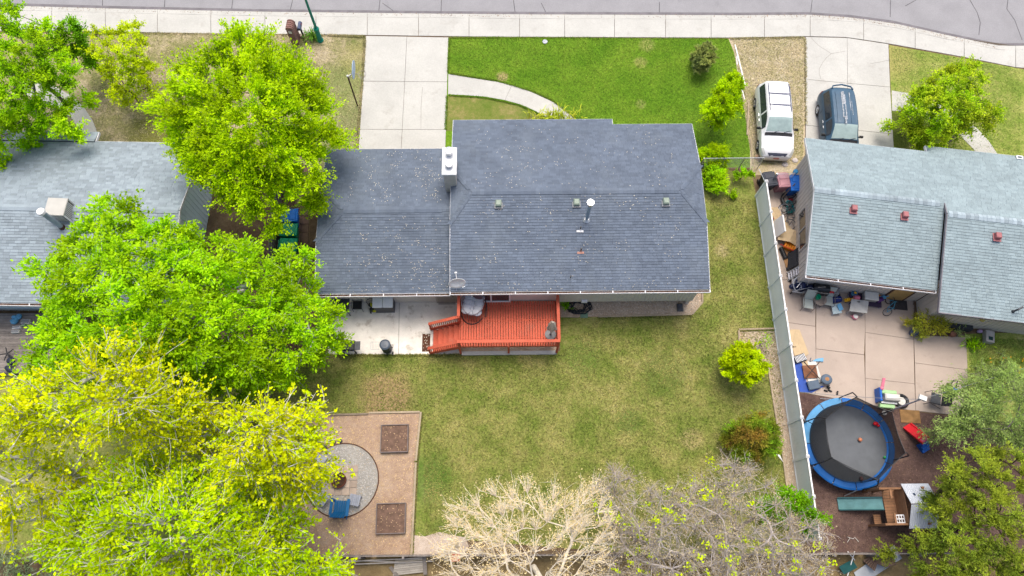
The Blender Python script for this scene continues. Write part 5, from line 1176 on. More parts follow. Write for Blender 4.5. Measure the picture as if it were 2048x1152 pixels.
e = thing('kids_pool', 1578, 401, 'coiled black tyre swing ring with a red toy inside', 'tyre', 0, .03); b = MB(); b.torus((0, 0, .12), .42, .1, 26, 8); b.build('tyre', BLACK, e); b = MB(); b.sphere((.05, 0, .12), .13, .1, .1); b.build('toy', REDP, e); e.name = 'tyre'
e = thing('storage_tub', 1577, 423, 'teal plastic storage tub among the bicycles', 'tub', 8); b = MB(); b.lathe([(.001, .01), (.2, .01), (.27, .34), (.29, .35), (.25, .33), (.19, .04), (.001, .04)], 4, a0=.78, a1=.78+2*math.pi); b.build('tub', mat('teal_plastic', lin(20, 170, 172), .45), e)
e = thing('storage_tub', 1576, 410, 'pale aqua basin beside the teal tub', 'tub', 20); b = MB(); b.lathe([(.001, .01), (.15, .01), (.2, .2), (.22, .2), (.16, .03), (.001, .03)], 16); b.build('basin', mat('aqua_plastic', lin(130, 210, 214), .45), e)
def poles(pa, pb, za, zb_, r_, m, lab, cat='pole', nm='pole'):
    c = at(*pa); mb = MB(); mb.tube([Vector((0, 0, za)), at(*pb)-c+Vector((0, 0, zb_))], r_, 7); o = mb.build(nm, m, None, lab, cat); o.location = c
poles((1560, 400), (1574, 388), .1, 1.25, .03, mat('pole_taupe', lin(140, 124, 116), .7), 'taupe pole leaning between the gate and the blue bin')
poles((1600, 397), (1600, 385), .3, 1.6, .035, BLACK, 'black pole leaning on the wall just below the blue bin')
poles((1598, 400), (1606, 384), .2, 1.4, .025, BLACK, 'thin black pole leaning beside a thicker pole at the wall')
def cardboard(px, py, w_, d, rz, lab, z=.03, fold=.15, m=CARD):
    e = thing('cardboard_sheet', px, py, lab, 'cardboard', rz, z)
    b = MB(); b.slab3([(-w_/2, -d/2, .04), (0, -d/2, .04+fold), (0, d/2, .04+fold*.8), (-w_/2, d/2, .05)], .012); b.build('flap', m, e)
    b = MB(); b.slab3([(.004, -d/2, .04+fold), (w_/2, -d/2*.8, .06), (w_/2, d/2*.9, .03), (.004, d/2, .04+fold*.8)], .012); b.build('flap', m, e)
cardboard(1553, 437, .8, 1.3, 22, 'flattened tan cardboard box nearest the fence end', .03, .2)
cardboard(1566, 460, .9, 1.5, 30, 'long flattened cardboard box under the red bicycle frame', .05, .22)
cardboard(1580, 476, 1.2, .85, -28, 'large crumpled cardboard sheet above the orange crate', .3, .3)
cardboard(1572, 515, .35, 1.2, 6, 'narrow brown cardboard strip beside the black crate panels', .03, .08, mat('brown_card', lin(196, 150, 104), .85))
e = thing('whiteboard', 1556, 461, 'white panel leaning upright against the vinyl fence', 'panel', 0); b = MB(); b.slab3([(-.25, -.5, .1), (-.05, -.5, .95), (-.05, .5, .95), (-.25, .5, .1)], .04); b.box(-.055, .03, -.5, .5, .95, 1.0); b.build('panel', WHITE, e)
e = thing('crate', 1584, 497, 'orange slatted plastic crate under the cardboard', 'crate', -28)
b = MB(); b.box(-.5, .5, -.28, .28, .05, .1); b.build('base', ORANGE, e)
for i in range(8): b = MB(); b.box(-.5+i*.128, -.5+i*.128+.09, -.28, .28, .36, .4); b.build('slat', ORANGE, e)
b = MB(); b.box(-.5, .5, -.3, -.282, .1, .34); b.box(-.5, .5, .282, .3, .1, .34); b.build('side', ORANGE, e)
e = thing('bumper', 1565, 508, 'black ribbed roll standing beside the orange crate', 'roll', 15); b = MB(); b.M = Matrix.Rotation(math.pi/2, 4, 'X'); b.cyl((0, .12), .12, -.35, .35, 12); [b.torus((0, .12, -.3+i*.1), .12, .02, 14, 5) for i in range(7)]; b.build('roll', BLACK, e); e.name = 'foam_roll'
e = thing('broom', 1580, 499, 'long red broom handle lying across the orange crate', 'broom', 62, .45); b = MB(); b.tube([(0, -.7, 0), (0, .6, .1)], .018, 6); b.build('handle', REDP, e); b = MB(); b.cbox((0, -.78, 0), .3, .1, .1); b.build('head', mat('pink_bristle', lin(226, 110, 110), .8), e)
def leaning(name, px, py, label, cat, A, B_, C_, D, build):
    """flat thing leaning on the wall: corner points low-left, low-right ... given as (pixel x, pixel y, height)"""
    o = at(px, py); e = empty(name, o, 0, label, cat); P = [at(*q)-o for q in (A, B_, C_, D)]
    f = lambda u, v: (P[0].lerp(P[1], u)).lerp(P[3].lerp(P[2], u), v); build(e, f); return e
def crate_(e, f):
    for k in range(2):
        u0, u1 = (.0, .47) if k == 0 else (.5, 1.)
        b = MB(); b.slab3([f(u0, 0), f(u1, 0), f(u1, 1), f(u0, 1)], .015); b.build('panel', mat('black_mesh_panel', lin(64, 64, 70), .7), e)
        for i in range(10): b = MB(); v = (i+.5)/10; up = Vector((0, 0, .012)); b.bar(f(u0+.01, v)+up, f(u1-.01, v)+up, .02, .015); b.build('bar', GREYDK, e)
        b = MB(); b.tube([f(u0, 0), f(u1, 0), f(u1, 1), f(u0, 1)], .022, 6, close=True); b.build('frame', BLACK, e)
leaning('dog_crate', 1580, 528, 'folded black wire dog crate panels leaning on the wall', 'crate', (1573, 541, .05), (1615, 521, 1.4), (1616, 484, 1.4), (1573, 509, .05), crate_)
def ladder_(e, f):
    for v in (.04, .96): b = MB(); b.bar(f(0, v), f(1, v), .06, .08); b.build('rail', STEEL, e)
    for i in range(7): b = MB(); u = (i+.6)/7.2; b.bar(f(u, .1), f(u, .9), .09, .04); b.build('rung', mat('pale_rung', lin(236, 236, 246), .5), e)
leaning('ladder', 1588, 552, 'aluminium step ladder leaning by the house corner below the dog crate', 'ladder', (1576, 562, .05), (1611, 541, 1.25), (1611, 526, 1.25), (1574, 545, .05), ladder_)
e = thing('bed_frame', 1590, 560, 'grey folded bed frame rails below the ladder', 'frame', -30, .03); b = MB(); b.tube([(-.5, 0, .05), (.6, .06, .4), (.62, .2, .4), (-.48, .14, .05)], .03, 6, close=True); b.build('frame', mat('taupe_metal', lin(150, 140, 132), .5), e)

# ------------------------------------------------------------------ things on the neighbour's patio
e = thing('plastic_table', 1594, 577, 'white plastic table top beneath the navy tarp bundle', 'table', -6); b = MB(); b.box(-.42, .42, -.4, .4, .38, .43, ch=.015); b.build('tabletop', mat('grey_white_plastic', lin(206, 204, 206), .5), e)
for sx in (-1, 1):
    for sy in (-1, 1): b = MB(); b.box(sx*.38-.025, sx*.38+.025, sy*.35-.025, sy*.35+.025, 0, .38); b.build('leg', BLACK, e)
e = thing('tarp_bundle', 1601, 573, 'crumpled navy tarp bundle heaped by the house corner', 'tarp', 10, .44, 1.35)
b = MB(); rs = np.random.RandomState(9)
for i in range(9): b.sphere((rs.uniform(-.35, .35), rs.uniform(-.25, .3), rs.uniform(0, .2)), rs.uniform(.16, .3), rs.uniform(.1, .24), rs.uniform(.08, .2), 8, 5)
b.build('tarp', mat('navy_tarp', lin(38, 52, 96), .35, .3, 6), e); b = MB(); [b.tube([(rs.uniform(-.4, .4), rs.uniform(-.3, .3), .25), (rs.uniform(-.4, .4), rs.uniform(-.3, .3), .32)], .014, 5) for i in range(7)]; b.torus((-.1, 0, .25), .32, .02, 20, 5, (.3, .2)); b.build('strap', STEEL, e)
e = thing('grill', 1631, 588, 'black barbecue grill pushed against the back wall', 'grill', -8); b = MB(); b.box(-.5, .4, -.25, .25, .1, .8); b.build('cart', BLACK, e); b = MB(); b.M = Matrix.Translation((-.05, 0, .8))@Matrix.Rotation(math.pi/2, 4, 'Y'); b.lathe([(.26, -.42), (.26, .42)], 14, a0=math.pi/2, a1=1.5*math.pi); b.box(-.02, .0, -.26, .26, -.42, .42); b.build('hood', mat('gloss_black', (.02, .022, .026), .2), e); b = MB(); b.bar((-.4, -.3, .95), (.3, -.3, .95), .03, .03); b.bar((-.3, -.05, 1.07), (.1, .02, 1.07), .03, .02); b.build('handle', CHROME, e)
e = thing('toolbox', 1652, 588, 'red and grey toolbox on a shelf by the barbecue', 'toolbox', -8); b = MB(); b.box(-.2, .14, -.16, .16, .5, .72, ch=.02); b.build('box', REDP, e); b = MB(); b.box(.145, .42, -.2, .2, .45, .7, ch=.02); b.box(-.22, .45, -.22, .22, 0, .45); b.build('shelf', GREY, e)
def sling_chair(px, py, rz, lab):
    e = thing('patio_chair', px, py, lab, 'chair', rz); SL = mat('sage_sling', lin(196, 204, 196), .8, .05, 5)
    b = MB(); b.slab3([(-.26, -.32, .4), (.26, -.32, .4), (.26, .2, .36), (-.26, .2, .36)], .015); b.build('seat', SL, e)
    b = MB(); b.slab3([(-.26, .21, .36), (.26, .21, .36), (.26, .5, .98), (-.26, .5, .98)], .015); b.build('backrest', SL, e)
    for sx in (-1, 1):
        b = MB(); b.tube([(sx*.29, -.38, 0), (sx*.29, -.33, .6), (sx*.29, .28, .6), (sx*.28, .5, .98)], .016, 6); b.build('frame', mat('taupe_frame', lin(128, 120, 114), .5), e)
        b = MB(); b.tube([(sx*.29, .3, .6), (sx*.29, .46, 0)], .016, 6); b.build('leg', MATS['taupe_frame'], e)
sling_chair(1611, 610, -10, 'sage sling patio chair nearest the vinyl fence'); sling_chair(1650, 604, -12, 'sage sling patio chair beside the folding table')
e = thing('bucket', 1634, 596, 'teal watering bucket between the two sling chairs', 'bucket', 0, .5); b = MB(); b.lathe([(.001, 0), (.11, 0), (.14, .2), (.15, .2), (.1, .03), (.001, .03)], 16); b.build('bucket', TEAL, e)
e = thing('round_table', 1633, 604, 'round taupe patio table between the two sling chairs', 'table'); b = MB(); b.cyl((0, 0), .36, .44, .48, 24); b.build('tabletop', mat('taupe_top', lin(168, 152, 140), .6), e); b = MB(); [b.tube([(.2*math.cos(a), .2*math.sin(a), .45), (.3*math.cos(a), .3*math.sin(a), 0)], .016, 6) for a in (0, 2.1, 4.2)]; b.build('base', BLACK, e)
e = thing('drink_cooler', 1669, 602, 'navy blue bucket cooler right of the sling chairs', 'cooler', 0); b = MB(); b.M = Matrix.Translation((0, 0, .2))@Matrix.Rotation(.2, 4, 'Z')@Matrix.Rotation(math.pi/2, 4, 'Y'); b.cyl((0, 0), .17, -.25, .25, 16); b.build('drum', mat('cobalt', lin(24, 50, 130), .4), e); b = MB(); b.tube([(-.2, 0, .35), (0, 0, .45), (.2, 0, .35)], .015, 6); b.build('handle', STEEL, e)
poles((1666, 594), (1672, 572), .05, 1.35, .02, BLACK, 'black shovel shaft leaning on the back wall', 'shovel', 'shovel')
e = thing('kettle', 1671, 590, 'dark round pot and white lid by the back wall', 'pot', 0); b = MB(); b.sphere((.05, -.05, .14), .14, .12, .14); b.build('pot', BLACK, e); b = MB(); b.sphere((-.05, .05, .26), .1, .1, .05); b.build('lid', CREAM, e); e.name = 'pot'
e = thing('toy_chair', 1668, 620, 'small pale blue folding chair left of the grey folding table', 'chair', 8); b = MB(); b.slab3([(-.26, -.3, .3), (.22, -.3, .3), (.26, .24, .33), (-.22, .24, .33)], .03); b.build('seat', mat('ice_plastic', lin(206, 228, 234), .5), e); b = MB(); b.slab3([(.1, -.2, .36), (.3, -.14, .42), (.22, .2, .5), (.02, .14, .44)], .02); b.build('backrest', BLUEL, e)
for sx in (-.2, .2): b = MB(); b.tube([(sx, -.35, 0), (sx, .2, .3)], .014, 6); b.tube([(sx, .3, 0), (sx, -.2, .3)], .014, 6); b.build('leg', STEEL, e)
e = thing('folding_table', 1707, 618, 'pale grey folding table in the middle of the patio clutter', 'table', -6); b = MB(); b.slab3([(-.5, -.36, .6), (.42, -.4, .6), (.56, .3, .6), (-.34, .34, .6)], .04); b.build('tabletop', mat('pale_table', lin(212, 212, 208), .55), e); b = MB(); b.cbox((.02, .2, .61), .13, .05, .02); b.build('handle', BLACK, e)
for p in ((-.42, -.3), (.4, -.33), (.48, .24), (-.3, .28)): b = MB(); b.box(p[0]-.02, p[0]+.02, p[1]-.02, p[1]+.02, 0, .56); b.build('leg', STEEL, e)
e = thing('cool_box', 1732, 600, 'white cool box lid in the middle of the toy shelf', 'cooler', -8); b = MB(); b.box(-.34, .34, -.2, .2, .3, .62); b.build('body', mat('cool_grey', lin(190, 190, 186), .5), e); b = MB(); b.box(-.36, .36, -.23, .23, .625, .72, ch=.03); b.build('lid', CREAM, e)
e = thing('toy_shelf', 1726, 602, 'low dark shelf with purple trim under the white cool box', 'shelf', -8); b = MB(); b.box(-.85, .85, -.35, .3, .22, .28); b.build('top', mat('plum_board', lin(70, 56, 84), .7), e)
for x in (-.8, 0, .76): b = MB(); b.box(x, x+.05, -.35, .3, 0, .22); b.build('side', mat('lilac_board', lin(190, 184, 206), .6), e)
TOYS = [(1708, 579, BLUEL, 'sky blue toy bucket on the toy shelf', 'toy_bucket', 0), (1713, 588, PINKP, 'pink toy house left of the white cool box', 'toy_house', 1), (1695, 592, YELP, 'yellow toy digger on the patio shelf', 'toy_digger', 2), (1755, 585, ORANGE, 'orange toy figure right of the white cool box', 'toy_figure', 3), (1760, 592, mat('purple_plastic', lin(110, 60, 140), .5), 'purple toy box behind the blue bicycle', 'toy_box', 1), (1766, 587, BLUEL, 'pale blue toy car at the shelf end', 'toy_car', 2), (1733, 571, mat('plum_cloth', lin(60, 44, 76), .8), 'dark purple cushion hanging by the back wall', 'cushion', 0), (1757, 572, mat('magenta', lin(176, 24, 110), .6), 'magenta glove lying by the back wall', 'glove', 3)]
for px, py, m_, lab, nm, k in TOYS:
    e = thing(nm, px-2, py+9, lab, nm.replace('_', ' '), RNG.uniform(-30, 30), .29)
    b = MB()
    if k == 0: b.lathe([(.001, 0), (.12, 0), (.15, .22), (.16, .22), (.11, .02), (.001, .02)], 14)
    elif k == 1: b.box(-.13, .13, -.1, .1, 0, .16); b.slab3([(-.14, -.12, .16), (.14, -.12, .16), (.14, 0, .26), (-.14, 0, .26)], .02); b.slab3([(-.14, .12, .16), (.14, .12, .16), (.14, .003, .26), (-.14, .003, .26)], .02)
    elif k == 2: b.box(-.16, .16, -.09, .09, .06, .16, ch=.03); b.box(-.08, .06, -.07, .07, .16, .26, ch=.03); b.bar((.1, 0, .14), (.28, 0, .22), .04, .04)
    else: b.sphere((0, 0, .1), .09, .08, .1); b.sphere((0, 0, .24), .06); b.tube([(-.15, 0, .14), (.15, 0, .16)], .03, 6)
    b.build('shell', m_, e)
    if k == 2: b = MB(); [b.sphere((x, y, .05), .05, .03, .05, 8, 5) for x in (-.1, .1) for y in (-.09, .09)]; b.build('wheel', BLACK, e)
    if k == 0: b = MB(); b.sphere((0.04, .02, .2), .08, .07, .05); b.build('toy', YELP, e)
bk = bicycle('bicycle', 1768, 612, 68, 'small light blue childrens bicycle on the patio', mat('kids_blue', lin(90, 190, 226), .4), .75, .72)
e = thing('toy_pot', 1708, 635, 'pink toy pot with a white lid alone on the patio', 'toy', 0); b = MB(); b.lathe([(.001, 0), (.12, 0), (.15, .1), (.15, .2), (.13, .22)], 16); b.tube([(-.14, 0, .15), (-.22, .03, .18), (-.24, .05, .12)], .02, 6); b.build('pot', PINKP, e); b = MB(); b.lathe([(.13, .22), (.08, .25), (.001, .26)], 16); b.build('lid', CREAM, e)
e = thing('doormat', 1797, 610, 'charcoal rubber doormat in front of the tan door', 'doormat', -6, .03); b = MB(); b.box(-.46, .46, -.27, .27, 0, .015); b.build('mat', mat('charcoal_rubber', lin(84, 80, 80), .95, .15, 9), e)
e = thing('leaf_pile', 1828, 615, 'coil of brown hose along the step by the wall', 'hose', -6, .03); b = MB(); b.tube([(.02*math.sin(i*1.3), -.9+i*.06, .03+.02*(i % 2)) for i in range(32)], .03, 6); b.build('hose', mat('brown_hose', lin(130, 112, 100), .7), e); e.name = 'hose'
e = thing('plant_pot', 1823, 667, 'slate blue plant pot at the patio step', 'pot', 0); b = MB(); b.lathe([(.001, 0), (.16, 0), (.21, .3), (.22, .34), (.18, .32), (.001, .3)], 18); b.build('pot', mat('slate_blue_glaze', lin(92, 106, 136), .4), e)
e = thing('terracotta_pot', 1902, 671, 'terracotta pot among the plants by the back wall', 'pot', 0); b = MB(); b.lathe([(.001, 0), (.1, 0), (.14, .2), (.15, .24), (.12, .22), (.001, .2)], 14); b.build('pot', mat('terracotta', lin(186, 130, 106), .8), e)
e = thing('downspout_block', 1973, 676, 'grey concrete planter block with a dark opening by the lawn', 'planter', -14); b = MB(); b.box(-.22, .22, -.32, .32, 0, .35, ch=.02); b.build('block', mat('planter_grey', lin(206, 202, 196), .85), e); b = MB(); b.box(-.1, .12, -.22, -.02, .351, .356); b.build('opening', mat('dark_teal_void', lin(30, 76, 76), .6), e); e.name = 'planter'
b = MB(); b.sphere((0, 0, .12), .16, .1, .12); o = b.build('ball', mat('lilac_plastic', lin(206, 178, 222), .5), None, 'lilac deflated ball beside the planter block', 'ball'); o.location = at(1957, 664)
# left edge of the patio, by the fence
cardboard(1595, 688, .75, 1.6, 12, 'large tan cardboard sheet on the patio by the fence', .03, .06); cardboard(1586, 678, .5, .9, -20, 'cream cardboard piece tucked against the vinyl fence', .09, .06)
cardboard(1606, 718, .3, .9, 10, 'thin tan cardboard strip above the brown stool', .03, .04)
e = thing('drying_rack', 1598, 718, 'navy and white striped folded rack by the fence', 'rack', 18, .03); b = MB(); b.box(-.32, .32, -.2, .2, .1, .2, ch=.04); b.build('body', NAVY, e)
for i in range(8): b = MB(); b.box(-.28+i*.075, -.25+i*.075, -.17, .17, .2, .215); b.build('slat', WHITE, e)
e = thing('rug', 1608, 757, 'blue and white painted board lying by the fence corner', 'board', 0, .03); b = MB(); b.slab3([(-.5, 1.0, .03), (.0, .95, .03), (.1, -.3, .03), (1.0, -.42, .03), (.3, -.75, .03), (-.35, -.7, .03)], .03); b.build('board', mat('royal_blue_paint', lin(24, 84, 190), .5), e); b = MB(); b.slab3([(.05, .9, .036), (.75, .9, .036), (.95, -.4, .036), (.2, -.3, .036)], .006); b.build('panel', CREAM, e); e.name = 'painted_board'
e = thing('stool', 1619, 744, 'brown square table upside down with crossed legs', 'table', 2, .06); b = MB(); b.box(-.36, .36, -.34, .34, .05, .1); b.build('tabletop', mat('brown_board', lin(150, 102, 74), .8, .1, 5), e)
for sx in (-1, 1): b = MB(); b.bar((-.42*sx, .42, .55), (.4*sx, -.4, .14), .04, .04); b.build('leg', mat('dark_brown_leg', lin(90, 74, 68), .6), e)
e.name = 'folding_table'
e = thing('office_chair', 1640, 768, 'slate grey office chair tipped on its side by the fence', 'chair', 10, .03)
DEN = mat('slate_cloth', lin(108, 124, 142), .85, .08, 6)
b = MB(); b.box(-.72, -.1, -.24, .22, .12, .22, ch=.04); b.build('backrest', DEN, e)
b = MB(); b.sphere((.27, .13, .3), .3, .28, .1, 16, 8); b.build('seat', DEN, e, smooth=True); b = MB(); b.sphere((.27, .13, .37), .14, .13, .04); b.build('stain', mat('tan_stain', lin(190, 140, 96), .9), e)
b = MB(); b.cyl((.3, -.2), .04, .05, .3, 10); b.tube([(-.1, 0, .2), (.2, .1, .25)], .03, 6); b.sphere((.35, -.28, .08), .09, .06, .06); b.build('base', BLACK, e)
e = thing('scooter', 1635, 721, 'light blue toy scooter lying on the patio', 'scooter', 4, .02); b = MB(); b.slab3([(-.3, -.03, .06), (.25, -.1, .1), (.3, .1, .1), (-.1, .08, .08)], .05); b.build('deck', BLUEL, e); b = MB(); b.tube([(-.3, 0, .08), (-.45, -.05, .1), (-.35, .15, .1)], .02, 6); b.build('handlebar', mat('slate_plastic', lin(90, 110, 140), .5), e)
for x, y, lab in ((1652, 782, 'small black clod on the patio edge, left one'), (1660, 782, 'black shoe on the patio edge above the trampoline'), (1674, 787, 'black shoe on the patio edge nearer the toy playhouse')):
    b = MB(); b.sphere((0, 0, .04), .1, .05, .05, 8, 5); b.sphere((.08, 0, .06), .05, .05, .06, 8, 5); o = b.build('shoe', BLACK, None, lab, 'shoe'); o.location = at(x, y, .03); o.rotation_euler.z = RNG.random()*3
# ride-on toy house, wheel, stool, watering can
e = thing('toy_playhouse', 1768, 800, 'white and pale green toy kitchen with a pink slide', 'toy', -6)
b = MB(); b.box(-.2, .55, -.12, .22, .3, .62, ch=.06); b.build('body', CREAM, e); b = MB(); b.box(-.35, .45, .225, .42, .2, .5, ch=.04); b.build('shelf', GREENP, e); b = MB(); b.box(-.35, .42, -.45, -.25, .05, .25, ch=.03); b.build('tray', GREENP, e); b = MB(); b.box(-.48, -.36, -.2, .5, 0, .62, ch=.03); b.build('side', BLUEP, e); b = MB(); b.slab3([(-.42, .45, .6), (-.28, .45, .62), (-.22, .95, .8), (-.36, .95, .78)], .06); b.sphere((-.36, .45, .6), .1, .1, .08); b.build('slide', PINKP, e); b = MB(); b.box(-.3, .5, -.24, -.13, .0, .32); b.build('base', STEEL, e)
e = thing('wheel', 1801, 803, 'spare wheel with white hub beside the toy kitchen', 'wheel', 0); b = MB(); b.torus((0, 0, .1), .3, .085, 26, 8); b.build('tyre', BLACK, e); b = MB(); b.cyl((0, 0), .2, .06, .12, 20); [b.bar((0, 0, .13), (.2*math.cos(a), .2*math.sin(a), .12), .05, .02) for a in [i*1.047 for i in range(6)]]; b.build('rim', CREAM, e)
e = thing('bar_stool', 1862, 800, 'black folding camp chair at the patio edge', 'chair', -18, .03)
b = MB(); b.slab3([(-.2, -.28, .38), (.3, -.28, .36), (.3, .28, .36), (-.2, .28, .38)], .02); b.build('seat', GREYDK, e); b = MB(); b.slab3([(.32, -.3, .4), (.62, -.3, .8), (.62, .3, .8), (.32, .3, .4)], .02); b.build('backrest', BLACK, e)
for sy in (-1, 1): b = MB(); b.tube([(-.35, sy*.32, 0), (-.25, sy*.32, .55), (.4, sy*.32, .6), (.62, sy*.32, .85)], .016, 6); b.tube([(.5, sy*.32, 0), (-.2, sy*.32, .4)], .016, 6); b.build('frame', BLACK, e)
e.name = 'camp_chair'
e = thing('watering_can', 1898, 784, 'bright blue plastic ride-on toy half under the olive tree', 'toy', -20, .03); b = MB(); b.box(-.25, .2, -.2, .2, .1, .35, ch=.06); b.sphere((.25, .1, .3), .14, .1, .12); b.build('body', BLUEP, e); b = MB(); b.tube([(-.15, .2, .3), (-.1, .5, .45), (.1, .55, .45), (.15, .2, .3)], .03, 6); b.build('handle', NAVY, e); b = MB(); [b.sphere((x, y, .09), .09, .05, .09, 10, 6) for x in (-.18, .18) for y in (-.22, .22)]; b.build('wheel', BLACK, e); e.name = 'ride_on_toy'
# service mast with wire
e = thing('utility_mast', 1768, 826, 'thin grey utility mast with a lamp head and a wire', 'mast')
b = MB(); b.cyl((0, 0), .04, 0, 3.45, 10); b.build('pole', STEEL, e); b = MB(); b.cbox((.1, .06, 3.5), .34, .22, .14, -.4); b.build('lamp_head', CREAM, e); b = MB(); b.cyl((0, 0), .12, 0, .06, 12); b.build('base', WHITE, e)
lo = e.location; b = MB()
for tgt, z in (((2110, 718), 3.6), ((1600, 784), 2.2)):
    A = Vector((0, 0, 3.45)); B_ = at(*tgt, z)-lo; b.tube([A.lerp(B_, t/10)+Vector((0, 0, -.25*math.sin(math.pi*t/10))) for t in range(11)], .012, 5)
b.build('wire', GREY, e)

# ------------------------------------------------------------------ trampoline and play things
tp = at(1697, 886, .8); tr = empty('trampoline', (tp.x, tp.y, 0), 0, 'large round trampoline with blue pad and black safety net', 'trampoline'); TRr = 2.22
b = MB(); b.cyl((0, 0), TRr-.34, .77, .785, 48); b.build('jumping_mat', mat('mat_charcoal', lin(116, 121, 127), .8, .07, 2, .1, 60), tr)
PADB = mat('pad_blue', lin(24, 118, 206), .5, .1, 2); PADL = mat('pad_sun_faded_blue', lin(98, 172, 226), .55, .1, 2)
NSEG = 12
for i in range(NSEG):
    a0, a1 = 2*math.pi*i/NSEG+.01, 2*math.pi*(i+1)/NSEG-.01
    b = MB(); b.lathe([(TRr-.36, .80), (TRr-.3, .84), (TRr-.05, .84), (TRr+.03, .80), (TRr+.03, .72)], 6, a0=a0, a1=a1); b.build('pad', PADL if 3 <= i <= 5 else PADB, tr)
b = MB(); b.torus((0, 0, .74), TRr-.05, .035, 48, 6); b.build('frame_ring', STEEL, tr)
NET = mat('black_net', (.02, .022, .025), .9, .1, alpha=.82)
pa = [math.radians(d) for d in (152, 208, 278, 338, 38, 92)]; Rn = TRr-.28
for a in pa:
    c_, s_ = math.cos(a), math.sin(a); b = MB(); b.tube([((TRr+.02)*c_, (TRr+.02)*s_, 0), ((TRr+.02)*c_, (TRr+.02)*s_, 1.3), ((TRr-.02)*c_, (TRr-.02)*s_, 2.3), (Rn*c_, Rn*s_, 2.62)], .03, 8); b.build('pole', BLACK, tr)
    b = MB(); b.tube([((TRr+.25)*math.cos(a+.25), (TRr+.25)*math.sin(a+.25), .02), ((TRr-.05)*c_, (TRr-.05)*s_, .72), ((TRr+.25)*math.cos(a-.25), (TRr+.25)*math.sin(a-.25), .02)], .025, 6); b.build('leg', STEEL, tr)
for i in range(6):
    a0, a1 = pa[i], pa[(i+1) % 6]+(2*math.pi if pa[(i+1) % 6] < pa[i] else 0); b = MB(); n_ = 8; vs = []
    for z, sag in ((.82, 0), (1.5, .3), (2.5, .9)):
        for j in range(n_+1):
            t = j/n_; a = a0+(a1-a0)*t; pc = Vector((Rn*math.cos(a), Rn*math.sin(a))); ch_ = Vector((Rn*math.cos(a0), Rn*math.sin(a0))).lerp(Vector((Rn*math.cos(a1), Rn*math.sin(a1))), t)
            q = pc.lerp(ch_, sag); vs.append((q.x, q.y, z-(.12*math.sin(math.pi*t) if z > 2 else 0)))
    b.add(vs, [(r*(n_+1)+j, r*(n_+1)+j+1, (r+1)*(n_+1)+j+1, (r+1)*(n_+1)+j) for r in range(2) for j in range(n_)]); b.build('net', NET, tr)
b = MB(); pts = []
for i in range(6):
    a0, a1 = pa[i], pa[(i+1) % 6]
    for t in (0, .25, .5, .75): q = Vector((Rn*math.cos(a0), Rn*math.sin(a0))).lerp(Vector((Rn*math.cos(a1), Rn*math.sin(a1))), t); pts.append((q.x, q.y, 2.51-.12*math.sin(math.pi*t)))
b.tube(pts, .02, 6, close=True); b.build('net_edge', BLACK, tr)
for px, py, m_, r_, lab in ((1718.5, 880, mat('coral_ball', lin(236, 150, 110), .5), .1, 'small orange ball in the middle of the trampoline mat'), (1768, 915, mat('lime_ball', lin(80, 190, 110), .5), .07, 'small green ball at the right of the trampoline mat')):
    b = MB(); b.sphere((0, 0, r_), r_); o = b.build('ball', m_, None, lab, 'ball', smooth=True); o.location = at(px, py, .786)
b = MB(); b.sphere((0, 0, .12), .13, .1, .1); b.sphere((.13, -.1, .1), .08, .07, .07); o = b.build('toy', REDP, None, 'red and white toy lying by the right edge of the trampoline', 'toy'); o.location = at(1749, 848, .85)
b = MB(); b.sphere((0, 0, .1), .08, .12, .1); o = b.build('shoe', mat('pinkish_brown', lin(160, 110, 104), .7), None, 'brown shoe at the lower edge of the trampoline', 'shoe'); o.location = at(1721, 958, .8)
e = thing('plywood_sheet', 1820, 833, 'worn tan plywood board on the mulch above the red slide', 'board', -4, .01); b = MB(); b.box(-.5, .5, -.33, .33, 0, .03); b.build('sheet', mat('tan_plywood', lin(172, 132, 84), .85, .2, 3), e)
e = thing('slide', 1826, 870, 'small red toddler slide with blue steps on the mulch', 'slide', 28)
b = MB(); b.slab3([(-.22, .55, .04), (.22, .55, .04), (.2, -.25, .62), (-.2, -.25, .62)], .03); b.build('chute', REDP, e)
for sx in (-1, 1): b = MB(); b.slab3([(sx*.2, .55, .12), (sx*.26, .55, .12), (sx*.26, -.45, .76), (sx*.2, -.45, .76)], .12); b.build('side', REDP, e)
b = MB(); b.box(-.2, .2, -.47, -.27, .56, .64, ch=.02); b.build('platform', mat('pink_red', lin(240, 120, 150), .5), e)
for k in range(3): b = MB(); b.box(-.2, .22, -.62-.16*k, -.48-.16*k, .0, .5-.17*k); b.build('step', BLUEP, e)
# timber playhouse tower with slide
ph = empty('playhouse', (at(1806, 1010, 1.7).x, at(1806, 1010, 1.7).y, 0), 0, 'wooden playhouse tower with white metal roof and teal slide', 'playhouse'); Lp = ph.location
def P2(px, py, z): q = at(px, py, z)-Lp; return Vector((q.x, q.y, z))
PWD = mat('cedar_wood', lin(170, 126, 92), .85, .12, 5, .15, 30, .3, tint=.12)
fx0, fx1, fy0, fy1 = -.95, .95, -.85, .75; FZ = 1.0
for i in range(12): b = MB(); y = fy0+i*.134; b.box(fx0+.42, fx1, y, y+.12, FZ-.03, FZ+RNG.uniform(0, .006)); b.build('floor_board', PWD, ph)
for x in (fx0, fx0+.45, fx1-.06):
    for y in (fy0, fy1): b = MB(); b.box(x-.05, x+.05, y-.05, y+.05, 0, 1.75 if x < .4 else 2.1); b.build('post', PWD, ph)
for y in (fy0, fy1): b = MB(); b.bar((fx0, y, 1.74), (fx1-.6, y, 1.78), .09, .06); b.build('rail', PWD, ph)
b = MB(); b.bar((fx0+.45, fy0, 1.74), (fx0+.45, fy0+.5, 1.74), .09, .05); b.bar((fx0+.45, fy1-.45, 1.74), (fx0+.45, fy1, 1.74), .09, .05); b.build('rail', PWD, ph)
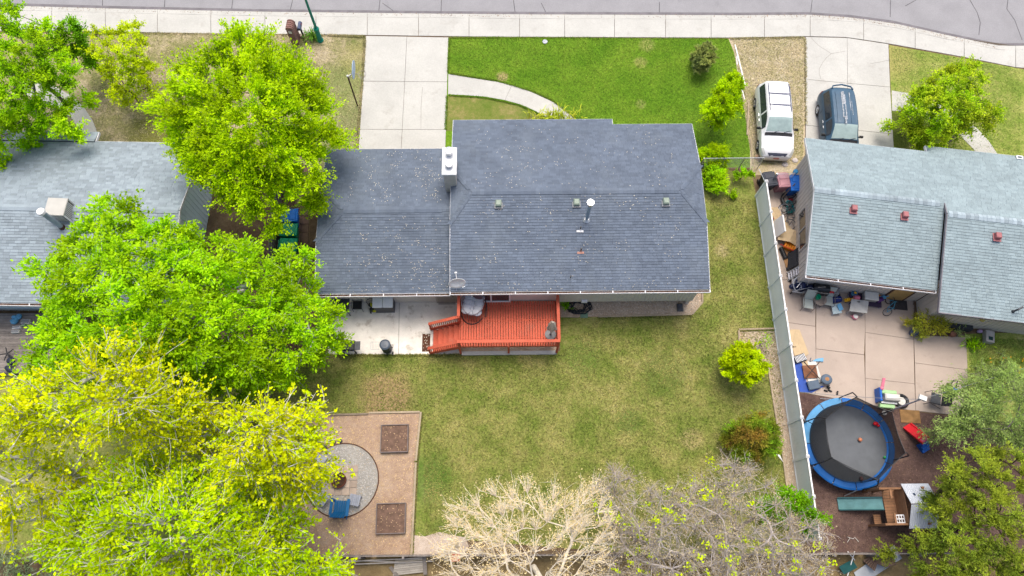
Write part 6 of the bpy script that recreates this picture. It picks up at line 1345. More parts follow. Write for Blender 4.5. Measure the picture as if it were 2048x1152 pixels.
for k in range(5): b = MB(); b.box(fx0+.06, fx0+.4, fy0+.06+k*.09, fy0+.06+k*.09+.07, .45, .48); b.build('step', PWD, ph)
b = MB(); b.box(.02, .06, fy0+.06, fy1-.06, FZ, 1.9); b.build('front_wall', PWD, ph)
b = MB(); b.box(.06, fx1, fy0, fy0+.04, FZ-.5, 1.9); b.box(.06, fx1, fy1-.04, fy1, FZ-.5, 1.9); b.build('side_wall', PWD, ph)
# two corrugated roof planes
CORR = mat('corrugated_white', lin(226, 232, 240), .45, .06, 2)
for y0, y1, z0, z1 in ((fy0-.2, -.02, 1.85, 2.45), (fy1+.2, .02, 1.85, 2.45)):
    n_ = 56; vs = []
    for i in range(n_+1):
        x = .0+1.3*i/n_; dz = .022*math.sin(i*math.pi/2)
        vs += [(x, y0, z0+dz), (x, y1, z1+dz)]
    b = MB(); b.add(vs+[(x, y, z-.012) for x, y, z in vs], [f_ for i in range(n_) for f_ in ((2*i, 2*i+2, 2*i+3, 2*i+1), (2*(n_+1)+2*i+1, 2*(n_+1)+2*i+3, 2*(n_+1)+2*i+2, 2*(n_+1)+2*i))]); b.build('roof', CORR, ph)
b = MB()
for (x, y, s1, s2) in ((.3, .45, .1, .1), (.62, .25, .2, .14), (.98, .25, .14, .12)): z = 1.85+(.95-y)/.93*.6; b.slab3([(x, y-s2/2, z+.04+s2*.32), (x+s1, y-s2/2, z+.04+s2*.32), (x+s1, y+s2/2, z+.04-s2*.32), (x, y+s2/2, z+.04-s2*.32)], .01)
b.build('roof_patch', mat('slate_patch', lin(60, 76, 104), .6), ph)
wn = MB()
for i in range(3): wn.box(-.28+i*.13, -.25+i*.13, -.86, -.36, 1.44, 1.48)
wn = MB(); 
for k in range(3): wn.bar((-.32+.0, -.78+.14*k*1.2, 1.5), (.0, -.78+.14*k*1.2, 1.62), .05, .03)
for k in range(4): wn.bar((-.32+k*.1, -.80, 1.5+.037*k), (-.32+k*.1, -.42, 1.5+.037*k), .04, .03)
wn.build('window', WHITE, ph)
SLM = mat('teal_slide', lin(110, 164, 166), .35, .12, 3); sA, sB = P2(1676, 1008, .08), P2(1766, 1007, 1.0)
b = MB(); up = Vector((0, 0, 1)); sd_ = Vector((0, 1, 0))
b.add([sA-sd_*.26, sA+sd_*.26, sB+sd_*.26, sB-sd_*.26, sA-sd_*.26-up*.04, sA+sd_*.26-up*.04, sB+sd_*.26-up*.04, sB-sd_*.26-up*.04], [(0, 3, 2, 1), (4, 5, 6, 7), (0, 1, 5, 4), (2, 3, 7, 6)])
sl = b.build('slide', SLM, ph)
for s in (-1, 1): b = MB(); b.bar(sA+sd_*.28*s+up*.06, sB+sd_*.28*s+up*.06, .05, .16); b.build('slide_side', mat('dark_teal', lin(42, 104, 108), .4), sl)
# junk behind the back fence
e = thing('lumber_stack', 1753, 1124, 'stack of curved brown panels behind the back fence', 'panels', -6, .1)
for i in range(6): b = MB(); y = .2-.07*i; b.tube([(-.65+.06*i, y-.25, .1+.06*i), (-.2, y+.1, .14+.06*i), (.2, y-.02, .15+.06*i), (.7, y+.15, .12+.06*i)], .06, 5); b.build('panel', mat('brown_panel', lin(146, 120, 104), .8, .15, 4, tint=.2), e)
e = thing('white_panel', 1752, 1133, 'long pale sheet under the stack of brown panels', 'sheet', 28, .05); b = MB(); b.slab3([(-1.2, -.3, .03), (1.3, -.3, .05), (1.35, .35, .05), (-1.1, .3, .03)], .02); b.build('sheet', mat('pale_sheet', lin(196, 202, 208), .6, .1, 2), e); e.name = 'sheet'
e = thing('trestle', 1692, 1132, 'dark teal camp bed frame among the junk behind the fence', 'frame', 20, .05); b = MB(); b.slab3([(-.4, -.25, .3), (.35, -.2, .32), (.3, .2, .3), (-.45, .15, .3)], .02); b.build('cloth', mat('dark_teal_cloth', lin(22, 88, 88), .8), e); b = MB(); b.tube([(-.2, -.4, .1), (.5, .5, .5)], .025, 6); b.tube([(.5, .1, .05), (.2, .6, .5)], .025, 6); b.build('leg', WHITE, e); e.name = 'camp_bed'
b = MB(); b.tube([(-.3, -.1, .02), (-.15, .08, .03), (-.25, .14, .03), (.0, .05, .03), (.1, .12, .02), (.25, -.08, .02)], .012, 5); o = b.build('rope', CREAM, None, 'short white rope lying on the dark mulch', 'rope'); o.location = at(1706, 1080, .02)
b = MB(); b.slab3([(-.15, .2, .05), (.05, .15, .04), (.18, -.25, .05), (.02, .0, .06)], .01); o = b.build('scrap', WHITE, None, 'torn white plastic scrap by the reddish shrub', 'scrap'); o.location = at(1558, 916, .02)
for px, py, r_, lab, m_ in ((1518, 315, .24, 'tan boulder in front of the white minivan', (206, 172, 140)), (1570, 329, .17, 'pale flat stepping stone nearer the minivan', (222, 212, 208)), (1590, 321, .17, 'pale flat stepping stone nearer the right house', (222, 212, 208)), (1568, 848, .1, 'pale round stone in the gravel strip by the fence', (214, 196, 172))):
    b = MB(); b.sphere((0, 0, 0), r_*1.1, r_, r_*.5, 9, 5, z0=-.3); o = b.build('rock', mat('rock_%d' % m_[0], lin(*m_), .9, .12, 5), None, lab, 'rock'); o.location = at(px, py, .02)
# ------------------------------------------------------------------ neighbour's left deck
gd = empty('deck', at(45, 690), 0, 'grey weathered boards of the left neighbour deck', 'deck'); Lg = gd.location
c0_, c1_ = at(-120, 628, .4)-Lg, at(120, 628, .4)-Lg; y_ = c0_.y; bot = at(0, 745, .4).y-Lg.y; k = 0
while y_ > bot:
    b = MB(); b.box(c0_.x, c1_.x+.3, y_-.132, y_, .36, .4+RNG.uniform(0, .006)); b.build('deck_board', WOODG, gd); y_ -= .14
b = MB(); b.box(c0_.x, c1_.x+.3, bot-.05, bot, 0, .36); b.build('skirt', WOODG, gd)
e = thing('plastic_bags', 35, 640, 'pale blue plastic bags heaped on the left deck', 'bag', 0, .4); b = MB(); rs = np.random.RandomState(2); [b.sphere((rs.uniform(-.3, .2), rs.uniform(-.15, .2), .1), rs.uniform(.12, .22), rs.uniform(.1, .18), rs.uniform(.08, .15), 8, 5) for i in range(8)]; b.build('bag', BLUEL, e)
for px, py, m_, lab, sx, sy in ((54, 644, CREAM, 'cream box on the left deck beside the blue bags', .45, .25), (36, 656, WHITE, 'white tray below the blue bags on the left deck', .42, .14), (34, 664, CREAM, 'second cream tray lowest on the left deck', .42, .16), (50, 650, GREENP, 'pale green tub between the box and tray on the deck', .2, .16)):
    e = thing('storage_box', px, py, lab, 'box', RNG.uniform(-8, 12), .4); b = MB(); b.box(-sx/2, sx/2, -sy/2, sy/2, 0, .16, ch=.02); b.build('box', m_, e); b = MB(); b.box(-sx/2+.03, sx/2-.03, -sy/2+.03, sy/2-.03, .16, .18); b.build('lid', GREY, e)
poles((62, 648), (86, 654), .5, .5, .012, CREAM, 'thin cream stick lying on the left deck')
e = thing('office_chair', 25, 720, 'black office chair overturned on the left deck', 'chair', -30, .4)
b = MB(); b.sphere((.15, -.05, .25), .24, .2, .12, 12, 6); b.build('seat', NAVY, e); b = MB(); b.sphere((.35, -.42, .2), .3, .16, .12, 12, 6); b.build('backrest', NAVY, e)
b = MB(); [b.tube([(-.25, .15, .3), (-.25+.36*math.cos(a), .15+.36*math.sin(a), .3)], .03, 6) for a in [i*1.257 for i in range(5)]]; b.tube([(-.25, .15, .3), (.15, 0, .25)], .04, 6); b.build('base', BLACK, e)
# ------------------------------------------------------------------ trees
def tubes(P, R, n=4):
    """P (N,K,3) polylines, R (N,K) radii -> verts, quads of tapered tubes"""
    N_, K, _ = P.shape
    D = np.empty_like(P); D[:, 1:-1] = P[:, 2:]-P[:, :-2]; D[:, 0] = P[:, 1]-P[:, 0]; D[:, -1] = P[:, -1]-P[:, -2]
    D /= np.linalg.norm(D, axis=2, keepdims=True)+1e-9
    ref = np.where(np.abs(D[..., 2:3]) < .9, np.array([0, 0, 1.]), np.array([1., 0, 0]))
    X = np.cross(D, ref); X /= np.linalg.norm(X, axis=2, keepdims=True)+1e-9; Y = np.cross(X, D)
    a = np.arange(n)*2*np.pi/n
    V = P[:, :, None]+R[:, :, None, None]*(X[:, :, None]*np.cos(a)[None, None, :, None]+Y[:, :, None]*np.sin(a)[None, None, :, None])
    i = np.arange(N_)[:, None, None]*K*n+np.arange(K-1)[None, :, None]*n; j = np.arange(n)[None, None, :]; j2 = (j+1) % n
    F = np.stack([i+j, i+j2, i+n+j2, i+n+j], -1).reshape(-1, 4)
    return V.reshape(-1, 3), F
def inpoly(P, q):
    P = np.asarray(P, float); ins = np.zeros(len(q), bool); j = len(P)-1
    for i in range(len(P)):
        c = ((P[i, 1] > q[:, 1]) != (P[j, 1] > q[:, 1])) & (q[:, 0] < (P[j, 0]-P[i, 0])*(q[:, 1]-P[i, 1])/(P[j, 1]-P[i, 1]+1e-9)+P[i, 0]); ins ^= c; j = i
    return ins
def edgedist(P, q):
    P = np.asarray(P, float); d = np.full(len(q), 1e9)
    for i in range(len(P)):
        a, b = P[i-1], P[i]; ab = b-a; t = np.clip(((q-a)@ab)/(ab@ab+1e-9), 0, 1); d = np.minimum(d, np.linalg.norm(q-(a+t[:, None]*ab), axis=1))
    return d
NAD = np.array([1016., 1107.])
def fill(poly, zlo, zhi, d, rs, inset=.35, under=.5, drop=2.):
    """bough centres that fill a crown seen as the outline poly; heights follow a dome"""
    P = np.asarray(poly, float); lo, hi = P.min(0), P.max(0); pts = []
    cand = rs.uniform(lo, hi, (6000, 2)); cand = cand[inpoly(P, cand)]; cand = cand[edgedist(P, cand) > inset]
    for c in cand:
        if all((c[0]-p[0])**2+(c[1]-p[1])**2 > (d*.82)**2 for p in pts): pts.append(c)
    pts = np.array(pts); e = edgedist(P, pts); dn = np.clip(e/max(e.max(), 1), 0, 1)**.6
    cen = P.mean(0); ax = cen-NAD; ax /= np.linalg.norm(ax)+1e-9; s = (pts-cen)@ax; s = (s-s.min())/(np.ptp(s)+1e-6)
    z = zlo+(zhi-zlo)*(.6*dn+.4*s)+rs.normal(0, .06*(zhi-zlo), len(pts))
    B = [(*at(p[0], p[1], zz),) for p, zz in zip(pts, z)]
    U_ = [(b[0]+rs.normal(0, .3), b[1]+rs.normal(0, .3), max(zlo*.7, b[2]-rs.uniform(.6, 1)*drop)) for b in B if rs.rand() < under and b[2] > zlo+.3]
    return np.array(B+U_), len(B)
def leafmat(name, c1, c2, tint=.45, trans=.28, k=.92):
    return mat(name, lin(*c1, k), .55, .1, .9, rgb2=lin(*c2, k), tint=tint, trans=trans, spec=.06)
def tree(name, cat, label, poly, zlo, zhi, d, bark, leaf, seed, r=.62, twigs=13, leaves=20, size=.12, asp=.5, up=.5, out=.7, trunk=.16, base=None, droop=.12, group=None, under=.5,
         spread=.13, sub=0, limb=.55, tw=.010, drop=2., t0=.15, tclump=.5, crown='crown', dn=1., ins=.55, extra=None):
    rs = np.random.RandomState(seed); B, nt_ = fill(poly, zlo, zhi, d, rs, inset=r*40*ins, under=under, drop=drop)
    cxy = B[:, :2].mean(0) if base is None else np.array([base[0], base[1]])
    root = empty(name, (cxy[0], cxy[1], 0), 0, label, cat, group); o0 = np.array([cxy[0], cxy[1], 0.])
    B = B-o0; ht = max(.25, zlo*limb)
    # limb skeleton: attach every bough to the best earlier node
    nodes = [np.zeros(3), np.array([.03, .02, ht*.5]), np.array([.0, .05, ht])]; par = [-1, 0, 1]; load = [0., 0, 0]
    order = np.argsort(np.linalg.norm(B-nodes[2], axis=1)); paths = []
    for bi in order:
        b = B[bi]; Nn = np.array(nodes[1:]); dv = b-Nn; L_ = np.linalg.norm(dv, axis=1)
        hd = np.linalg.norm(Nn[:, :2], axis=1)
        Pr = np.array([nodes[p] for p in par[1:]]); pd = Nn-Pr; pd /= np.linalg.norm(pd, axis=1, keepdims=True)+1e-9; cs = (dv*pd).sum(1)/(L_+1e-9)
        cost = L_*(1+.9*(1-cs))+.2*hd+np.where(dv[:, 2] < .1*L_, 2.0, 0)
        k = int(np.argmin(cost))+1; p0 = nodes[k]; m = max(2, int(np.linalg.norm(b-p0)/.8)); prev = k
        dirp = (p0-nodes[par[k]]) if par[k] >= 0 else np.array([0, 0, 1.]); dirp = dirp/(np.linalg.norm(dirp)+1e-9)*np.linalg.norm(b-p0)*.3
        for q in range(1, m+1):
            t = q/m; pt = (1-t)**2*p0+2*t*(1-t)*(p0+dirp)+t*t*b
            if q < m: pt = pt+rs.normal(0, .035, 3)
            nodes.append(pt); par.append(prev); load.append(0.); prev = len(nodes)-1
        load[prev] += 1
    Nn = np.array(nodes)
    for i in range(len(nodes)-1, 0, -1): load[par[i]] += load[i]
    ld = np.maximum(np.array(load), .6); rad = trunk*(ld/ld[0])**.5
    seg = np.array([(par[i], i) for i in range(1, len(nodes))])
    Pl = Nn[seg]; Rl = np.stack([np.minimum(rad[seg[:, 0]], rad[seg[:, 1]]*1.25), rad[seg[:, 1]]], 1)
    big = rad[seg[:, 1]] > trunk*.62
    for sel, nm in ((big, 'trunk'), (~big, 'branches')):
        if sel.any(): V, F = tubes(Pl[sel], Rl[sel], 7 if nm == 'trunk' else 5); rawmesh(nm, V, F, rs.rand(len(V)), bark, root)
    # twigs
    nB = len(B); T = nB*twigs; c = np.repeat(B, twigs, 0)
    rad_d = c.copy(); rad_d[:, 2] = 0; rad_d /= np.linalg.norm(rad_d, axis=1, keepdims=True)+.4
    dr = rs.normal(0, 1, (T, 3)); dr /= np.linalg.norm(dr, axis=1, keepdims=True); dr = dn*dr+out*rad_d+np.array([0, 0, up]); dr /= np.linalg.norm(dr, axis=1, keepdims=True)
    L_ = r*rs.uniform(.55, 1.25, T); K = 4; tt = np.linspace(0, 1, K)
    bend = rs.normal(0, .16, (T, 3))
    P = c[:, None]+dr[:, None]*(L_[:, None]*tt)[:, :, None]+(bend[:, None]*(tt**2)[None, :, None]*L_[:, None, None]); P[:, :, 2] -= droop*L_[:, None]*tt**2
    R_ = tw*(1-.75*tt)[None]*rs.uniform(.8, 1.3, T)[:, None]
    allP, allR = [P], [R_]
    for _ in range(sub):
        ti = rs.uniform(.25, .9, T); f = ti*(K-1); i0 = np.floor(f).astype(int); fr = (f-i0)[:, None]
        st = P[np.arange(T), i0]*(1-fr)+P[np.arange(T), np.minimum(i0+1, K-1)]*fr
        d2 = dr+rs.normal(0, .75, (T, 3)); d2 /= np.linalg.norm(d2, axis=1, keepdims=True); l2 = L_*rs.uniform(.3, .6, T)
        Q = st[:, None]+d2[:, None]*(l2[:, None]*tt)[:, :, None]+(rs.normal(0, .2, (T, 3))[:, None]*(tt**2)[None, :, None]*l2[:, None, None]); allP.append(Q); allR.append(R_*.6)
    PP = np.concatenate(allP); RR = np.concatenate(allR)
    V, F = tubes(PP, RR, 3); rawmesh('twigs', V, F, rs.rand(len(V)), bark, root)
    # leaves along the twigs, in small clusters
    n = len(PP)*leaves//(1+sub); ti = rs.randint(0, len(PP), n)
    t = t0+(1-t0)*rs.uniform(0, 1, n)**.8
    nc = 5; t = np.where(rs.rand(n) < tclump, np.round(t*nc)/nc, t); f = np.clip(t, 0, .999)*(K-1); i0 = f.astype(int); fr = (f-i0)[:, None]
    pos = PP[ti, i0]*(1-fr)+PP[ti, i0+1]*fr+rs.normal(0, spread*r, (n, 3))*np.array([1, 1, .8])
    ax = PP[ti, -1]-PP[ti, 0]; ax /= np.linalg.norm(ax, axis=1, keepdims=True)+1e-9; ax = ax+rs.normal(0, .8, (n, 3)); ax /= np.linalg.norm(ax, axis=1, keepdims=True)
    nm = rs.normal(0, .32, (n, 3))+np.array([0, 0, 1.]); nm -= ax*(nm*ax).sum(1, keepdims=True); nm /= np.linalg.norm(nm, axis=1, keepdims=True)+1e-9
    sd_ = np.cross(ax, nm); s = size*np.clip(rs.lognormal(-.12, .33, n), .4, 1.7)[:, None]; w_ = s*asp*.5
    V = np.stack([pos, pos+ax*s*.45+sd_*w_+nm*s*.08, pos+ax*s, pos+ax*s*.45-sd_*w_+nm*s*.08], 1).reshape(-1, 3)
    i = np.arange(n)[:, None]*4; F = np.concatenate([i+[0, 1, 2], i+[0, 2, 3]])
    bt = np.repeat(rs.rand(nB), twigs); bt = np.tile(bt, 1+sub)[ti]
    o = rawmesh(crown, V, F, np.repeat(.6*bt+.4*rs.rand(n), 4), leaf, root)
    if extra:                                                       # sparse clusters of young leaves at some bough ends
        em, ec, en, es = extra; cc = rs.randint(0, nB, ec); m_ = ec*en; b0 = np.repeat(B[cc]+rs.normal(0, r*.4, (ec, 3))+np.array([0, 0, r*.5]), en, 0)
        pos = b0+rs.normal(0, .09, (m_, 3)); ax = rs.normal(0, 1, (m_, 3)); ax /= np.linalg.norm(ax, axis=1, keepdims=True); nm = np.array([0, 0, 1.])-ax*ax[:, 2:3]; nm /= np.linalg.norm(nm, axis=1, keepdims=True)+1e-9
        sd_ = np.cross(ax, nm); s = es*rs.uniform(.6, 1.2, m_)[:, None]
        V = np.stack([pos, pos+ax*s*.45+sd_*s*.3, pos+ax*s, pos+ax*s*.45-sd_*s*.3], 1).reshape(-1, 3); i = np.arange(m_)[:, None]*4
        rawmesh('young_leaves', V, np.concatenate([i+[0, 1, 2], i+[0, 2, 3]]), np.repeat(rs.rand(m_), 4), em, root)
    global LEAVES
    LEAVES = globals().get('LEAVES', 0)+n
    return root
BK_G = mat('bark_grey', lin(158, 150, 142), .9, .2, 5, .2, 30, .4); BK_W = mat('bark_pale', lin(220, 217, 210, .95), .85, .15, 4, .15, 30, .3); BK_B = mat('bark_brown', lin(104, 84, 68), .9, .2, 5, .2, 30, .4)
BK_C = mat('bark_cream', lin(246, 234, 212, 1.), .85, .12, 4, .1, 30, .3); BK_M = mat('bark_mauve_grey', lin(206, 196, 190, .8), .9, .15, 4, .1, 30, .3)
L_ASH = leafmat('leaf_yellow_green', (190, 222, 4), (166, 208, 4)); L_GRN = leafmat('leaf_fresh_green', (142, 200, 14), (176, 214, 14)); L_DKG = leafmat('leaf_mid_green', (112, 176, 20), (140, 190, 18))
L_YEL = leafmat('leaf_lemon', (206, 224, 12), (186, 216, 8), .3); L_COT = leafmat('leaf_cottonwood', (226, 228, 10), (188, 214, 6), .4); L_COT2 = leafmat('leaf_cottonwood_green', (204, 222, 6), (160, 204, 4), .45)
L_BUD = leafmat('bud_tan', (238, 216, 164), (228, 206, 150), .25, .2, .95); L_BUD2 = leafmat('bud_straw', (200, 182, 150), (206, 192, 140), .4, .2, .75); L_RED = leafmat('leaf_bronze', (150, 122, 52), (118, 166, 30), .5, .25)
L_OLV = leafmat('leaf_olive_grey', (142, 172, 84), (166, 188, 108), .4, .25); L_JUN = leafmat('leaf_juniper', (164, 178, 50), (112, 138, 44), .5, .2); L_PINE = leafmat('needle_grey_green', (128, 146, 84), (168, 176, 88), .35, .15)
L_SAGE = leafmat('leaf_sage', (128, 148, 110), (150, 164, 126), .3, .2)
tree('ash_tree', 'tree', 'broad feathery yellow green tree beside the driveway', [(345, 95), (372, 70), (400, 110), (430, 55), (470, 38), (500, 48), (530, 52), (560, 85), (590, 80), (605, 115), (655, 130), (645, 165), (670, 190), (685, 215), (665, 235), (695, 275), (692, 292), (660, 310), (690, 335), (655, 348), (660, 380), (640, 398), (610, 395), (600, 425), (575, 435), (560, 410), (520, 475), (498, 468), (488, 430), (450, 405), (395, 385), (370, 330), (350, 305), (340, 270), (303, 238), (298, 205), (328, 180), (305, 160), (345, 140)],
     4., 9.5, 31, BK_G, L_ASH, 1, r=1.15, twigs=18, leaves=52, size=.13, up=.95, out=1.1, trunk=.15, dn=.75, spread=.075, ins=.7, tw=.010, under=1.)
tree('maple_tree', 'tree', 'leafy bright green tree in the top left corner', [(-70, -40), (20, 5), (50, 15), (55, 42), (100, 28), (112, 70), (138, 85), (130, 110), (152, 120), (162, 150), (140, 165), (165, 185), (125, 188), (100, 180), (140, 215), (178, 240), (188, 268), (165, 280), (120, 284), (95, 268), (70, 252), (30, 262), (25, 290), (0, 296), (-70, 300)],
     3., 8., 33, BK_G, L_GRN, 2, twigs=16, leaves=40, size=.14, up=.35, trunk=.17)
tree('maple_tree', 'tree', 'small darker green tree between the top left tree and the thin yellow tree', [(108, 50), (140, 35), (165, 42), (180, 70), (172, 105), (140, 128), (108, 112)], 2., 4.4, 21, BK_B, L_DKG, 3, r=.55, twigs=15, leaves=40, size=.12, trunk=.035)
tree('locust_tree', 'tree', 'thin yellow young tree with a dark trunk on the left front lawn', [(168, 75), (185, 50), (215, 58), (240, 50), (265, 38), (288, 50), (292, 110), (308, 150), (290, 168), (262, 172), (250, 190), (228, 206), (200, 202), (222, 172), (190, 130), (170, 122)],
     2., 4.8, 22, BK_B, L_YEL, 4, r=.5, twigs=14, leaves=30, size=.11, under=.3, trunk=.05, base=at(279, 207), up=.3)
tree('boxelder_tree', 'tree', 'big dense green tree over the left grey roof', [(215, 385), (250, 390), (290, 428), (320, 436), (345, 450), (385, 462), (420, 472), (442, 450), (472, 478), (508, 492), (502, 540), (518, 560), (502, 600), (525, 620), (540, 650), (530, 700), (520, 740), (480, 760), (440, 785), (350, 800), (200, 795), (120, 785), (55, 770), (38, 730), (55, 690), (88, 680), (76, 640), (98, 620), (80, 590), (92, 570), (55, 552), (50, 530), (92, 518), (108, 510), (100, 490), (138, 478), (158, 450), (150, 428), (182, 412)],
     4.5, 11., 36, BK_W, L_GRN, 5, r=.78, twigs=16, leaves=42, size=.15, up=.4, trunk=.26, drop=2.6)
tree('boxelder_tree', 'tree', 'lower green tree whose boughs reach over the garage corner and patio', [(535, 525), (575, 498), (602, 482), (636, 505), (622, 550), (604, 570), (655, 588), (645, 606), (700, 622), (664, 648), (686, 668), (645, 690), (652, 712), (604, 738), (570, 762), (530, 795), (488, 775), (505, 700), (498, 640), (515, 600), (508, 560)],
     2.8, 7., 34, BK_W, L_GRN, 6, r=.68, twigs=16, leaves=40, size=.14, up=.3, trunk=.16)
CW = [('cottonwood tree spraying up over the green tree at mid left', [(195, 690), (250, 655), (300, 690), (345, 680), (375, 715), (362, 760), (440, 785), (455, 830), (425, 885), (380, 905), (300, 915), (200, 905), (100, 885), (0, 875), (-70, 855), (-70, 800), (0, 790), (60, 755), (120, 740), (150, 725)], 6., 13., L_COT, 7),
      ('yellow cottonwood tree reaching over the wood chip yard', [(440, 765), (500, 788), (540, 775), (600, 795), (655, 795), (640, 830), (672, 860), (660, 900), (690, 938), (655, 970), (640, 1000), (600, 1005), (560, 995), (500, 985), (440, 965), (400, 920), (410, 860), (430, 820)], 5., 11., L_COT, 8),
      ('greener cottonwood tree at the bottom edge left of the back fence', [(300, 895), (400, 918), (500, 970), (600, 1000), (650, 1020), (642, 1060), (604, 1090), (684, 1128), (695, 1160), (600, 1210), (400, 1230), (200, 1230), (130, 1160), (75, 1100), (100, 1060), (150, 1010), (200, 960), (250, 915)], 4., 11., L_COT2, 9),
      ('thin yellow cottonwood tree on the left edge with bare limbs showing', [(-90, 850), (60, 880), (180, 900), (235, 930), (205, 1000), (150, 1040), (100, 1060), (0, 1080), (-90, 1100)], 4., 10., L_COT, 10)]
for lab, pg, z0, z1, lm, sd0 in CW:
    tree('cottonwood_tree', 'tree', lab, pg, z0, z1, 37 if sd0 < 10 else 40, BK_W, lm, sd0, r=1.2, twigs=15 if sd0 < 10 else 12, leaves=29 if sd0 < 10 else 24, base=at(585, 900) if sd0 == 8 else None, size=.135, asp=.6, up=.95, out=1.05, trunk=.26, sub=1, tw=.024, drop=2.6, t0=.3, tclump=.85, spread=.06, dn=.8, ins=.8)
tree('shrub', 'shrub', 'grey green shrub in the bottom left corner', [(-50, 1118), (20, 1095), (92, 1112), (114, 1140), (104, 1185), (-50, 1195)], .5, 1.8, 24, BK_B, L_SAGE, 11, r=.4, twigs=12, leaves=24, size=.08, asp=.35, trunk=.05)
tree('young_tree', 'tree', 'slim yellow green young tree on the right of the front lawn', [(1452, 150), (1480, 135), (1488, 165), (1482, 200), (1490, 212), (1462, 238), (1432, 254), (1412, 244), (1402, 215), (1418, 198), (1430, 175)], 1.2, 3.9, 16, BK_B, L_ASH, 12, r=.4, twigs=15, leaves=38, size=.10, trunk=.06, base=at(1421, 254), up=.6, drop=1.2)
tree('pine_sapling', 'tree', 'small grey green pine sapling on the front lawn', [(1394, 90), (1414, 82), (1432, 98), (1428, 130), (1410, 146), (1388, 144), (1383, 120)],   .25, 1.7, 10, BK_B, L_PINE, 13, r=.3, twigs=16, leaves=60, size=.10, asp=.3, trunk=.05, up=.9, drop=.8, spread=.06)
tree('shrub', 'shrub', 'round yellow green shrub at the house corner above the wire fence', [(1400, 300), (1420, 288), (1450, 290), (1464, 315), (1456, 328), (1402, 328)], .3, 1.2, 13, BK_B, L_ASH, 14, r=.36, twigs=18, leaves=44, size=.08, asp=.35, trunk=.04)
tree('shrub', 'shrub', 'fresh green straggling shrub below the wire fence by the house', [(1404, 338), (1430, 332), (1462, 345), (1455, 366), (1452, 385), (1462, 400), (1448, 396), (1420, 382), (1406, 366)], .2, 1.1, 13, BK_B, L_GRN, 15, r=.34, twigs=15, leaves=40, size=.09, trunk=.04)
tree('shrub', 'shrub', 'low green shrub under the middle of the wire fence', [(1464, 344), (1490, 336), (1512, 336), (1514, 352), (1484, 360), (1464, 362)], .2, .8, 15, BK_B, L_GRN, 16, r=.28, twigs=15, leaves=40, size=.08, trunk=.03)
tree('ball_tree', 'tree', 'round lime yellow globe tree beside the fence gravel bed', [(1490+43*math.cos(a)*(1+.06*math.sin(5*a)), 728+40*math.sin(a)*(1+.06*math.cos(4*a))) for a in [i*.314 for i in range(20)]], 1., 2.9, 17, BK_B, leafmat('leaf_lime', (198, 218, 4), (174, 208, 4)), 17, r=.34, twigs=16, leaves=44, size=.10, trunk=.06, up=.4, drop=1.)
tree('shrub', 'shrub', 'reddish bronze and green shrub near the lower fence', [(1458, 828), (1476, 836), (1500, 842), (1522, 830), (1542, 838), (1564, 870), (1566, 897), (1545, 908), (1520, 912), (1500, 930), (1468, 918), (1452, 890), (1464, 860)],   .5, 2.2, 16, BK_B, L_RED, 18, r=.4, twigs=14, leaves=30, size=.095, trunk=.06, up=.7, drop=1.)
tree('shrub', 'shrub', 'small twiggy green shrub in the gravel corner above the globe tree', [(1510, 672), (1535, 666), (1548, 678), (1540, 692), (1520, 700), (1508, 690)], .2, .8, 13, BK_M, L_GRN, 19, r=.26, twigs=8, leaves=7, size=.07, trunk=.03)
tree('bare_tree', 'tree', 'cream bare tree with fanning branches at the bottom centre', [(892, 1050), (925, 1005), (960, 1000), (998, 952), (1030, 968), (1050, 948), (1080, 980), (1110, 970), (1150, 995), (1172, 950), (1204, 985), (1220, 1040), (1225, 1090), (1205, 1160), (1150, 1210), (1000, 1220), (900, 1190), (876, 1110)], 3.2, 7.6, 29, BK_C, L_BUD, 20, r=.85, twigs=15, leaves=11, size=.055, asp=.6, up=.7, out=1.3, trunk=.13, dn=.7, base=at(1066, 1135), sub=1, tw=.015, under=.25, t0=.2, tclump=.7, limb=.35)
tree('bare_tree', 'tree', 'twiggy mauve grey tree with scattered yellow buds right of the cream tree', [(1180, 955), (1218, 925), (1270, 942), (1310, 958), (1350, 962), (1400, 958), (1450, 1000), (1482, 1060), (1480, 1160), (1400, 1210), (1250, 1210), (1185, 1160), (1205, 1080), (1180, 1000)], 2.4, 6.4, 32, BK_M, L_BUD2, 21, r=.66, twigs=20, leaves=11, size=.055, asp=.6, up=.2, out=.3, trunk=.16, sub=2, tw=.014, extra=(L_YEL, 60, 14, .12), under=.5, tclump=.9, droop=.2)
tree('bare_tree', 'tree', 'twiggy grey tree covering the lower end of the vinyl fence', [(1430, 935), (1470, 915), (1502, 925), (1542, 958), (1562, 1000), (1592, 1030), (1640, 1042), (1684, 1080), (1692, 1112), (1660, 1165), (1550, 1210), (1450, 1210), (1425, 1100), (1405, 1000)], 2.4, 6.2, 32, BK_M, L_BUD2, 22, r=.66, twigs=19, leaves=11, size=.055, asp=.6, up=.2, out=.3, trunk=.16, sub=2, tw=.014, extra=(L_YEL, 45, 14, .12), under=.5, tclump=.9, droop=.2)
tree('shrub', 'shrub', 'bright green shrub leaning across the lower vinyl fence', [(1543, 972), (1575, 982), (1602, 980), (1622, 998), (1664, 1045), (1632, 1048), (1600, 1034), (1568, 1038), (1548, 1010)], 1.2, 2.8, 22, BK_B, L_DKG, 23, r=.5, twigs=15, leaves=40, size=.11, trunk=.05)
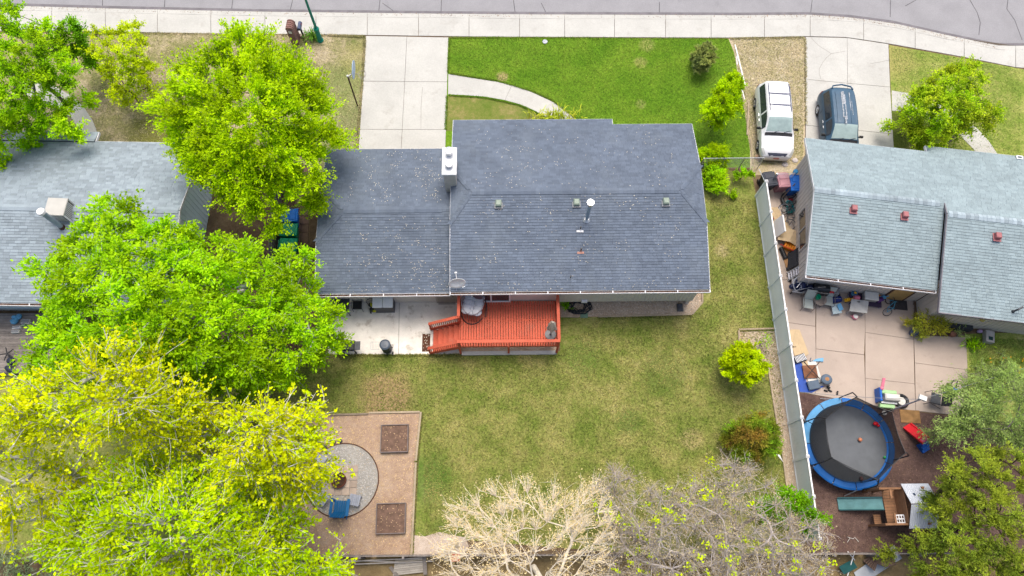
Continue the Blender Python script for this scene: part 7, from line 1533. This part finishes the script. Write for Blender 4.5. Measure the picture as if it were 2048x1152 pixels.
tree('maple_tree', 'tree', 'loose yellow green tree on the right front lawn', [(1812, 190), (1850, 158), (1880, 138), (1905, 126), (1940, 120), (1968, 126), (1978, 160), (1972, 180), (2004, 205), (2008, 230), (1992, 248), (1970, 252), (1944, 244), (1932, 272), (1900, 288), (1870, 292), (1848, 286), (1828, 270), (1838, 250), (1816, 225)], 1.6, 5., 22, BK_G, leafmat('leaf_spring', (150, 196, 20), (190, 208, 40)), 24, r=.52, twigs=15, leaves=36, size=.115, trunk=.1, base=at(1908, 262), up=.5)
tree('olive_tree', 'tree', 'silvery olive green tree over the right edge of the patio', [(1884, 770), (1920, 752), (1980, 738), (2060, 728), (2130, 760), (2130, 900), (2040, 905), (1980, 892), (1920, 888), (1896, 882), (1846, 842), (1872, 846), (1902, 828), (1878, 800)], 1.8, 4.8, 29, BK_G, L_OLV, 25, r=.62, twigs=16, leaves=34, size=.12, asp=.28, ins=.7, dn=.8, trunk=.12, up=.3)
tree('juniper_tree', 'tree', 'dense dark olive juniper in the bottom right corner', [(1868, 955), (1880, 932), (1892, 912), (1930, 888), (1985, 886), (2060, 895), (2130, 1000), (2130, 1210), (1850, 1210), (1828, 1155), (1790, 1100), (1800, 1066), (1838, 1050), (1870, 1030), (1872, 985)], 2.2, 6.8, 35, BK_B, L_JUN, 26, r=.6, twigs=20, leaves=52, size=.10, asp=.32, trunk=.22, up=.5, out=.8, spread=.08, droop=.1, drop=1.8, ins=.9, dn=.8)
tree('shrub', 'shrub', 'yellowing green shrub beside the slate blue pot on the patio', [(1822, 640), (1838, 625), (1862, 620), (1890, 628), (1900, 650), (1885, 672), (1855, 676), (1828, 664)], .4, 1.3, 14, BK_B, leafmat('leaf_mottled', (140, 160, 50), (206, 198, 60), .4), 27, r=.42, twigs=13, leaves=19, size=.09, asp=.35, trunk=.04, up=.6)
for k, (px, py, rr, lab) in enumerate(((1962, 745, 26, 'pale green weedy shrub on the grass right of the patio'), (2015, 735, 24, 'pale green weedy shrub nearer the right edge of the grass'), (1925, 668, 14, 'green plant by the dark window well'))):
    tree('shrub', 'shrub', lab, [(px+rr*math.cos(a)*1.2, py+rr*math.sin(a)) for a in [i*.6283 for i in range(10)]], .15, .7, 15, BK_G, L_OLV, 30+k, r=.3, twigs=10, leaves=14, size=.08, asp=.3, trunk=.03)
tree('shrub', 'shrub', 'small dried brown shrub at the eave corner of the right house', [(1824, 284), (1836, 280), (1846, 290), (1838, 300), (1826, 298)], .5, 1.1, 9, BK_B, L_BUD2, 34, r=.24, twigs=9, leaves=8, size=.07, trunk=.03)
def tuft(name, px, py, n, L_, m, label, cat, seed, sx=1., sy=1., wd=.02):
    rs = np.random.RandomState(seed); root = thing(name, px, py, label, cat); b = MB()
    for i in range(n):
        a = rs.uniform(0, 6.28); l = L_*rs.uniform(.6, 1.1); x, y = rs.normal(0, .12)*sx, rs.normal(0, .12)*sy; c_, s_ = math.cos(a), math.sin(a); o_ = rs.uniform(.3, .8)*l
        p = [(x, y, 0), (x+c_*o_*.4, y+s_*o_*.4, l*.6), (x+c_*o_*.8, y+s_*o_*.8, l*.72), (x+c_*o_*1.15, y+s_*o_*1.15, l*.55)]; w_ = wd; vs = []
        for q, ww in zip(p, (1, 1, .7, .1)): vs += [(q[0]-s_*w_*ww, q[1]+c_*w_*ww, q[2]), (q[0]+s_*w_*ww, q[1]-c_*w_*ww, q[2])]
        b.add(vs, [(0, 1, 3, 2), (2, 3, 5, 4), (4, 5, 7, 6)])
    b.build('foliage', m, root); return root
tuft('lily_clump', 627, 76, 90, .75, leafmat('leaf_strap', (90, 140, 40), (120, 160, 60)), 'clump of strappy green leaves at the lamp post foot', 'plant', 41, 1.5, 1.)
tuft('grass_clump', 1110, 240, 170, .9, leafmat('grass_yellow', (176, 196, 40), (204, 206, 70)), 'row of yellow green ornamental grass before the house front', 'plant', 42, 5., 1.2)
tuft('weed', 1130, 612, 40, .5, L_DKG, 'weedy green plant between the red deck and the hose', 'plant', 43)
tuft('weed', 1942, 690, 70, .5, L_GRN, 'tall green grass tuft at the corner of the patio lawn', 'plant', 44, 2, 1)
for k, (px, py) in enumerate(((1999, 722), (2042, 725), (1972, 722), (2030, 748))):
    root = thing('flower', px, py, ['yellow flower cluster right of the patio, the fullest one', 'yellow flowers at the right edge of the grass', 'single small yellow flower nearest the patio', 'yellow flowers below the others at the right edge'][k], 'flower'); rs = np.random.RandomState(50+k)
    b = MB(); [b.sphere((rs.normal(0, .1), rs.normal(0, .1), .35+rs.uniform(-.08, .1)), .04, .04, .025, 6, 4) for i in range(9 if k != 2 else 3)]; b.build('petals', YELP, root); b = MB(); [b.tube([(0, 0, 0), (rs.normal(0, .08), rs.normal(0, .08), .34)], .008, 3) for i in range(6)]; b.build('stem', L_DKG, root)

print('LEAVES', LEAVES)
